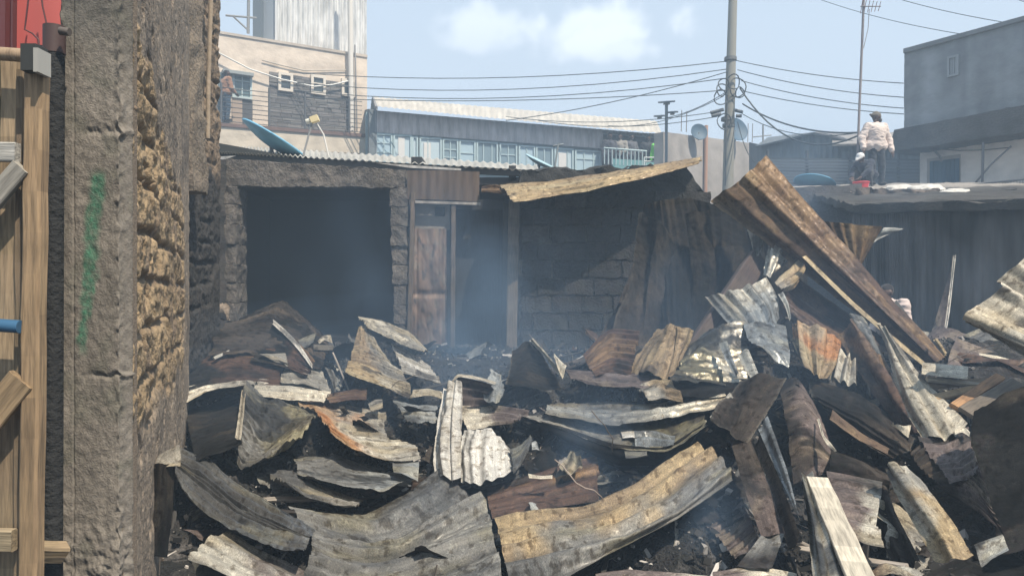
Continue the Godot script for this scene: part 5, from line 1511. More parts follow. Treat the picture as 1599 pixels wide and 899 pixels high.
func stand(extra := {}) -> Dictionary:
	var j := {"hips": Vector3(0, 0.98, 0), "chest": Vector3(0, 1.30, 0.01), "neck": Vector3(0, 1.50, 0), "head": Vector3(0, 1.645, 0.02),
		"sh_l": Vector3(0.19, 1.42, 0), "el_l": Vector3(0.26, 1.13, -0.02), "wr_l": Vector3(0.28, 0.87, 0.05), "sh_r": Vector3(-0.19, 1.42, 0), "el_r": Vector3(-0.26, 1.13, -0.02), "wr_r": Vector3(-0.28, 0.87, 0.05),
		"hp_l": Vector3(0.09, 0.93, 0), "kn_l": Vector3(0.11, 0.50, 0.02), "an_l": Vector3(0.12, 0.09, -0.02), "hp_r": Vector3(-0.09, 0.93, 0), "kn_r": Vector3(-0.11, 0.50, 0.02), "an_r": Vector3(-0.12, 0.09, -0.02)}
	for k in extra:
		j[k] = extra[k]
	return j


func people() -> void:
	var skin := Color(0.075, 0.042, 0.028)
	person("person in pale padded jacket and patterned cap standing on the roof", Vector3(8.107, 3.910, -16.600), 0.15, 0.93, 0.014, stand({"look": Vector3(-0.9, 0.02, 0.4), "el_l": Vector3(0.36, 1.13, -0.04), "wr_l": Vector3(0.40, 0.86, 0.04), "el_r": Vector3(-0.35, 1.14, -0.02), "wr_r": Vector3(-0.36, 0.90, 0.06), "an_l": Vector3(0.15, 0.09, -0.02), "kn_l": Vector3(0.14, 0.5, 0.03)}),
		{"skin": skin, "top": Color(0.64, 0.54, 0.49), "legs": Color(0.018, 0.022, 0.03), "puff": 1.22, "collar": Color(0.40, 0.12, 0.09), "hat": Color(0.13, 0.11, 0.09), "bunch": true}, "cap")
	var squat := {"hips": Vector3(0, 0.34, -0.08), "chest": Vector3(0, 0.56, 0.10), "neck": Vector3(0, 0.68, 0.20), "head": Vector3(0, 0.76, 0.29), "look": Vector3(0, -0.5, 1), "crown": Vector3(0, 1, 0.5),
		"sh_l": Vector3(0.18, 0.64, 0.14), "el_l": Vector3(0.22, 0.40, 0.32), "wr_l": Vector3(0.12, 0.26, 0.48), "sh_r": Vector3(-0.18, 0.64, 0.14), "el_r": Vector3(-0.22, 0.40, 0.32), "wr_r": Vector3(-0.12, 0.26, 0.48),
		"hp_l": Vector3(0.10, 0.32, -0.08), "kn_l": Vector3(0.19, 0.46, 0.28), "an_l": Vector3(0.14, 0.09, 0.08), "hp_r": Vector3(-0.10, 0.32, -0.08), "kn_r": Vector3(-0.19, 0.46, 0.28), "an_r": Vector3(-0.14, 0.09, 0.08)}
	person("person in dark clothes and white cap crouching over a red bucket", Vector3(7.751, 3.814, -16.300), -0.9, 0.85, 0.018, squat, {"skin": skin, "top": Color(0.03, 0.035, 0.05), "legs": Color(0.03, 0.03, 0.035), "hat": Color(0.6, 0.6, 0.6)}, "cap")
	var bk := thing("red_bucket", "bright red bucket at the crouching person's hands", "bucket", Vector3(7.311, 3.600, -15.600))
	var st := begin(Color(0.55, 0.035, 0.04))
	tube(st, [Vector3(7.311, 3.587, -15.600), Vector3(7.311, 3.855, -15.600)], 0.11, 16, 0.16)
	part("pail", fin(st), "painted", bk)
	var ring := []
	for i in 17:
		ring.append(Vector3(7.311, 3.855, -15.600) + Vector3(cos(TAU * i / 16) * 0.16, 0, sin(TAU * i / 16) * 0.16))
	part("rim", tube_mesh(ring, 0.014, Color(0.6, 0.05, 0.05), 6), "painted", bk)
	var arc := []
	for i in 9:
		arc.append(Vector3(7.311, 3.855, -15.600) + Vector3(cos(PI * i / 8) * 0.16, -0.12 * sin(PI * i / 8), 0.12 * sin(PI * i / 8)))
	part("handle", tube_mesh(arc, 0.006, Color(0.3, 0.3, 0.3), 5), "painted", bk)
	person("person in brown jacket and jeans on the beige building's balcony", Vector3(-9.093, 6.935, -23.705), 2.4, 0.93, 0.022, stand({"wr_r": Vector3(-0.16, 1.0, 0.25), "el_r": Vector3(-0.26, 1.10, 0.05)}), {"skin": skin, "top": Color(0.26, 0.14, 0.09), "legs": Color(0.05, 0.08, 0.12), "puff": 1.05})
	var dk := [["person in dark clothes at the left of the turquoise balcony", 952, Color(0.05, 0.05, 0.06), 0.3], ["person in a pale shirt leaning on the turquoise balcony rail", 968, Color(0.24, 0.22, 0.20), -0.3], ["person in grey on the turquoise balcony behind the pale shirted one", 985, Color(0.09, 0.09, 0.10), 0.5], ["person in black beside the hi-vis wearer on the balcony", 1012, Color(0.03, 0.03, 0.035), 0.1]]
	for d in dk:
		var x: float = remap(d[1], 945, 1035, 0.0, 1.0)
		var base: Vector3 = Vector3(3.416, 5.606, -27.327).lerp(Vector3(5.678, 5.616, -28.062), x)
		person(d[0], base, d[3], 0.98, 0.026, stand({"wr_l": Vector3(0.2, 1.02, 0.32), "el_l": Vector3(0.26, 1.14, 0.06)}), {"skin": skin, "top": d[2], "legs": Color(0.03, 0.035, 0.05)})
	person("person in bright green hi-vis vest on the balcony's right end", Vector3(5.423, 5.514, -27.507), -0.4, 0.98, 0.024, stand(), {"skin": skin, "top": Color(0.16, 0.62, 0.07), "legs": Color(0.03, 0.03, 0.04)})
	person("person in white and pink shirt stooping behind the leaning rust sheet", Vector3(5.253, 0.138, -10.200), -1.1, 0.93, 0.016, stand({"chest": Vector3(0, 1.27, 0.08), "neck": Vector3(0, 1.43, 0.14), "head": Vector3(0, 1.55, 0.22), "look": Vector3(0, -0.5, 1), "sh_l": Vector3(0.18, 1.38, 0.08), "sh_r": Vector3(-0.18, 1.38, 0.08), "wr_l": Vector3(0.22, 0.92, 0.34), "wr_r": Vector3(-0.2, 0.92, 0.34), "el_l": Vector3(0.26, 1.1, 0.1), "el_r": Vector3(-0.24, 1.1, 0.1)}), {"skin": skin, "top": Color(0.58, 0.47, 0.43), "legs": Color(0.05, 0.05, 0.06)})


# ---------------------------------------------------------------- the heap: left part
func pile_left() -> void:
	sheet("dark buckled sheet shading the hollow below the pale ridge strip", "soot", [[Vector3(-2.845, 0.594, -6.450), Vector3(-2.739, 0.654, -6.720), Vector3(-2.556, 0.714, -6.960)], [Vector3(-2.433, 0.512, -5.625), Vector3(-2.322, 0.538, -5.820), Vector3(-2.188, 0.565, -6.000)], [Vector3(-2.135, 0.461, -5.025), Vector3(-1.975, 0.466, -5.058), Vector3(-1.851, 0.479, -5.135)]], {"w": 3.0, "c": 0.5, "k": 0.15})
	sheet("big sooty brown sheet humped in front of the burnt doorway", "char", [[Vector3(-3.055, 1.277, -8.600), Vector3(-2.773, 1.577, -8.978), Vector3(-2.431, 1.433, -8.857), Vector3(-2.106, 1.244, -8.525)], [Vector3(-3.104, 1.100, -7.950), Vector3(-2.751, 1.209, -8.220), Vector3(-2.301, 1.172, -8.130), Vector3(-1.881, 1.016, -7.725)], [Vector3(-2.986, 0.923, -7.325), Vector3(-2.540, 0.948, -7.400), Vector3(-2.123, 0.909, -7.280), Vector3(-1.795, 0.832, -7.025)]], {"w": 3.0, "c": 0.5, "k": 0.45})
	sheet("wide sooty sheet sloping down left of the brown humped one", "soot", [[Vector3(-3.379, 0.970, -7.720), Vector3(-3.022, 1.008, -7.825), Vector3(-2.418, 0.949, -7.660)], [Vector3(-3.075, 0.832, -7.025), Vector3(-2.757, 0.890, -7.220), Vector3(-2.193, 0.854, -7.100)], [Vector3(-2.799, 0.706, -6.370), Vector3(-2.587, 0.784, -6.700), Vector3(-2.079, 0.791, -6.730)]], {"w": 4.0, "c": 0.5, "k": 0.1, "pal2": "rust"})
	sheet("black triangular sheet under the twisted pale metal strip", "soot", [[Vector3(-2.663, 1.271, -8.255), Vector3(-2.254, 1.079, -7.775), Vector3(-1.923, 0.909, -7.280)], [Vector3(-2.576, 1.059, -7.600), Vector3(-2.273, 0.977, -7.360), Vector3(-1.899, 0.874, -7.030)], [Vector3(-2.570, 0.947, -7.270), Vector3(-2.246, 0.887, -7.075), Vector3(-1.880, 0.823, -6.850)]], {"w": 2.0, "c": 0.4, "k": 0.1, "pal2": "rust"})
	sheet("narrow twisted strip of pale metal slanting down to the corrugated scrap", "white", [[Vector3(-2.633, 1.316, -8.185), Vector3(-2.418, 1.210, -7.940), Vector3(-2.196, 1.095, -7.640), Vector3(-2.011, 0.986, -7.325), Vector3(-1.880, 0.906, -7.070)], [Vector3(-2.647, 1.284, -8.120), Vector3(-2.424, 1.175, -7.850), Vector3(-2.202, 1.063, -7.550), Vector3(-2.015, 0.962, -7.250), Vector3(-1.876, 0.888, -7.010)]], {"w": 1.0, "c": 0.25, "n": "metal_strip", "cat": "metal strip", "g": "", "nv": 8, "rag": 0.06})
	sheet("small dark pointed flap of iron beside the twisted strip's middle", "grey", [[Vector3(-2.229, 1.108, -7.735), Vector3(-2.152, 1.148, -7.840), Vector3(-2.077, 1.177, -7.915)], [Vector3(-2.164, 1.059, -7.600), Vector3(-2.087, 1.043, -7.555), Vector3(-2.054, 1.086, -7.675)]], {"w": 1.0, "c": 0.4})
	sheet("small pale arched scrap in the shadow before the doorway", "cream", [[Vector3(-2.018, 1.092, -7.690), Vector3(-1.997, 1.148, -7.840), Vector3(-1.917, 1.160, -7.870)], [Vector3(-1.974, 1.075, -7.645), Vector3(-1.944, 1.108, -7.735), Vector3(-1.839, 1.081, -7.660)]], {"w": 1.0, "c": 0.5, "nv": 10})
	sheet("thin pale flat strip below the small arched scrap", "cream", [[Vector3(-2.030, 1.071, -7.610), Vector3(-1.922, 1.066, -7.595), Vector3(-1.814, 1.061, -7.580)], [Vector3(-2.002, 1.034, -7.505), Vector3(-1.895, 1.029, -7.490), Vector3(-1.799, 1.029, -7.490)]], {"w": 1.0, "c": 0.15, "nv": 8, "n": "metal_strip", "cat": "metal strip", "g": ""})
	var a := plank("wood_splinter", Vector3(-2.906, 0.962, -7.250), Vector3(-2.802, 1.033, -7.525), 0.03, 0.02, Color(0.5, 0.48, 0.42))
	tag(a, "pale straight splinter lying on soot left of the humped sheet", "stick")
	sheet("small pale triangular flap with a bent dark corner", "ash", [[Vector3(-2.493, 1.005, -7.320), Vector3(-2.355, 1.005, -7.320), Vector3(-2.228, 1.010, -7.335)], [Vector3(-2.331, 0.971, -7.150), Vector3(-2.230, 0.962, -7.120), Vector3(-2.111, 0.934, -7.030)], [Vector3(-2.210, 0.934, -7.095), Vector3(-2.179, 0.934, -7.095), Vector3(-2.126, 0.911, -7.020)]], {"w": 1.0, "c": 0.3, "k": 0.1})
	sheet("pale crinkled corrugated scrap above the long ridge strip", "ash", [[Vector3(-2.214, 0.870, -7.290), Vector3(-2.093, 0.904, -7.395), Vector3(-1.941, 0.904, -7.395)], [Vector3(-2.174, 0.837, -7.040), Vector3(-1.967, 0.841, -7.055), Vector3(-1.748, 0.819, -6.980)], [Vector3(-2.116, 0.803, -6.775), Vector3(-1.876, 0.791, -6.730), Vector3(-1.591, 0.754, -6.580)]], {"w": 3.5, "a": 0.02, "c": 0.6, "k": 0.25})
	sheet("narrow grey flap folded down from the crinkled scrap's right end", "grey", [[Vector3(-1.795, 0.901, -7.120), Vector3(-1.661, 0.815, -6.820), Vector3(-1.554, 0.740, -6.520)], [Vector3(-1.664, 0.885, -6.930), Vector3(-1.579, 0.827, -6.720), Vector3(-1.520, 0.754, -6.420)]], {"w": 1.0, "c": 0.3})
	sheet("pale straw coloured ridge strip resting against the ochre wall", "cream", [[Vector3(-3.070, 0.712, -6.800), Vector3(-2.882, 0.764, -6.995), Vector3(-2.669, 0.793, -7.100), Vector3(-2.433, 0.810, -7.160)], [Vector3(-2.895, 0.705, -6.450), Vector3(-2.744, 0.762, -6.690), Vector3(-2.554, 0.789, -6.795), Vector3(-2.336, 0.801, -6.840)], [Vector3(-2.675, 0.693, -6.040), Vector3(-2.601, 0.754, -6.340), Vector3(-2.439, 0.781, -6.460), Vector3(-2.249, 0.796, -6.520)]], {"w": 2.0, "a": 0.015, "c": 0.4, "k": 0.1, "pal2": "ash"})
	sheet("long pale ash coloured sheet continuing the ridge strip rightwards", "ash", [[Vector3(-2.500, 0.791, -7.020), Vector3(-2.219, 0.782, -6.990), Vector3(-1.902, 0.766, -6.930), Vector3(-1.628, 0.727, -6.780)], [Vector3(-2.389, 0.747, -6.630), Vector3(-2.105, 0.747, -6.630), Vector3(-1.807, 0.736, -6.585), Vector3(-1.578, 0.733, -6.570)], [Vector3(-2.299, 0.720, -6.350), Vector3(-2.006, 0.713, -6.320), Vector3(-1.754, 0.707, -6.290), Vector3(-1.595, 0.710, -6.305)]], {"w": 3.0, "a": 0.014, "c": 0.45, "k": 0.15, "pal2": "cream"})
	sheet("crumpled olive grey sheet with a bright upturned left edge", "grey", [[Vector3(-2.380, 0.726, -6.620), Vector3(-2.070, 0.665, -6.350), Vector3(-1.808, 0.635, -6.200), Vector3(-1.585, 0.613, -6.080)], [Vector3(-2.219, 0.652, -6.100), Vector3(-1.916, 0.590, -5.725), Vector3(-1.705, 0.584, -5.680), Vector3(-1.510, 0.584, -5.680)], [Vector3(-2.048, 0.570, -5.575), Vector3(-1.793, 0.539, -5.290), Vector3(-1.652, 0.545, -5.350), Vector3(-1.481, 0.561, -5.500)], [Vector3(-1.928, 0.565, -5.250), Vector3(-1.724, 0.539, -5.023), Vector3(-1.591, 0.526, -4.946), Vector3(-1.517, 0.521, -4.913)]], {"w": 2.0, "a": 0.01, "c": 1.1, "k": 0.45, "pal2": "olive"})
	sheet("thin upright pale strip at the crumpled olive sheet's left edge", "cream", [[Vector3(-2.363, 0.775, -6.510), Vector3(-2.176, 0.655, -5.925), Vector3(-1.983, 0.573, -5.325)], [Vector3(-2.283, 0.785, -6.395), Vector3(-2.094, 0.672, -5.825), Vector3(-1.874, 0.586, -5.150)]], {"w": 1.0, "a": 0.004, "c": 0.2, "nv": 10})
	sheet("wide low sheet, orange at its left end and ashy at its right", "orange", [[Vector3(-2.187, 0.679, -6.745), Vector3(-1.701, 0.648, -6.610), Vector3(-1.335, 0.621, -6.490), Vector3(-1.056, 0.594, -6.355)], [Vector3(-1.891, 0.637, -6.390), Vector3(-1.564, 0.604, -6.225), Vector3(-1.283, 0.588, -6.135), Vector3(-1.023, 0.570, -6.030)], [Vector3(-1.601, 0.603, -6.020), Vector3(-1.372, 0.567, -5.795), Vector3(-1.147, 0.557, -5.720), Vector3(-0.931, 0.541, -5.600)], [Vector3(-1.439, 0.580, -5.650), Vector3(-1.220, 0.551, -5.410), Vector3(-0.985, 0.542, -5.320), Vector3(-0.689, 0.551, -5.362)], [Vector3(-1.302, 0.571, -5.310), Vector3(-1.086, 0.546, -5.067), Vector3(-0.845, 0.531, -4.979), Vector3(-0.604, 0.544, -5.001)]], {"w": 5.0, "a": 0.016, "c": 0.35, "k": 0.12, "pal2": "ash"})
	sheet("small dark rusty sheet wedged above the orange ended one", "rust", [[Vector3(-1.680, 0.705, -6.530), Vector3(-1.489, 0.740, -6.680), Vector3(-1.300, 0.755, -6.740)], [Vector3(-1.535, 0.687, -6.280), Vector3(-1.386, 0.700, -6.340), Vector3(-1.227, 0.687, -6.280)]], {"w": 2.0, "c": 0.4, "k": 0.4})
	sheet("small pale scrap at the dark wedged sheet's right end", "ash", [[Vector3(-1.217, 0.687, -6.280), Vector3(-1.168, 0.700, -6.340), Vector3(-1.100, 0.696, -6.325)], [Vector3(-1.151, 0.660, -6.050), Vector3(-1.089, 0.660, -6.050), Vector3(-1.058, 0.671, -6.110)]], {"w": 1.0, "c": 0.3})
	sheet("tan sheet with a tall pointed peak and wavy foot", "ochre", [[Vector3(-1.697, 1.221, -8.250), Vector3(-1.651, 1.228, -8.265), Vector3(-1.588, 1.184, -8.160)], [Vector3(-1.621, 1.013, -7.530), Vector3(-1.366, 0.972, -7.410), Vector3(-1.079, 0.869, -7.073)], [Vector3(-1.560, 0.929, -7.080), Vector3(-1.247, 0.885, -6.930), Vector3(-0.914, 0.822, -6.668)], [Vector3(-1.516, 0.859, -6.695), Vector3(-1.173, 0.813, -6.515), Vector3(-0.830, 0.771, -6.294)]], {"w": 3.0, "a": 0.02, "c": 0.35, "k": 0.2, "pal2": "ash", "pal": "ochre"})
	sheet("leaf shaped pale sheet curling over the tan peaked one", "cream", [[Vector3(-1.800, 1.322, -8.570), Vector3(-1.495, 1.288, -8.512), Vector3(-1.152, 1.186, -8.249), Vector3(-0.898, 1.041, -7.828)], [Vector3(-1.694, 1.290, -8.300), Vector3(-1.387, 1.202, -8.090), Vector3(-1.086, 1.109, -7.824), Vector3(-0.833, 1.010, -7.487)], [Vector3(-1.537, 1.231, -7.935), Vector3(-1.287, 1.127, -7.665), Vector3(-1.072, 1.058, -7.452), Vector3(-0.889, 1.025, -7.311)]], {"w": 2.0, "a": 0.01, "c": 0.3, "k": 0.12, "pal2": "ash"})
	sheet("white corrugated scrap just right of the peaked tan sheet", "white", [[Vector3(-1.283, 1.044, -7.799), Vector3(-1.043, 0.987, -7.609), Vector3(-0.784, 0.897, -7.270)], [Vector3(-1.140, 0.948, -7.393), Vector3(-0.958, 0.903, -7.219), Vector3(-0.728, 0.850, -6.972)], [Vector3(-1.025, 0.858, -6.959), Vector3(-0.843, 0.824, -6.794), Vector3(-0.618, 0.789, -6.571)]], {"w": 4.0, "a": 0.018, "c": 0.3, "k": 0.05})
	sheet("bright cream scrap curled beside the hanging cream sheet", "cream", [[Vector3(-0.872, 0.761, -6.569), Vector3(-0.742, 0.773, -6.568), Vector3(-0.604, 0.753, -6.426)], [Vector3(-0.861, 0.730, -6.281), Vector3(-0.726, 0.741, -6.281), Vector3(-0.568, 0.728, -6.148)]], {"w": 1.5, "c": 0.5})
	sheet("blue grey scrap with torn drooping lower edge", "galv", [[Vector3(-1.058, 0.698, -6.499), Vector3(-0.836, 0.663, -6.298), Vector3(-0.581, 0.660, -6.178)], [Vector3(-0.926, 0.666, -6.075), Vector3(-0.764, 0.651, -5.950), Vector3(-0.564, 0.656, -5.886)], [Vector3(-0.827, 0.630, -5.750), Vector3(-0.704, 0.624, -5.673), Vector3(-0.572, 0.634, -5.670)]], {"w": 2.0, "c": 0.6, "k": 0.3, "rag": 0.1})
	# nearer, lower left
	sheet("dark upright folded sheet leaning on the ochre wall's foot", "soot", [[Vector3(-1.838, 0.766, -3.750), Vector3(-1.864, 0.537, -3.750), Vector3(-1.896, 0.308, -3.750)], [Vector3(-1.709, 0.803, -3.620), Vector3(-1.731, 0.576, -3.620), Vector3(-1.765, 0.342, -3.620)], [Vector3(-1.667, 0.777, -3.700), Vector3(-1.683, 0.552, -3.700), Vector3(-1.709, 0.304, -3.700)]], {"w": 1.5, "a": 0.012, "c": 0.2, "k": 0.1, "rag": 0.02})
	sheet("pale crumpled cap lying on top of the upright folded sheet", "ash", [[Vector3(-1.864, 0.769, -3.850), Vector3(-1.778, 0.802, -3.850), Vector3(-1.705, 0.821, -3.850)], [Vector3(-1.780, 0.783, -3.650), Vector3(-1.698, 0.789, -3.650), Vector3(-1.629, 0.796, -3.650)]], {"w": 1.0, "c": 0.7, "k": 0.3})
	sheet("long grey folded strip sweeping down from the upright folded sheet", "grey", [[Vector3(-2.507, 0.491, -5.430), Vector3(-2.094, 0.444, -5.169), Vector3(-1.656, 0.378, -4.663), Vector3(-1.293, 0.350, -4.282), Vector3(-1.092, 0.301, -4.106)], [Vector3(-2.438, 0.508, -5.184), Vector3(-2.033, 0.455, -4.854), Vector3(-1.543, 0.405, -4.282), Vector3(-1.244, 0.368, -4.029), Vector3(-1.046, 0.339, -3.908)], [Vector3(-2.362, 0.483, -5.115), Vector3(-2.004, 0.426, -4.708), Vector3(-1.545, 0.383, -4.150), Vector3(-1.265, 0.340, -3.986), Vector3(-1.051, 0.316, -3.877)], [Vector3(-2.143, 0.518, -4.764), Vector3(-1.846, 0.473, -4.302), Vector3(-1.477, 0.443, -3.877), Vector3(-1.224, 0.404, -3.695), Vector3(-0.991, 0.385, -3.586)]], {"w": 2.0, "a": 0.016, "c": 0.3, "k": 0.2, "pal2": "grey", "m": "shiny_metal"})
	sheet("pale grey sheet with a curled top edge behind the sagging one", "grey", [[Vector3(-1.586, 0.420, -5.374), Vector3(-1.462, 0.437, -5.462), Vector3(-1.298, 0.442, -5.484), Vector3(-0.989, 0.396, -5.242), Vector3(-0.635, 0.357, -4.943)], [Vector3(-1.447, 0.440, -5.020), Vector3(-1.277, 0.428, -4.932), Vector3(-1.062, 0.417, -4.855), Vector3(-0.811, 0.403, -4.734), Vector3(-0.636, 0.397, -4.638)], [Vector3(-1.314, 0.447, -4.788), Vector3(-1.097, 0.424, -4.568), Vector3(-0.908, 0.412, -4.414), Vector3(-0.741, 0.407, -4.326), Vector3(-0.656, 0.416, -4.454)]], {"w": 1.5, "a": 0.012, "c": 0.4, "k": 0.15, "pal2": "galv"})
	sheet("narrow tan grey sheet under the curled top edged one", "grey", [[Vector3(-1.729, 0.406, -5.181), Vector3(-1.513, 0.397, -5.126), Vector3(-1.204, 0.359, -4.840), Vector3(-0.914, 0.333, -4.554)], [Vector3(-1.550, 0.417, -4.855), Vector3(-1.315, 0.395, -4.646), Vector3(-1.073, 0.381, -4.470), Vector3(-0.885, 0.374, -4.338)], [Vector3(-1.440, 0.414, -4.662), Vector3(-1.235, 0.396, -4.442), Vector3(-1.035, 0.389, -4.310), Vector3(-0.888, 0.387, -4.244)]], {"w": 2.0, "c": 0.35, "k": 0.2, "pal2": "ash"})
	sheet("small grey kite shaped scrap above the sagging sheet's end", "grey", [[Vector3(-0.823, 0.470, -5.079), Vector3(-0.730, 0.471, -5.074), Vector3(-0.627, 0.472, -5.051)], [Vector3(-0.764, 0.466, -4.792), Vector3(-0.665, 0.461, -4.731), Vector3(-0.581, 0.451, -4.614)]], {"w": 1.0, "c": 0.5, "pal2": "galv"})
	sheet("great sagging grey sheet slung like a hammock, front left", "grey", [[Vector3(-1.359, 0.325, -4.400), Vector3(-1.123, 0.314, -4.364), Vector3(-0.864, 0.319, -4.382), Vector3(-0.650, 0.352, -4.745), Vector3(-0.496, 0.432, -4.999)], [Vector3(-1.186, 0.323, -4.191), Vector3(-0.907, 0.292, -4.070), Vector3(-0.649, 0.282, -4.027), Vector3(-0.397, 0.349, -4.223), Vector3(-0.245, 0.396, -4.554)], [Vector3(-1.076, 0.325, -3.970), Vector3(-0.825, 0.299, -3.848), Vector3(-0.591, 0.298, -3.835), Vector3(-0.343, 0.355, -4.016), Vector3(-0.137, 0.417, -4.241)], [Vector3(-1.050, 0.295, -3.824), Vector3(-0.796, 0.276, -3.715), Vector3(-0.568, 0.278, -3.726), Vector3(-0.323, 0.318, -3.853), Vector3(-0.087, 0.374, -3.966)], [Vector3(-1.029, 0.290, -3.635), Vector3(-0.755, 0.272, -3.520), Vector3(-0.482, 0.274, -3.516), Vector3(-0.269, 0.300, -3.583), Vector3(-0.055, 0.343, -3.688)], [Vector3(-0.955, 0.272, -3.372), Vector3(-0.702, 0.256, -3.274), Vector3(-0.451, 0.262, -3.294), Vector3(-0.226, 0.283, -3.311), Vector3(-0.028, 0.323, -3.383)]], {"w": 3.6, "a": 0.036, "c": 0.35, "k": 0.2, "pal2": "grey", "rag": 0.02})
	sheet("torn brown and ash sheet at the very bottom left", "ash", [[Vector3(-1.540, 0.297, -3.971), Vector3(-1.251, 0.270, -3.838), Vector3(-0.892, 0.250, -3.717), Vector3(-0.495, 0.235, -3.616)], [Vector3(-1.535, 0.324, -3.688), Vector3(-1.220, 0.305, -3.555), Vector3(-0.893, 0.292, -3.470), Vector3(-0.461, 0.274, -3.368)], [Vector3(-1.490, 0.302, -3.371), Vector3(-1.151, 0.285, -3.273), Vector3(-0.836, 0.281, -3.248), Vector3(-0.441, 0.280, -3.219)]], {"w": 3.0, "c": 0.5, "k": 0.25, "pal2": "mauve", "rag": 0.06})
	sheet("bent grey scrap in the black hollow beside the upright sheet", "olive", [[Vector3(-2.016, 0.287, -4.660), Vector3(-1.976, 0.294, -4.748), Vector3(-1.804, 0.280, -4.550)], [Vector3(-1.857, 0.297, -4.309), Vector3(-1.805, 0.314, -4.364), Vector3(-1.699, 0.295, -4.303)]], {"w": 2.0, "c": 0.6, "k": 0.3})


# ---------------------------------------------------------------- the heap: middle part
func pile_middle() -> void:
	sheet("bone white sheet hanging in deep vertical folds mid heap", "white", [[Vector3(-0.576, 0.848, -6.121), Vector3(-0.579, 0.662, -5.737), Vector3(-0.559, 0.507, -5.313), Vector3(-0.507, 0.430, -4.857)], [Vector3(-0.518, 0.877, -6.057), Vector3(-0.514, 0.682, -5.620), Vector3(-0.494, 0.531, -5.201), Vector3(-0.426, 0.453, -4.700)], [Vector3(-0.462, 0.917, -6.075), Vector3(-0.448, 0.738, -5.571), Vector3(-0.423, 0.584, -5.158), Vector3(-0.368, 0.469, -4.577)], [Vector3(-0.399, 0.864, -5.996), Vector3(-0.369, 0.671, -5.547), Vector3(-0.374, 0.527, -5.220), Vector3(-0.327, 0.438, -4.664)]], {"w": 2.0, "a": 0.028, "c": 0.22, "k": 0.05, "rag": 0.015})
	sheet("bone white sheet bulging over the ash, streaked with soot", "white", [[Vector3(-0.357, 0.643, -5.364), Vector3(-0.361, 0.514, -5.153), Vector3(-0.336, 0.440, -4.687)], [Vector3(-0.257, 0.671, -5.193), Vector3(-0.268, 0.542, -4.987), Vector3(-0.233, 0.472, -4.490)], [Vector3(-0.141, 0.690, -5.208), Vector3(-0.122, 0.560, -4.968), Vector3(-0.114, 0.487, -4.505)], [Vector3(-0.052, 0.616, -5.223), Vector3(-0.011, 0.525, -5.064), Vector3(0.014, 0.472, -4.751)]], {"w": 3.0, "a": 0.006, "c": 0.5, "k": 0.2, "rag": 0.02})
	sheet("mauve grey underside of the boxed sheet behind the white folds", "mauve", [[Vector3(-0.452, 0.896, -6.296), Vector3(-0.288, 0.888, -6.142), Vector3(-0.141, 0.877, -5.975)], [Vector3(-0.470, 0.787, -6.181), Vector3(-0.311, 0.794, -6.094), Vector3(-0.177, 0.794, -5.982)], [Vector3(-0.470, 0.682, -6.043), Vector3(-0.332, 0.691, -5.986), Vector3(-0.203, 0.713, -5.979)]], {"w": 3.0, "a": 0.014, "c": 0.15, "k": 0.05})
	sheet("cream rim of the boxed sheet curling over the mauve underside", "cream", [[Vector3(-0.537, 0.844, -6.154), Vector3(-0.469, 0.918, -6.386), Vector3(-0.292, 0.913, -6.239), Vector3(-0.121, 0.893, -6.015)], [Vector3(-0.491, 0.846, -5.983), Vector3(-0.443, 0.904, -6.181), Vector3(-0.283, 0.900, -6.042), Vector3(-0.133, 0.888, -5.858)]], {"w": 1.0, "a": 0.004, "c": 0.15, "nv": 10, "k": 0.0})
	sheet("thin grey torn flap standing at the boxed sheet's right side", "galv", [[Vector3(-0.192, 0.948, -6.672), Vector3(-0.214, 0.834, -6.313), Vector3(-0.216, 0.733, -5.914)], [Vector3(-0.096, 0.932, -6.406), Vector3(-0.134, 0.835, -6.102), Vector3(-0.155, 0.742, -5.731)], [Vector3(-0.051, 0.847, -6.214), Vector3(-0.064, 0.783, -5.988), Vector3(-0.112, 0.730, -5.806)]], {"w": 1.5, "c": 0.6, "k": 0.1, "rag": 0.1})
	sheet("fan of thin cream slats below the boxed sheet", "cream", [[Vector3(-0.436, 0.656, -6.072), Vector3(-0.153, 0.698, -6.039), Vector3(0.150, 0.693, -5.727)], [Vector3(-0.383, 0.635, -5.747), Vector3(-0.120, 0.668, -5.699), Vector3(0.059, 0.667, -5.513)], [Vector3(-0.327, 0.614, -5.472), Vector3(-0.139, 0.641, -5.473), Vector3(0.012, 0.655, -5.399)]], {"w": 4.0, "a": 0.016, "c": 0.3, "k": 0.3, "pal2": "mauve"})
	sheet("pale olive topped sheet lying across the middle of the heap", "ash", [[Vector3(0.305, 0.763, -6.167), Vector3(0.563, 0.771, -5.929), Vector3(0.798, 0.802, -5.787), Vector3(1.044, 0.786, -5.510), Vector3(1.295, 0.830, -5.470), Vector3(1.610, 0.867, -5.473)], [Vector3(0.268, 0.747, -5.826), Vector3(0.503, 0.742, -5.549), Vector3(0.715, 0.751, -5.352), Vector3(0.984, 0.778, -5.193), Vector3(1.163, 0.806, -5.157), Vector3(1.531, 0.879, -5.233)], [Vector3(0.236, 0.736, -5.557), Vector3(0.483, 0.727, -5.229), Vector3(0.667, 0.728, -5.025), Vector3(0.898, 0.769, -4.965), Vector3(1.087, 0.806, -4.950), Vector3(1.411, 0.866, -4.999)]], {"w": 2.5, "a": 0.016, "c": 0.55, "k": 0.1, "pal2": "cream", "m": "shiny_metal"})
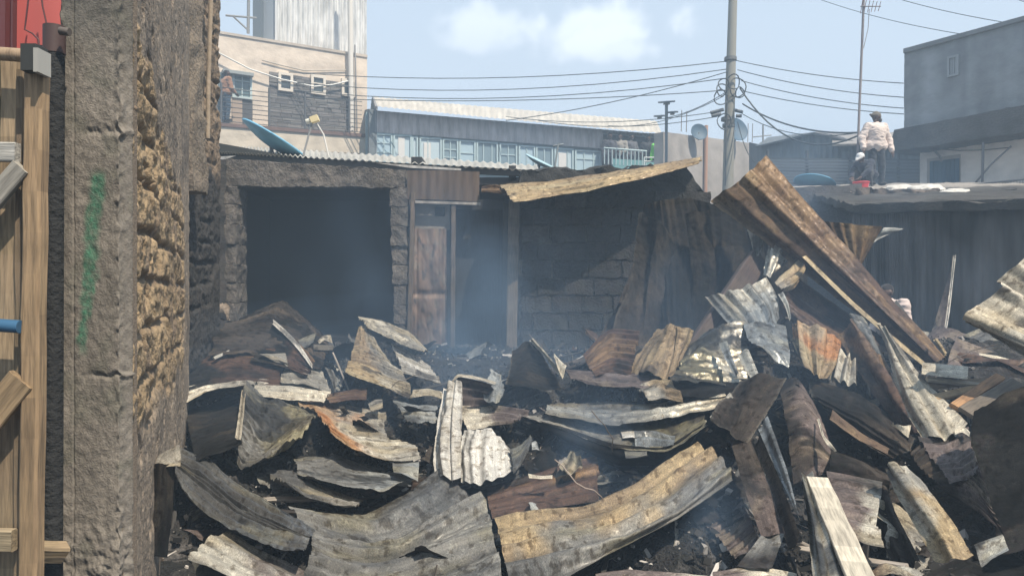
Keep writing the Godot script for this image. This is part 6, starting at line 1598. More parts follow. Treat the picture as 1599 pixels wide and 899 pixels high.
	sheet("boat shaped curved sheet with a bright rim below the olive topped one", "ash", [[Vector3(0.065, 0.637, -6.091), Vector3(0.400, 0.643, -5.788), Vector3(0.725, 0.643, -5.465), Vector3(1.054, 0.678, -5.322), Vector3(1.409, 0.747, -5.352)], [Vector3(0.042, 0.680, -5.777), Vector3(0.392, 0.666, -5.338), Vector3(0.680, 0.648, -4.932), Vector3(0.980, 0.662, -4.743), Vector3(1.311, 0.771, -4.978)], [Vector3(0.060, 0.694, -5.608), Vector3(0.393, 0.680, -5.165), Vector3(0.662, 0.659, -4.739), Vector3(0.944, 0.674, -4.570), Vector3(1.263, 0.781, -4.828)]], {"w": 1.0, "a": 0.006, "c": 0.3, "k": 0.3, "rim": 0.5, "pal2": "olive"})
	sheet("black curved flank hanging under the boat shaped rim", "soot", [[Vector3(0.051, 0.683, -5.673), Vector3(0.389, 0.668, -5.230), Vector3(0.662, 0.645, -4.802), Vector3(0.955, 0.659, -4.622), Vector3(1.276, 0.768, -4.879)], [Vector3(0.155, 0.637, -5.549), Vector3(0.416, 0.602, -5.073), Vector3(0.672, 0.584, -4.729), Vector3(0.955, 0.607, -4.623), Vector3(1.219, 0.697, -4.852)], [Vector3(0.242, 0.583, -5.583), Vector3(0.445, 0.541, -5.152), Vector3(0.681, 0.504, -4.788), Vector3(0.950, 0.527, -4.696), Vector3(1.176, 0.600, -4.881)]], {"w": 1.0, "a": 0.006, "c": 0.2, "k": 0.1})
	sheet("crinkled bright scrap inside the boat shaped sheet's right end", "galv", [[Vector3(0.804, 0.679, -4.859), Vector3(0.918, 0.699, -4.847), Vector3(1.045, 0.695, -4.741)], [Vector3(0.769, 0.663, -4.700), Vector3(0.892, 0.678, -4.668), Vector3(1.000, 0.682, -4.610)]], {"w": 2.0, "c": 0.9, "m": "shiny_metal", "k": 0.2})
	sheet("small pale square scrap caught inside the boat shaped sheet", "white", [[Vector3(0.739, 0.674, -5.103), Vector3(0.811, 0.686, -5.087), Vector3(0.833, 0.679, -5.035)], [Vector3(0.723, 0.667, -4.878), Vector3(0.787, 0.676, -4.857), Vector3(0.814, 0.674, -4.824)]], {"w": 1.0, "c": 0.1, "k": 0.0})
	sheet("shiny dark angular shard right of the white bulging sheet", "grey", [[Vector3(-0.006, 0.537, -5.012), Vector3(0.073, 0.571, -5.137), Vector3(0.135, 0.608, -5.309)], [Vector3(0.002, 0.534, -4.767), Vector3(0.065, 0.566, -4.883), Vector3(0.142, 0.609, -5.079)], [Vector3(0.002, 0.511, -4.626), Vector3(0.063, 0.540, -4.743), Vector3(0.111, 0.574, -4.883)]], {"w": 2.0, "c": 0.5, "m": "shiny_metal"})
	sheet("tiny pale triangle scrap right of the shiny dark shard", "galv", [[Vector3(0.133, 0.605, -5.059), Vector3(0.159, 0.611, -5.071), Vector3(0.167, 0.608, -5.042)], [Vector3(0.129, 0.582, -4.906), Vector3(0.162, 0.587, -4.901), Vector3(0.182, 0.587, -4.882)]], {"w": 1.0, "c": 0.2})
	sheet("grey tooth shaped scrap standing in the black centre of the yard", "grey", [[Vector3(0.388, 0.583, -4.880), Vector3(0.347, 0.555, -4.782), Vector3(0.292, 0.528, -4.689)], [Vector3(0.406, 0.592, -4.800), Vector3(0.386, 0.560, -4.655), Vector3(0.335, 0.526, -4.503)], [Vector3(0.442, 0.565, -4.740), Vector3(0.439, 0.543, -4.626), Vector3(0.427, 0.534, -4.583)]], {"w": 2.0, "c": 0.3, "pal2": "ash"})
	sheet("thin tan strip lying at the grey tooth's foot", "cream", [[Vector3(0.096, 0.515, -4.550), Vector3(0.175, 0.518, -4.488), Vector3(0.248, 0.527, -4.468)], [Vector3(0.102, 0.507, -4.487), Vector3(0.174, 0.512, -4.439), Vector3(0.238, 0.519, -4.423)]], {"w": 1.0, "c": 0.2, "nv": 8, "n": "metal_strip", "cat": "metal strip", "g": ""})
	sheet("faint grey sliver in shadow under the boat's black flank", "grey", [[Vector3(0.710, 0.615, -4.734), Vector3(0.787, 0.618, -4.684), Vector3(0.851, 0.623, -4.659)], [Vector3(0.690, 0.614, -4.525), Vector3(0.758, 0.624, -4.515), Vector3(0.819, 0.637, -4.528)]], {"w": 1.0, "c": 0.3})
	sheet("bent pale strap leaning before the charred block wall", "cream", [[Vector3(0.149, 1.161, -7.065), Vector3(0.276, 1.043, -6.631), Vector3(0.393, 0.919, -6.142)], [Vector3(0.194, 1.186, -6.962), Vector3(0.326, 1.057, -6.485), Vector3(0.430, 0.954, -6.067)]], {"w": 1.0, "a": 0.012, "c": 0.25, "k": 0.15, "nv": 12})
	sheet("short pale flap crossing the bent strap's lower end", "cream", [[Vector3(0.359, 1.091, -6.477), Vector3(0.413, 1.043, -6.282), Vector3(0.455, 1.005, -6.124)], [Vector3(0.360, 1.052, -6.301), Vector3(0.378, 0.980, -6.066), Vector3(0.397, 0.930, -5.880)]], {"w": 1.0, "c": 0.3, "k": 0.05})
	sheet("black sheet flaring left from the bent pale strap", "soot", [[Vector3(0.003, 1.025, -7.098), Vector3(0.127, 1.120, -7.222), Vector3(0.216, 1.099, -7.087)], [Vector3(-0.026, 0.904, -6.657), Vector3(0.172, 0.941, -6.579), Vector3(0.371, 0.916, -6.301)], [Vector3(-0.051, 0.815, -6.249), Vector3(0.160, 0.834, -6.109), Vector3(0.414, 0.877, -5.981)]], {"w": 2.0, "c": 0.5, "k": 0.1, "rim": 0.2})
	sheet("long brown grey beam like sheet before the block wall's foot", "mauve", [[Vector3(0.428, 0.950, -6.340), Vector3(0.684, 0.966, -6.102), Vector3(0.935, 0.977, -5.864), Vector3(1.172, 0.971, -5.628)], [Vector3(0.473, 0.927, -6.077), Vector3(0.682, 0.933, -5.858), Vector3(0.902, 0.947, -5.659), Vector3(1.132, 0.943, -5.432)], [Vector3(0.580, 0.894, -5.848), Vector3(0.710, 0.887, -5.677), Vector3(0.905, 0.907, -5.530), Vector3(1.100, 0.898, -5.323)]], {"w": 1.5, "a": 0.015, "c": 0.4, "k": 0.25})
	sheet("crumpled ochre sheet with a curled lip left of the olive scrap", "ash", [[Vector3(0.916, 0.899, -5.655), Vector3(1.039, 0.953, -5.693), Vector3(1.151, 0.944, -5.572)], [Vector3(0.929, 0.897, -5.394), Vector3(1.070, 0.942, -5.403), Vector3(1.183, 0.918, -5.244)], [Vector3(0.953, 0.876, -5.220), Vector3(1.056, 0.898, -5.198), Vector3(1.176, 0.894, -5.099)]], {"w": 2.0, "a": 0.02, "c": 0.9, "k": 0.2, "pal2": "ochre"})
	sheet("ochre sheet standing in a fold below the black leaning panels", "ochre", [[Vector3(1.230, 1.319, -6.266), Vector3(1.098, 1.137, -6.251), Vector3(0.934, 0.968, -5.988)], [Vector3(1.280, 1.357, -6.045), Vector3(1.162, 1.160, -5.971), Vector3(1.011, 0.979, -5.642)], [Vector3(1.345, 1.354, -5.988), Vector3(1.301, 1.181, -5.904), Vector3(1.156, 0.983, -5.525)], [Vector3(1.499, 1.298, -6.153), Vector3(1.411, 1.150, -6.029), Vector3(1.247, 0.981, -5.746)]], {"w": 2.0, "a": 0.03, "c": 0.4, "k": 0.35, "pal2": "ochre"})
	sheet("tall black leaning panel with a tan scorched patch", "soot", [[Vector3(1.320, 2.583, -7.900), Vector3(1.379, 1.977, -7.700), Vector3(1.376, 1.183, -7.200)], [Vector3(1.525, 2.579, -7.700), Vector3(1.550, 1.969, -7.500), Vector3(1.476, 1.196, -7.000)], [Vector3(1.750, 2.599, -7.700), Vector3(1.756, 1.969, -7.500), Vector3(1.657, 1.196, -7.000)], [Vector3(1.944, 2.583, -7.900), Vector3(1.975, 1.977, -7.700), Vector3(1.885, 1.271, -7.300)]], {"w": 2.0, "a": 0.01, "c": 0.45, "k": 0.12, "pal2": "soot"})
	sheet("wide black leaning panel right of the tan patched one", "soot", [[Vector3(1.782, 2.631, -7.900), Vector3(1.803, 1.977, -7.700), Vector3(1.747, 1.208, -7.300)], [Vector3(2.067, 2.552, -7.750), Vector3(2.046, 1.971, -7.550), Vector3(1.877, 1.217, -7.150)], [Vector3(2.431, 2.456, -7.850), Vector3(2.448, 1.975, -7.650), Vector3(2.213, 1.331, -7.350)]], {"w": 3.0, "a": 0.01, "c": 0.45, "k": 0.05})
	sheet("bulky charred slab like sheet slumped before the black panels", "soot", [[Vector3(1.309, 2.430, -7.600), Vector3(1.173, 1.774, -7.400), Vector3(0.918, 0.976, -7.100)], [Vector3(1.453, 2.333, -7.400), Vector3(1.352, 1.709, -7.200), Vector3(1.159, 0.906, -6.900)], [Vector3(1.649, 2.006, -7.600), Vector3(1.567, 1.424, -7.400), Vector3(1.451, 0.830, -7.200)]], {"w": 1.0, "c": 0.7, "k": 0.2, "pal2": "char", "rim": 0.1})
	sheet("narrow black upright sheet between slumped slab and charred beam", "soot", [[Vector3(1.756, 2.420, -7.500), Vector3(1.772, 1.772, -7.300), Vector3(1.627, 0.985, -7.000)], [Vector3(1.948, 2.430, -7.350), Vector3(1.956, 1.770, -7.150), Vector3(1.768, 1.088, -6.850)]], {"w": 1.0, "c": 0.6, "k": 0.1})
	sheet("black panel filling the dark behind the mottled ash strip", "soot", [[Vector3(2.357, 2.602, -8.300), Vector3(2.409, 1.853, -8.000), Vector3(2.288, 1.059, -7.600)], [Vector3(2.717, 2.537, -8.100), Vector3(2.684, 1.848, -7.800), Vector3(2.514, 1.075, -7.400)], [Vector3(3.188, 2.421, -8.200), Vector3(3.139, 1.782, -7.900), Vector3(2.980, 1.067, -7.500)]], {"w": 3.0, "a": 0.012, "c": 0.3, "k": 0.1})
	sheet("charred brown plank like sheet leaning low against the block wall", "char", [[Vector3(1.395, 2.168, -8.100), Vector3(1.116, 1.513, -7.800), Vector3(0.715, 0.935, -7.400)], [Vector3(1.506, 1.988, -7.950), Vector3(1.318, 1.417, -7.650), Vector3(0.906, 0.868, -7.250)], [Vector3(1.636, 1.730, -8.050), Vector3(1.481, 1.214, -7.750), Vector3(1.142, 0.802, -7.450)]], {"w": 2.5, "a": 0.014, "c": 0.3, "k": 0.3})
	sheet("dark reddish sheet slumped at the charred plank's foot", "rust", [[Vector3(0.611, 1.050, -6.553), Vector3(0.875, 1.263, -6.769), Vector3(1.129, 1.257, -6.489)], [Vector3(0.641, 0.982, -6.196), Vector3(0.842, 1.106, -6.304), Vector3(1.017, 1.119, -6.150)], [Vector3(0.664, 0.946, -5.918), Vector3(0.811, 0.990, -5.884), Vector3(0.920, 0.993, -5.774)]], {"w": 3.0, "c": 0.4, "k": 0.4})
	sheet("huge ochre corrugated sheet ramping down to the front centre", "ochre", [[Vector3(-0.105, 0.361, -4.139), Vector3(0.180, 0.409, -4.147), Vector3(0.488, 0.450, -4.189), Vector3(0.827, 0.535, -4.468), Vector3(1.209, 0.651, -4.778)], [Vector3(-0.085, 0.369, -3.899), Vector3(0.187, 0.418, -3.912), Vector3(0.488, 0.474, -3.905), Vector3(0.833, 0.546, -4.205), Vector3(1.237, 0.667, -4.606)], [Vector3(-0.065, 0.371, -3.698), Vector3(0.193, 0.417, -3.715), Vector3(0.511, 0.471, -3.704), Vector3(0.835, 0.547, -3.945), Vector3(1.248, 0.660, -4.423)], [Vector3(-0.044, 0.353, -3.523), Vector3(0.220, 0.396, -3.538), Vector3(0.530, 0.456, -3.577), Vector3(0.855, 0.539, -3.764), Vector3(1.252, 0.632, -4.256)], [Vector3(-0.022, 0.304, -3.402), Vector3(0.232, 0.337, -3.356), Vector3(0.493, 0.406, -3.529), Vector3(0.796, 0.489, -3.698), Vector3(1.251, 0.584, -4.156)]], {"w": 4.0, "a": 0.03, "c": 0.25, "k": 0.3, "rag": 0.015, "pal2": "grey", "tv": true, "pitch": 9.0, "kink": 0.6})
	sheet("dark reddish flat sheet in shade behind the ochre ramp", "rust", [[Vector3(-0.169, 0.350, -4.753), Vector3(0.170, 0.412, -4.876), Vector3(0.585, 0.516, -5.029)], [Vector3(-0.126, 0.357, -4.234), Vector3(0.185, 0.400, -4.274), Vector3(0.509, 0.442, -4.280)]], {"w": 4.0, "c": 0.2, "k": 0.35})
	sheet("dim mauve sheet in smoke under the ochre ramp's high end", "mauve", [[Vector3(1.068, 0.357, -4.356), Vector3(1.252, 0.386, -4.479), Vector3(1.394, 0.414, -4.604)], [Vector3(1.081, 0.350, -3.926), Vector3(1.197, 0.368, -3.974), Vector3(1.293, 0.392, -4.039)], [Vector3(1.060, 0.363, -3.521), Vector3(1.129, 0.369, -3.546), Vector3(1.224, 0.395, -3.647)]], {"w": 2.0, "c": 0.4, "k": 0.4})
	sheet("pale brown sheet edge along the bottom centre", "mauve", [[Vector3(0.369, 0.335, -3.420), Vector3(0.534, 0.362, -3.442), Vector3(0.754, 0.376, -3.368), Vector3(0.914, 0.377, -3.318)], [Vector3(0.362, 0.360, -3.227), Vector3(0.516, 0.384, -3.235), Vector3(0.709, 0.397, -3.167), Vector3(0.877, 0.403, -3.138)], [Vector3(0.337, 0.358, -3.005), Vector3(0.489, 0.379, -2.985), Vector3(0.659, 0.396, -2.945), Vector3(0.830, 0.405, -2.925)]], {"w": 2.0, "c": 0.3, "k": 0.05, "pal2": "cream"})
	sheet("pale brown sheet edge at the bottom right of the centre", "mauve", [[Vector3(0.878, 0.396, -3.269), Vector3(1.081, 0.405, -3.306), Vector3(1.250, 0.398, -3.265)], [Vector3(0.842, 0.408, -3.105), Vector3(1.030, 0.417, -3.150), Vector3(1.206, 0.412, -3.116)], [Vector3(0.785, 0.424, -2.852), Vector3(0.952, 0.427, -2.874), Vector3(1.125, 0.427, -2.874)]], {"w": 2.0, "c": 0.25, "k": 0.05, "pal2": "cream"})


# ---------------------------------------------------------------- the heap: right part
func pile_right() -> void:
	sheet("tall rust brown corrugated sheet leaning across the heap's peak", "brown", [[Vector3(2.453, 2.946, -7.200), Vector3(2.765, 2.406, -6.900), Vector3(3.099, 1.851, -6.600), Vector3(3.619, 1.029, -6.200)], [Vector3(2.256, 2.774, -7.050), Vector3(2.583, 2.291, -6.750), Vector3(2.917, 1.802, -6.450), Vector3(3.485, 1.034, -6.050)], [Vector3(2.077, 2.635, -7.100), Vector3(2.433, 2.196, -6.800), Vector3(2.828, 1.725, -6.500), Vector3(3.461, 1.029, -6.100)], [Vector3(1.928, 2.500, -7.300), Vector3(2.324, 2.110, -7.000), Vector3(2.800, 1.636, -6.700), Vector3(3.510, 0.998, -6.300)]], {"w": 3.0, "a": 0.03, "c": 0.08, "k": 0.15, "rag": 0.012, "pal2": "rust"})
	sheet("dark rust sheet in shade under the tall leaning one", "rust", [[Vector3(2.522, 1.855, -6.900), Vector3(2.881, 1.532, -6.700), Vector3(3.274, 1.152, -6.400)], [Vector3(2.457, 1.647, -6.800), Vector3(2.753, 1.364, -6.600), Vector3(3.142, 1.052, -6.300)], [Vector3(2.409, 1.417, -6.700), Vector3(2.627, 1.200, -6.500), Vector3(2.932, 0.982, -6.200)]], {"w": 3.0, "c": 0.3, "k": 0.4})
	sheet("slim pale rust edging strip running down to the plank stack", "ochre", [[Vector3(2.569, 1.951, -6.550), Vector3(2.871, 1.550, -6.300), Vector3(3.095, 1.281, -6.100), Vector3(3.305, 1.054, -5.950)], [Vector3(2.532, 1.921, -6.500), Vector3(2.832, 1.518, -6.250), Vector3(3.054, 1.252, -6.050), Vector3(3.262, 1.029, -5.900)]], {"w": 1.0, "a": 0.003, "c": 0.08, "nv": 8, "n": "metal_strip", "cat": "metal strip", "g": "", "k": 0.0})
	sheet("brown corrugated sheet peeping out behind the tall leaning one", "brown", [[Vector3(3.192, 2.348, -7.700), Vector3(3.311, 2.136, -7.700), Vector3(3.430, 1.898, -7.700)], [Vector3(3.456, 2.321, -7.700), Vector3(3.496, 2.110, -7.700), Vector3(3.549, 1.885, -7.700)], [Vector3(3.840, 2.288, -7.700), Vector3(3.721, 2.077, -7.700), Vector3(3.589, 1.858, -7.700)]], {"w": 5.0, "a": 0.016, "c": 0.2, "k": 0.2})
	sheet("pale grey pointed tip of sheet behind the brown corrugated one", "galv", [[Vector3(3.865, 2.279, -7.750), Vector3(3.965, 2.279, -7.750), Vector3(4.078, 2.266, -7.750)], [Vector3(3.758, 2.113, -7.750), Vector3(3.812, 2.153, -7.750), Vector3(3.892, 2.193, -7.750)]], {"w": 1.0, "c": 0.2, "k": 0.0})
	sheet("mottled ash grey strip hanging below the heap's peak", "ash", [[Vector3(2.567, 2.338, -7.244), Vector3(2.442, 2.098, -7.096), Vector3(2.286, 1.776, -6.832)], [Vector3(2.641, 2.291, -7.074), Vector3(2.512, 2.051, -6.922), Vector3(2.294, 1.727, -6.634)], [Vector3(2.783, 2.201, -7.160), Vector3(2.691, 2.022, -7.048), Vector3(2.527, 1.873, -6.928)]], {"w": 2.0, "a": 0.02, "c": 0.5, "k": 0.4, "m": "shiny_metal"})
	sheet("curled pale lip with black inside at the mottled strip's top left", "ash", [[Vector3(2.275, 2.362, -7.306), Vector3(2.280, 2.191, -7.202), Vector3(2.301, 1.937, -7.038)], [Vector3(2.384, 2.372, -7.218), Vector3(2.327, 2.210, -7.118), Vector3(2.310, 1.958, -6.958)], [Vector3(2.561, 2.349, -7.298), Vector3(2.461, 2.230, -7.226), Vector3(2.385, 2.044, -7.110)]], {"w": 1.0, "c": 0.5, "k": 0.45, "rim": 0.8})
	var b := plank("charred_beam", Vector3(2.337, 1.927, -7.076), Vector3(1.438, 1.044, -6.053), 0.20, 0.09, Color(0.085, 0.06, 0.05))
	tag(b, "charred brown timber beam slanting up behind the shiny sheet", "beam")
	sheet("pale folded scrap lodged beside the tall leaning sheet", "ash", [[Vector3(2.330, 1.670, -6.574), Vector3(2.492, 1.797, -6.706), Vector3(2.661, 1.905, -6.814)], [Vector3(2.297, 1.636, -6.388), Vector3(2.443, 1.725, -6.484), Vector3(2.597, 1.828, -6.592)], [Vector3(2.306, 1.604, -6.352), Vector3(2.422, 1.647, -6.400), Vector3(2.525, 1.737, -6.496)]], {"w": 3.0, "a": 0.016, "c": 0.5, "k": 0.15, "pal2": "ochre"})
	sheet("grey sliver dangling under the pale folded scrap", "galv", [[Vector3(2.262, 1.604, -6.352), Vector3(2.283, 1.497, -6.232), Vector3(2.272, 1.385, -6.100)], [Vector3(2.321, 1.614, -6.364), Vector3(2.325, 1.518, -6.256), Vector3(2.292, 1.395, -6.112)]], {"w": 1.0, "c": 0.3})
	sheet("glinting silver and ochre corrugated sheet below the charred beam", "ash", [[Vector3(1.673, 1.580, -6.482), Vector3(1.759, 1.401, -6.234), Vector3(1.836, 1.220, -5.928)], [Vector3(1.810, 1.614, -6.373), Vector3(1.918, 1.436, -6.160), Vector3(1.952, 1.272, -5.908)], [Vector3(2.007, 1.669, -6.374), Vector3(2.097, 1.504, -6.188), Vector3(2.100, 1.330, -5.954)], [Vector3(2.252, 1.738, -6.596), Vector3(2.291, 1.559, -6.404), Vector3(2.248, 1.401, -6.224)]], {"w": 4.0, "a": 0.014, "c": 0.25, "k": 0.1, "m": "shiny_metal", "rag": 0.02, "pal2": "galv"})
	sheet("crumpled silver scrap below the glinting corrugated sheet", "galv", [[Vector3(1.852, 1.313, -5.980), Vector3(2.025, 1.347, -6.036), Vector3(2.237, 1.371, -6.076)], [Vector3(1.795, 1.234, -5.670), Vector3(1.970, 1.264, -5.726), Vector3(2.126, 1.234, -5.670)], [Vector3(1.833, 1.163, -5.534), Vector3(1.931, 1.147, -5.502), Vector3(2.045, 1.123, -5.454)]], {"w": 1.5, "a": 0.012, "c": 1.0, "k": 0.35, "m": "shiny_metal"})
	sheet("olive and silver crumpled sheet with torn bright tatters", "olive", [[Vector3(1.367, 1.153, -6.062), Vector3(1.570, 1.237, -6.124), Vector3(1.716, 1.216, -6.043), Vector3(1.919, 1.212, -6.028)], [Vector3(1.222, 1.043, -5.632), Vector3(1.416, 1.111, -5.676), Vector3(1.621, 1.116, -5.624), Vector3(1.813, 1.125, -5.636)], [Vector3(1.114, 0.933, -5.262), Vector3(1.355, 0.980, -5.249), Vector3(1.590, 1.013, -5.280), Vector3(1.774, 1.016, -5.288)]], {"w": 3.0, "a": 0.02, "c": 1.0, "k": 0.45, "m": "shiny_metal", "pal2": "ash", "rag": 0.08})
	sheet("brown mottled sheet standing between the beam and the ochre fold", "brown", [[Vector3(2.138, 1.525, -7.100), Vector3(1.852, 1.232, -6.900), Vector3(1.557, 0.928, -6.700)], [Vector3(2.152, 1.348, -6.950), Vector3(1.888, 1.125, -6.750), Vector3(1.607, 0.859, -6.550)]], {"w": 2.0, "c": 0.5, "k": 0.45, "pal2": "char"})
	sheet("left bright tatter hanging from the olive and silver sheet", "galv", [[Vector3(1.563, 1.240, -5.642), Vector3(1.550, 1.135, -5.425), Vector3(1.556, 1.032, -5.196)], [Vector3(1.618, 1.253, -5.598), Vector3(1.599, 1.156, -5.403), Vector3(1.577, 1.052, -5.178)]], {"w": 1.0, "c": 0.5, "k": 0.1, "m": "shiny_metal", "nv": 10})
	sheet("right bright tatter hanging from the olive and silver sheet", "ash", [[Vector3(1.651, 1.167, -5.484), Vector3(1.649, 1.090, -5.324), Vector3(1.658, 1.025, -5.180)], [Vector3(1.740, 1.187, -5.466), Vector3(1.729, 1.102, -5.290), Vector3(1.712, 1.031, -5.130)]], {"w": 1.0, "c": 0.4, "k": 0.1, "m": "shiny_metal", "nv": 10})
	sheet("sooty sheet falling away under the olive and silver one", "soot", [[Vector3(1.164, 0.970, -5.633), Vector3(1.428, 0.992, -5.531), Vector3(1.838, 0.989, -5.480)], [Vector3(1.089, 0.878, -5.271), Vector3(1.330, 0.886, -5.153), Vector3(1.701, 0.923, -5.204)]], {"w": 3.0, "c": 0.4, "k": 0.1})
	sheet("orange to tan corrugated sheet rearing over a black hollow", "orange", [[Vector3(2.322, 1.379, -6.250), Vector3(2.243, 1.234, -6.010), Vector3(2.205, 1.077, -5.722)], [Vector3(2.371, 1.385, -6.100), Vector3(2.267, 1.201, -5.780), Vector3(2.195, 1.045, -5.476)], [Vector3(2.530, 1.328, -6.004), Vector3(2.366, 1.149, -5.684), Vector3(2.230, 1.001, -5.380)], [Vector3(2.637, 1.203, -6.012), Vector3(2.542, 1.097, -5.820), Vector3(2.364, 0.969, -5.564)]], {"w": 3.0, "a": 0.02, "c": 0.4, "k": 0.15, "pal2": "ochre"})
	sheet("pale yellow corrugated scrap right of the orange rearing sheet", "cream", [[Vector3(2.598, 1.167, -5.948), Vector3(2.482, 1.072, -5.772), Vector3(2.377, 0.984, -5.596)], [Vector3(2.599, 1.132, -5.768), Vector3(2.495, 1.046, -5.600), Vector3(2.401, 0.966, -5.432)], [Vector3(2.623, 1.086, -5.680), Vector3(2.554, 1.007, -5.520), Vector3(2.476, 0.930, -5.352)]], {"w": 3.0, "a": 0.02, "c": 0.3, "k": 0.12, "pal2": "ash"})
	sheet("brown folded sheet leaning beside the long cream one", "brown", [[Vector3(2.601, 1.275, -6.024), Vector3(2.645, 1.089, -5.804), Vector3(2.658, 0.896, -5.404), Vector3(2.642, 0.703, -4.908)], [Vector3(2.718, 1.421, -5.986), Vector3(2.720, 1.183, -5.690), Vector3(2.660, 0.964, -5.234), Vector3(2.522, 0.742, -4.626)], [Vector3(2.980, 1.418, -6.348), Vector3(2.951, 1.185, -5.980), Vector3(2.856, 0.969, -5.564), Vector3(2.701, 0.703, -4.908)]], {"w": 1.5, "a": 0.02, "c": 0.4, "k": 0.35, "pal2": "rust"})
	sheet("grey silvery wrinkled piece atop the brown folded sheet", "grey", [[Vector3(2.799, 1.420, -6.142), Vector3(2.767, 1.313, -5.980), Vector3(2.725, 1.179, -5.740)], [Vector3(2.840, 1.429, -6.048), Vector3(2.831, 1.319, -5.880), Vector3(2.762, 1.175, -5.616)]], {"w": 1.0, "c": 1.0, "k": 0.4, "m": "shiny_metal"})
	sheet("long cream corrugated sheet with soot flecks sliding down right", "cream", [[Vector3(2.966, 1.376, -6.084), Vector3(2.904, 1.141, -5.784), Vector3(2.692, 0.856, -5.176), Vector3(2.607, 0.707, -4.760)], [Vector3(2.937, 1.367, -5.940), Vector3(2.894, 1.118, -5.600), Vector3(2.773, 0.894, -5.104), Vector3(2.645, 0.717, -4.592)], [Vector3(2.945, 1.334, -5.884), Vector3(2.932, 1.086, -5.536), Vector3(2.887, 0.881, -5.072), Vector3(2.757, 0.722, -4.608)], [Vector3(2.998, 1.290, -5.940), Vector3(3.010, 1.042, -5.592), Vector3(3.022, 0.863, -5.192), Vector3(3.015, 0.757, -4.912)]], {"w": 3.0, "a": 0.024, "c": 0.2, "k": 0.2, "rag": 0.02})
	sheet("brown charred continuation below the long cream sheet", "mauve", [[Vector3(2.577, 0.727, -4.742), Vector3(2.685, 0.703, -4.662), Vector3(2.970, 0.758, -4.838)], [Vector3(2.485, 0.651, -4.380), Vector3(2.584, 0.638, -4.324), Vector3(2.785, 0.682, -4.500)], [Vector3(2.415, 0.592, -4.100), Vector3(2.493, 0.589, -4.084), Vector3(2.648, 0.615, -4.220)]], {"w": 2.0, "c": 0.4, "k": 0.35})
	sheet("small bright yellow tan scrap at the long cream sheet's end", "cream", [[Vector3(2.780, 0.781, -4.672), Vector3(2.841, 0.786, -4.688), Vector3(2.827, 0.756, -4.592)], [Vector3(2.722, 0.752, -4.576), Vector3(2.780, 0.759, -4.600), Vector3(2.793, 0.742, -4.544)]], {"w": 1.0, "c": 0.2, "k": 0.0})
	sheet("short cream ribbed panel lying level among the timbers", "cream", [[Vector3(3.075, 1.096, -5.580), Vector3(3.229, 1.084, -5.556), Vector3(3.386, 1.069, -5.524)], [Vector3(2.995, 1.059, -5.442), Vector3(3.149, 1.047, -5.418), Vector3(3.297, 1.029, -5.378)], [Vector3(2.927, 1.034, -5.328), Vector3(3.073, 1.020, -5.296), Vector3(3.222, 1.006, -5.264)]], {"w": 1.5, "a": 0.012, "c": 0.06, "k": 0.0, "rag": 0.01})
	sheet("flat brown grey panel behind the short cream ribbed one", "mauve", [[Vector3(3.927, 1.205, -6.600), Vector3(4.199, 1.109, -6.600), Vector3(4.567, 0.989, -6.600)], [Vector3(3.556, 1.029, -6.100), Vector3(3.828, 0.914, -6.100), Vector3(4.221, 0.851, -6.100)]], {"w": 1.0, "a": 0.006, "c": 0.12, "k": 0.1})
	sheet("slim bright rim along the flat brown grey panel", "cream", [[Vector3(3.943, 1.101, -6.300), Vector3(4.116, 1.074, -6.300), Vector3(4.311, 1.019, -6.300)], [Vector3(3.941, 1.086, -6.280), Vector3(4.103, 1.048, -6.280), Vector3(4.286, 1.005, -6.280)]], {"w": 1.0, "a": 0.002, "c": 0.05, "nv": 8, "n": "metal_strip", "cat": "metal strip", "g": "", "k": 0.0})
	sheet("blue grey corrugated sheet in shade behind the flat panel", "grey", [[Vector3(4.313, 1.043, -7.400), Vector3(4.580, 1.202, -7.400), Vector3(4.835, 1.329, -7.400)], [Vector3(4.093, 0.995, -6.900), Vector3(4.390, 1.084, -6.900), Vector3(4.775, 1.143, -6.900)]], {"w": 5.0, "a": 0.014, "c": 0.15, "k": 0.1})
	sheet("big pale deeply ribbed sheet jutting in from the right edge", "cream", [[Vector3(3.627, 1.875, -5.300), Vector3(3.804, 1.762, -5.300), Vector3(4.100, 1.557, -5.300)], [Vector3(3.424, 1.728, -5.200), Vector3(3.643, 1.612, -5.200), Vector3(4.023, 1.402, -5.200)], [Vector3(3.266, 1.595, -5.100), Vector3(3.529, 1.464, -5.100), Vector3(3.945, 1.232, -5.100)], [Vector3(2.979, 1.478, -4.950), Vector3(3.298, 1.342, -4.950), Vector3(3.829, 1.095, -4.950)], [Vector3(3.043, 1.399, -5.000), Vector3(3.353, 1.227, -5.000), Vector3(3.868, 0.952, -5.000)]], {"w": 3.0, "a": 0.045, "c": 0.2, "k": 0.15, "rag": 0.02, "pal2": "ash"})
	sheet("tall dark plank like panel leaning on the shack front", "mauve", [[Vector3(5.458, 2.041, -9.200), Vector3(5.184, 1.491, -9.000), Vector3(4.832, 0.936, -8.700)], [Vector3(5.414, 2.037, -9.100), Vector3(5.234, 1.493, -8.900), Vector3(4.983, 1.055, -8.600)]], {"w": 1.0, "a": 0.004, "c": 0.08, "k": 0.2})
	sheet("white torn edge strip of the tall panel on the shack front", "white", [[Vector3(5.302, 2.061, -8.950), Vector3(5.212, 1.722, -8.850), Vector3(5.079, 1.385, -8.700), Vector3(4.947, 1.073, -8.550)], [Vector3(5.328, 2.060, -8.930), Vector3(5.230, 1.722, -8.830), Vector3(5.104, 1.385, -8.680), Vector3(4.965, 1.075, -8.530)]], {"w": 1.0, "a": 0.006, "c": 0.12, "nv": 8, "n": "metal_strip", "cat": "metal strip", "g": "", "k": 0.0})
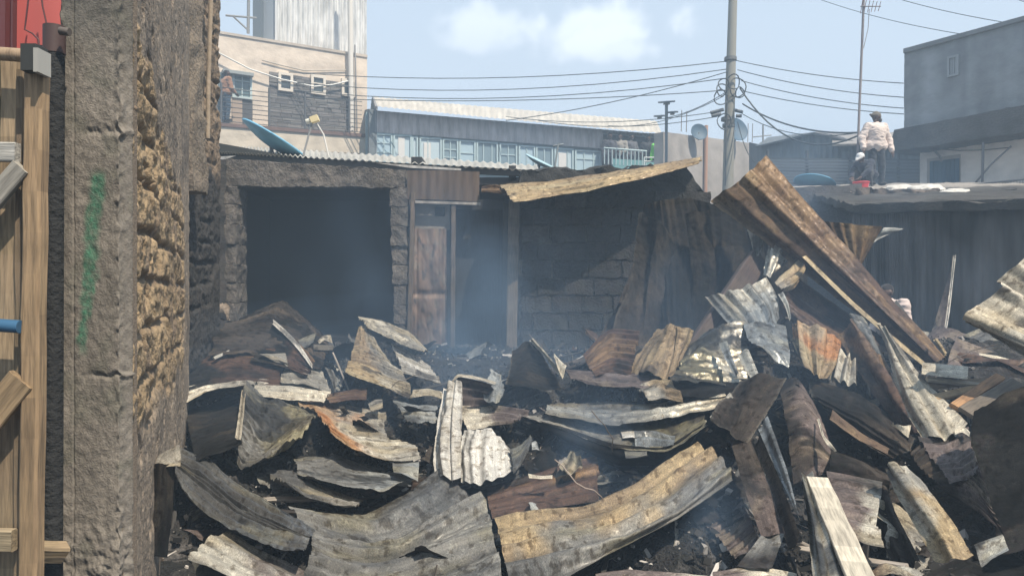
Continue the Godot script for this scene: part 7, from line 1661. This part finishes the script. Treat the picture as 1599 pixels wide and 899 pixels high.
	sheet("dim grey panel slanting behind the stooping person", "grey", [[Vector3(5.090, 1.518, -9.900), Vector3(5.320, 1.220, -9.900), Vector3(5.516, 0.965, -9.900)], [Vector3(4.921, 1.229, -9.700), Vector3(5.087, 0.979, -9.700), Vector3(5.271, 0.729, -9.700)]], {"w": 5.0, "a": 0.01, "c": 0.1, "k": 0.1})
	sheet("little ochre ribbed scrap at the tall leaning sheet's foot", "ochre", [[Vector3(3.413, 1.231, -6.060), Vector3(3.410, 1.176, -5.964), Vector3(3.391, 1.115, -5.852)], [Vector3(3.412, 1.247, -5.976), Vector3(3.407, 1.193, -5.880), Vector3(3.381, 1.141, -5.784)]], {"w": 2.0, "c": 0.3, "k": 0.0})
	var tim := [["straight brown timber under the short cream ribbed panel", Vector3(2.935, 0.937, -5.368), Vector3(3.606, 0.961, -5.548), Color(0.24, 0.17, 0.10), 0.05], ["tan split plank fanning right below the ribbed panel", Vector3(2.914, 0.883, -5.174), Vector3(3.561, 0.945, -5.450), Color(0.42, 0.29, 0.16), 0.06], ["orange brown plank crossing the fan of timbers", Vector3(2.982, 0.847, -5.012), Vector3(3.600, 0.996, -5.496), Color(0.38, 0.21, 0.10), 0.07], ["slim pale batten topmost in the fan of timbers", Vector3(2.988, 0.993, -5.364), Vector3(3.407, 0.945, -5.384), Color(0.48, 0.42, 0.33), 0.035], ["dark grey slab board at the fan of timbers' right end", Vector3(3.012, 0.823, -4.948), Vector3(3.644, 0.965, -5.366), Color(0.15, 0.12, 0.09), 0.10]]
	for t in tim:
		tag(plank("timber", t[1], t[2], t[4], 0.03, t[3], null, Vector3(0, 0.8, 0.6)), t[0], "timber", "timbers by the ribbed panel")
	# lower right
	sheet("leathery brown black sheet right of the crumpled cap", "char", [[Vector3(1.976, 0.961, -5.548), Vector3(2.147, 0.984, -5.596), Vector3(2.233, 0.939, -5.500)], [Vector3(1.808, 0.835, -4.980), Vector3(1.972, 0.853, -5.028), Vector3(2.056, 0.806, -4.900)], [Vector3(1.739, 0.683, -4.680), Vector3(1.868, 0.683, -4.680), Vector3(1.964, 0.651, -4.568)], [Vector3(1.676, 0.536, -4.390), Vector3(1.792, 0.541, -4.414), Vector3(1.896, 0.548, -4.446)]], {"w": 1.0, "c": 0.7, "k": 0.4, "pal2": "mauve", "h": 0.03})
	sheet("black sheet slanting from the yellow scrap down to the tan curved one", "soot", [[Vector3(2.243, 0.978, -5.646), Vector3(2.518, 0.854, -5.374), Vector3(2.685, 0.678, -4.910)], [Vector3(2.112, 0.921, -5.224), Vector3(2.287, 0.788, -4.880), Vector3(2.399, 0.665, -4.472)], [Vector3(2.132, 0.757, -5.060), Vector3(2.240, 0.662, -4.780), Vector3(2.326, 0.591, -4.524)]], {"w": 2.0, "c": 0.5, "k": 0.15, "pal2": "char", "rim": 0.12})
	sheet("black wrinkled sheet low in the hollow above the ribbed one", "soot", [[Vector3(2.069, 0.652, -4.830), Vector3(2.204, 0.614, -4.702), Vector3(2.360, 0.579, -4.574)], [Vector3(1.887, 0.614, -4.424), Vector3(2.025, 0.590, -4.320), Vector3(2.146, 0.569, -4.216)], [Vector3(1.841, 0.484, -4.370), Vector3(2.011, 0.476, -4.330), Vector3(2.126, 0.457, -4.226)]], {"w": 1.0, "c": 0.9, "k": 0.2, "pal2": "char"})
	sheet("dim brown strip lying across the slanting black sheet", "brown", [[Vector3(2.163, 0.827, -5.030), Vector3(2.217, 0.737, -4.774), Vector3(2.316, 0.671, -4.550)], [Vector3(2.083, 0.800, -4.884), Vector3(2.133, 0.718, -4.628), Vector3(2.219, 0.657, -4.404)]], {"w": 1.0, "c": 0.3, "k": 0.5})
	sheet("bright torn rip curling down the black buckled sheet", "cream", [[Vector3(1.958, 0.818, -4.784), Vector3(1.898, 0.747, -4.560), Vector3(1.882, 0.716, -4.448), Vector3(1.893, 0.695, -4.368)], [Vector3(1.974, 0.820, -4.792), Vector3(1.910, 0.747, -4.560), Vector3(1.911, 0.722, -4.472), Vector3(1.901, 0.691, -4.352)]], {"w": 1.0, "a": 0.003, "c": 0.2, "nv": 8, "n": "metal_strip", "cat": "metal strip", "g": ""})
	sheet("dark grey crumpled cap over the boxed posts", "char", [[Vector3(1.604, 1.013, -5.280), Vector3(1.423, 0.899, -5.013), Vector3(1.262, 0.807, -4.778)], [Vector3(1.710, 1.044, -5.096), Vector3(1.512, 0.918, -4.776), Vector3(1.299, 0.809, -4.441)], [Vector3(1.905, 1.005, -5.198), Vector3(1.670, 0.860, -4.830), Vector3(1.446, 0.746, -4.470)]], {"w": 1.5, "a": 0.012, "c": 0.8, "k": 0.25, "rim": 0.15})
	sheet("small pale scrap tucked by the crumpled cap's left corner", "ash", [[Vector3(1.272, 0.815, -4.801), Vector3(1.372, 0.873, -4.953), Vector3(1.493, 0.937, -5.105)], [Vector3(1.283, 0.805, -4.765), Vector3(1.383, 0.856, -4.901), Vector3(1.500, 0.912, -5.040)]], {"w": 1.0, "c": 0.2, "nv": 10})
	sheet("flat boxed post face, painted dark for shade above and sunlit at its foot", "char", [[Vector3(1.349, 0.713, -4.613), Vector3(1.257, 0.584, -4.060), Vector3(1.174, 0.482, -3.518)], [Vector3(1.410, 0.728, -4.578), Vector3(1.318, 0.598, -4.010), Vector3(1.217, 0.498, -3.468)], [Vector3(1.497, 0.718, -4.628), Vector3(1.397, 0.584, -4.060), Vector3(1.300, 0.487, -3.538)]], {"w": 1.0, "a": 0.004, "c": 0.12, "k": 0.05, "pal2": "mauve", "rag": 0.01})  # dark upper part paints the shadow of the cap, paler foot the sun
	sheet("short folded foot below the flat boxed post face", "grey", [[Vector3(1.174, 0.482, -3.518), Vector3(1.084, 0.454, -3.407), Vector3(0.986, 0.427, -3.276)], [Vector3(1.292, 0.494, -3.518), Vector3(1.208, 0.459, -3.377), Vector3(1.124, 0.429, -3.225)]], {"w": 1.0, "a": 0.004, "c": 0.25, "k": 0.1, "pal2": "char"})
	sheet("glinting narrow strip standing right of the flat boxed post", "galv", [[Vector3(1.500, 0.790, -4.540), Vector3(1.417, 0.657, -3.980), Vector3(1.319, 0.579, -3.439)], [Vector3(1.583, 0.858, -4.600), Vector3(1.459, 0.693, -3.944), Vector3(1.298, 0.606, -3.324)]], {"w": 1.0, "a": 0.012, "c": 0.35, "k": 0.3, "m": "shiny_metal"})
	sheet("dark flange behind the glinting narrow strip", "char", [[Vector3(1.481, 0.704, -4.580), Vector3(1.373, 0.565, -3.940), Vector3(1.262, 0.452, -3.397)], [Vector3(1.534, 0.776, -4.574), Vector3(1.419, 0.624, -3.910), Vector3(1.293, 0.515, -3.297)]], {"w": 1.0, "a": 0.006, "c": 0.15, "k": 0.1})
	sheet("dusty ribbed upright with ash filled groove, bottom right", "grey", [[Vector3(1.505, 0.664, -3.898), Vector3(1.321, 0.578, -3.324), Vector3(1.166, 0.502, -2.871)], [Vector3(1.520, 0.687, -3.860), Vector3(1.354, 0.606, -3.279), Vector3(1.195, 0.530, -2.801)], [Vector3(1.585, 0.673, -3.954), Vector3(1.428, 0.590, -3.374), Vector3(1.280, 0.504, -2.896)]], {"w": 2.0, "a": 0.014, "c": 0.25, "k": 0.2, "m": "shiny_metal", "pal2": "ash"})
	b = plank("cream_board", Vector3(1.565, 0.671, -3.816), Vector3(1.324, 0.546, -2.820), 0.105, 0.02, Color(0.62, 0.55, 0.44), null, Vector3(-0.2, 0.5, 0.85))
	tag(b, "clean cream tapered board lying bottom right", "board")
	sheet("grey brown ribbed sheet behind the cream tapered board", "mauve", [[Vector3(1.845, 0.560, -4.396), Vector3(1.971, 0.545, -4.324), Vector3(2.113, 0.527, -4.236)], [Vector3(1.737, 0.538, -4.040), Vector3(1.854, 0.530, -3.992), Vector3(1.945, 0.521, -3.928)], [Vector3(1.651, 0.521, -3.750), Vector3(1.742, 0.507, -3.710), Vector3(1.801, 0.496, -3.674)], [Vector3(1.588, 0.487, -3.538), Vector3(1.635, 0.466, -3.458), Vector3(1.716, 0.457, -3.417)]], {"w": 4.0, "a": 0.018, "c": 0.2, "k": 0.15, "pal2": "ash"})
	sheet("tan mottled curved sheet with torn top, front right", "ash", [[Vector3(2.071, 0.649, -4.168), Vector3(1.967, 0.587, -3.800), Vector3(1.874, 0.523, -3.448), Vector3(1.806, 0.472, -3.216)], [Vector3(2.060, 0.688, -4.034), Vector3(1.973, 0.628, -3.642), Vector3(1.906, 0.581, -3.339), Vector3(1.830, 0.528, -3.076)], [Vector3(2.168, 0.663, -4.126), Vector3(2.111, 0.603, -3.766), Vector3(2.046, 0.549, -3.439), Vector3(2.010, 0.498, -3.212)]], {"w": 1.5, "a": 0.014, "c": 0.3, "k": 0.2, "pal2": "ochre"})
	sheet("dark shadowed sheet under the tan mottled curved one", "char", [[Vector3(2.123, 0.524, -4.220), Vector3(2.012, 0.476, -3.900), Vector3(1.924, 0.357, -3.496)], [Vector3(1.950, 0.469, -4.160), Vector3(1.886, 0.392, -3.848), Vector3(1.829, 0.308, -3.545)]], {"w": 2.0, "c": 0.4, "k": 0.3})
	sheet("small grey square scrap right of the tan curved sheet's foot", "grey", [[Vector3(2.066, 0.495, -3.332), Vector3(2.148, 0.503, -3.368), Vector3(2.244, 0.513, -3.408)], [Vector3(1.982, 0.486, -3.146), Vector3(2.073, 0.497, -3.207), Vector3(2.179, 0.508, -3.262)]], {"w": 1.0, "c": 0.4, "pal2": "galv"})
	sheet("broad brown black sheet sloping right of the tan curved one", "char", [[Vector3(2.423, 0.649, -4.560), Vector3(2.681, 0.707, -4.760), Vector3(2.768, 0.660, -4.600), Vector3(2.748, 0.590, -4.320)], [Vector3(2.386, 0.603, -4.270), Vector3(2.519, 0.598, -4.246), Vector3(2.512, 0.558, -4.030), Vector3(2.460, 0.525, -3.790)], [Vector3(2.385, 0.544, -4.080), Vector3(2.410, 0.520, -3.920), Vector3(2.385, 0.481, -3.724), Vector3(2.382, 0.443, -3.598)]], {"w": 2.0, "c": 0.4, "k": 0.3, "pal2": "mauve"})
	sheet("large crusted black sheet filling the right edge below the ribs", "soot", [[Vector3(2.662, 0.946, -4.300), Vector3(2.809, 1.039, -4.300), Vector3(3.031, 1.131, -4.300), Vector3(3.400, 1.205, -4.300)], [Vector3(2.459, 0.789, -4.000), Vector3(2.648, 0.824, -4.000), Vector3(2.888, 0.858, -4.000), Vector3(3.163, 0.892, -4.000)], [Vector3(2.434, 0.538, -3.800), Vector3(2.613, 0.571, -3.800), Vector3(2.809, 0.604, -3.800), Vector3(3.005, 0.636, -3.800)], [Vector3(2.352, 0.349, -3.600), Vector3(2.507, 0.380, -3.600), Vector3(2.661, 0.411, -3.600), Vector3(2.847, 0.411, -3.600)]], {"w": 1.0, "a": 0.01, "c": 0.55, "k": 0.3, "pal2": "soot"})
	sheet("rusty crumpled scrap at the bottom right of the cream board", "brown", [[Vector3(1.533, 0.468, -3.196), Vector3(1.623, 0.474, -3.231), Vector3(1.722, 0.457, -3.130)], [Vector3(1.424, 0.485, -2.946), Vector3(1.520, 0.488, -2.970), Vector3(1.619, 0.479, -2.897)]], {"w": 2.0, "c": 0.9, "k": 0.2, "pal2": "ash"})
	sheet("little tan twist of metal on the black sheet's right", "cream", [[Vector3(2.352, 0.815, -4.620), Vector3(2.365, 0.785, -4.524), Vector3(2.369, 0.762, -4.444)], [Vector3(2.359, 0.805, -4.588), Vector3(2.397, 0.795, -4.556), Vector3(2.462, 0.805, -4.588)]], {"w": 1.0, "c": 0.9, "k": 0.0, "nv": 10})


# ---------------------------------------------------------------- ash, char and scraps too small to tell apart
func scraps() -> void:
	rng.seed = 321
	var kinds := ["soot", "rust", "char", "grey", "ash", "soot", "mauve", "soot", "char", "galv", "ash", "olive"]
	var broad := ["soot", "char", "soot", "grey", "char", "soot"]
	for k in 34:
		var d := lerpf(3.3, 8.8, pow(rng.randf(), 0.8))
		var x := rng.randf_range(-0.36, 0.64) * d
		var s := rng.randf_range(0.35, 0.75)
		var yaw := rng.randf() * TAU
		var rows := []
		for j in 3:
			var row := []
			for i in 4:
				var p := Vector3(x, 0, -d) + Basis(Vector3.UP, yaw) * Vector3((i - 1.5) * s * 0.75, 0, (j - 1) * s * 0.5) + Vector3(rng.randf_range(-1, 1), 0, rng.randf_range(-1, 1)) * 0.07
				p.y = mound(p.x, -p.z) + 0.02 + 0.06 * rng.randf()
				row.append(p)
			rows.append(row)
		sheet("broad charred roofing sheet lying flat under the paler ones", broad[k % 6], rows, {"w": 3.0, "a": 0.012, "c": 0.4, "k": 0.2, "n": "charred_sheet", "g": "broad charred sheets at the bottom of the heap", "nu": 46, "nv": 44, "rag": 0.05})
	for k in 90:
		var d := lerpf(3.1, 9.6, pow(rng.randf(), 0.85))
		var x := rng.randf_range(-0.38, 0.66) * d
		var s := rng.randf_range(0.14, 0.5) * (0.75 + d * 0.05)
		var b := Basis.from_euler(Vector3(rng.randf_range(-0.5, 0.7), rng.randf() * TAU, rng.randf_range(-0.5, 0.5)))
		var c := Vector3(x, mound(x, d) + 0.03 + 0.10 * rng.randf() * s, -d)
		var w := s * rng.randf_range(0.25, 0.7)
		var rows := []
		for j in 3:
			var row := []
			for i in 3:
				row.append(c + b * Vector3((i - 1) * s * (1.0 + 0.3 * rng.randf_range(-1, 1)), 0.16 * s * rng.randf_range(-1, 1), (j - 1) * w * (1.0 + 0.4 * rng.randf_range(-1, 1))))
			rows.append(row)
		sheet("small scorched scrap of roofing sunk among the larger sheets", kinds[k % 12], rows, {"w": rng.randf_range(1, 3), "a": 0.01, "c": rng.randf_range(0.4, 1.0), "k": 0.35, "n": "roofing_scrap", "cat": "metal scrap", "g": "small scraps of roofing sunk in the ash", "nu": 22, "nv": 18, "rag": 0.08})
	for k in 36:
		var d := lerpf(3.2, 9.4, rng.randf())
		var x := rng.randf_range(-0.36, 0.64) * d
		var dir := Vector3(rng.randf_range(-1, 1), rng.randf_range(-0.15, 0.35), rng.randf_range(-1, 1)).normalized() * rng.randf_range(0.15, 0.5)
		var c := Vector3(x, mound(x, d) + 0.09, -d)
		var g := rng.randf_range(0.02, 0.07) if k % 4 else rng.randf_range(0.2, 0.4)
		tag(plank("charred_stick", c - dir, c + dir, rng.randf_range(0.015, 0.05), 0.018, Color(g * 1.15, g, g * 0.85), null, Vector3(0, 1, 0.3)), "charred splintered stick lying in the ash", "stick", "charred sticks in the ash")


func bent_wires() -> void:
	rng.seed = 555
	for k in 14:
		var d := lerpf(3.3, 8.5, rng.randf())
		var x := rng.randf_range(-0.34, 0.6) * d
		var p := Vector3(x, mound(x, d) + 0.08, -d)
		var dir := Vector3(rng.randf_range(-1, 1), 0.3, rng.randf_range(-1, 1)).normalized()
		var pts := []
		for i in 12:
			pts.append(p)
			dir = (dir + Vector3(rng.randf_range(-1, 1), rng.randf_range(-0.8, 0.7), rng.randf_range(-1, 1)) * 0.55).normalized()
			p += dir * 0.06
			p.y = maxf(p.y, mound(p.x, -p.z) + 0.04)
		tag(part("bent_wire", tube_mesh(pts, 0.0035, Color(0.16, 0.13, 0.11) * rng.randf_range(0.4, 2.0), 5), "painted"), "thin bent wire poking out of the ash", "wire", "bent wires in the ash")


func small_debris() -> void:
	scraps()
	bent_wires()
	var st := begin(Color.WHITE)
	var v := []
	rng.seed = 99
	for k in 8:
		v.append(Vector3(1 if k & 1 else -1, 1 if k & 2 else -1, 1 if k & 4 else -1) * 0.5 * Vector3(rng.randf_range(0.6, 1.2), rng.randf_range(0.3, 0.7), rng.randf_range(0.5, 1.0)))
	for q in [[0, 1, 3, 2], [4, 6, 7, 5], [0, 4, 5, 1], [2, 3, 7, 6], [0, 2, 6, 4], [1, 5, 7, 3]]:
		quad(st, v[q[0]], v[q[1]], v[q[2]], v[q[3]])
	var mm := MultiMesh.new()
	mm.transform_format = MultiMesh.TRANSFORM_3D
	mm.use_colors = true
	mm.mesh = fin(st)
	var n := 26000
	mm.instance_count = n
	for k in n:
		var d := lerpf(2.4, 10.2, pow(rng.randf(), 0.8))
		var x := rng.randf_range(-0.46, 0.62) * d
		var s := 0.008 + 0.05 * pow(rng.randf(), 4.0)
		var b := Basis.from_euler(Vector3(rng.randf() * TAU, rng.randf() * TAU, rng.randf() * TAU)).scaled(Vector3.ONE * s)
		if rng.randf() < 0.3:
			b = b * Basis.from_scale(Vector3(3.0, 0.4, 0.6))
		mm.set_instance_transform(k, Transform3D(b, Vector3(x, mound(x, d) + 0.09 * rng.randf(), -d)))
		var g := rng.randf_range(0.012, 0.05)
		if rng.randf() < 0.16:
			g = rng.randf_range(0.1, 0.5)
		mm.set_instance_color(k, Color(g * 1.08, g, g * 0.92))
	var o := MultiMeshInstance3D.new()
	o.name = "charred_debris"
	o.multimesh = mm
	o.material_override = M["ash_bits"] if M.has("ash_bits") else mat("ash_bits", Color.WHITE, 0.95, 0.0, true)
	o.set_meta("kind", "stuff")
	add_child(o)
	o.set_meta("label", "black char and pale ash flakes strewn over the yard")


# ---------------------------------------------------------------- smoke
func smoke() -> void:
	# each plume: where it starts, where it drifts, its width, its density, how many wisps
	var plumes := [[Vector3(-0.403, 0.538, -8.600), Vector3(-0.499, 2.342, -9.000), 0.55, 0.42, 12], [Vector3(-0.701, 0.872, -8.200), Vector3(-1.261, 1.883, -9.200), 0.5, 0.22, 7], [Vector3(-2.350, 0.862, -8.300), Vector3(-1.975, 2.636, -9.600), 0.6, 0.10, 7], [Vector3(0.304, 0.504, -7.000), Vector3(0.003, 0.929, -7.600), 0.6, 0.26, 7],
		[Vector3(0.607, 0.060, -4.400), Vector3(0.904, 0.445, -5.000), 0.34, 0.62, 9], [Vector3(1.115, 0.319, -3.600), Vector3(1.107, 0.476, -3.900), 0.25, 0.45, 5], [Vector3(3.514, 2.625, -9.500), Vector3(4.515, 3.359, -10.500), 0.7, 0.16, 6], [Vector3(1.590, 1.023, -6.600), Vector3(1.656, 2.092, -7.400), 0.5, 0.16, 7], [Vector3(-2.914, 4.564, -17.000), Vector3(3.273, 5.723, -19.000), 2.6, 0.012, 8]]
	rng.seed = 808
	var puffs := []
	for p in plumes:
		for k in p[4]:
			var t: float = float(k) / (p[4] - 1)
			var c: Vector3 = p[0].lerp(p[1], t)
			var w: float = p[2] * (0.55 + 0.75 * t)
			c += Vector3(rng.randf_range(-1, 1), rng.randf_range(-0.5, 0.5), rng.randf_range(-0.5, 0.5)) * w * 0.9
			var s := Vector3(rng.randf_range(0.7, 1.6), rng.randf_range(0.9, 2.4), rng.randf_range(0.7, 1.3)) * w
			puffs.append([c, s, p[3] * rng.randf_range(0.35, 1.0) * (1.0 - 0.55 * t), rng.randf_range(-0.6, 0.6)])
	# a thin veil over the whole heap
	for q in [[Vector3(-0.959, 0.625, -7.000), Vector3(5.5, 1.6, 3.0), 0.085], [Vector3(1.686, 0.926, -5.600), Vector3(4.0, 2.2, 2.2), 0.065], [Vector3(0.741, 0.134, -4.300), Vector3(2.6, 0.9, 1.3), 0.18], [Vector3(-0.302, 1.264, -8.900), Vector3(2.4, 2.6, 1.2), 0.09], [Vector3(-2.305, 1.811, -9.600), Vector3(3.2, 2.6, 1.0), 0.045], [Vector3(5.375, 3.255, -12.500), Vector3(6.0, 3.0, 4.0), 0.010]]:
		puffs.append([q[0], q[1], q[2], 0.0])
	var wisps := []
	for p in puffs:      # each wisp is densest at its middle
		for q in [[1.25, 0.3], [0.95, 0.35], [0.66, 0.4], [0.4, 0.45]]:
			wisps.append([p[0], p[1] * q[0], p[2] * q[1], p[3]])
	for p in wisps:
		var f := FogVolume.new()
		f.name = numbered("smoke")
		f.shape = RenderingServer.FOG_VOLUME_SHAPE_ELLIPSOID
		f.size = p[1]
		f.position = p[0]
		f.rotation = Vector3(0.3 * p[3], p[3], p[3])
		var m := FogMaterial.new()
		m.density = p[2]
		m.albedo = Color(0.68, 0.83, 1.0)
		m.edge_fade = 0.5
		f.material = m
		f.set_meta("kind", "stuff")
		add_child(f)
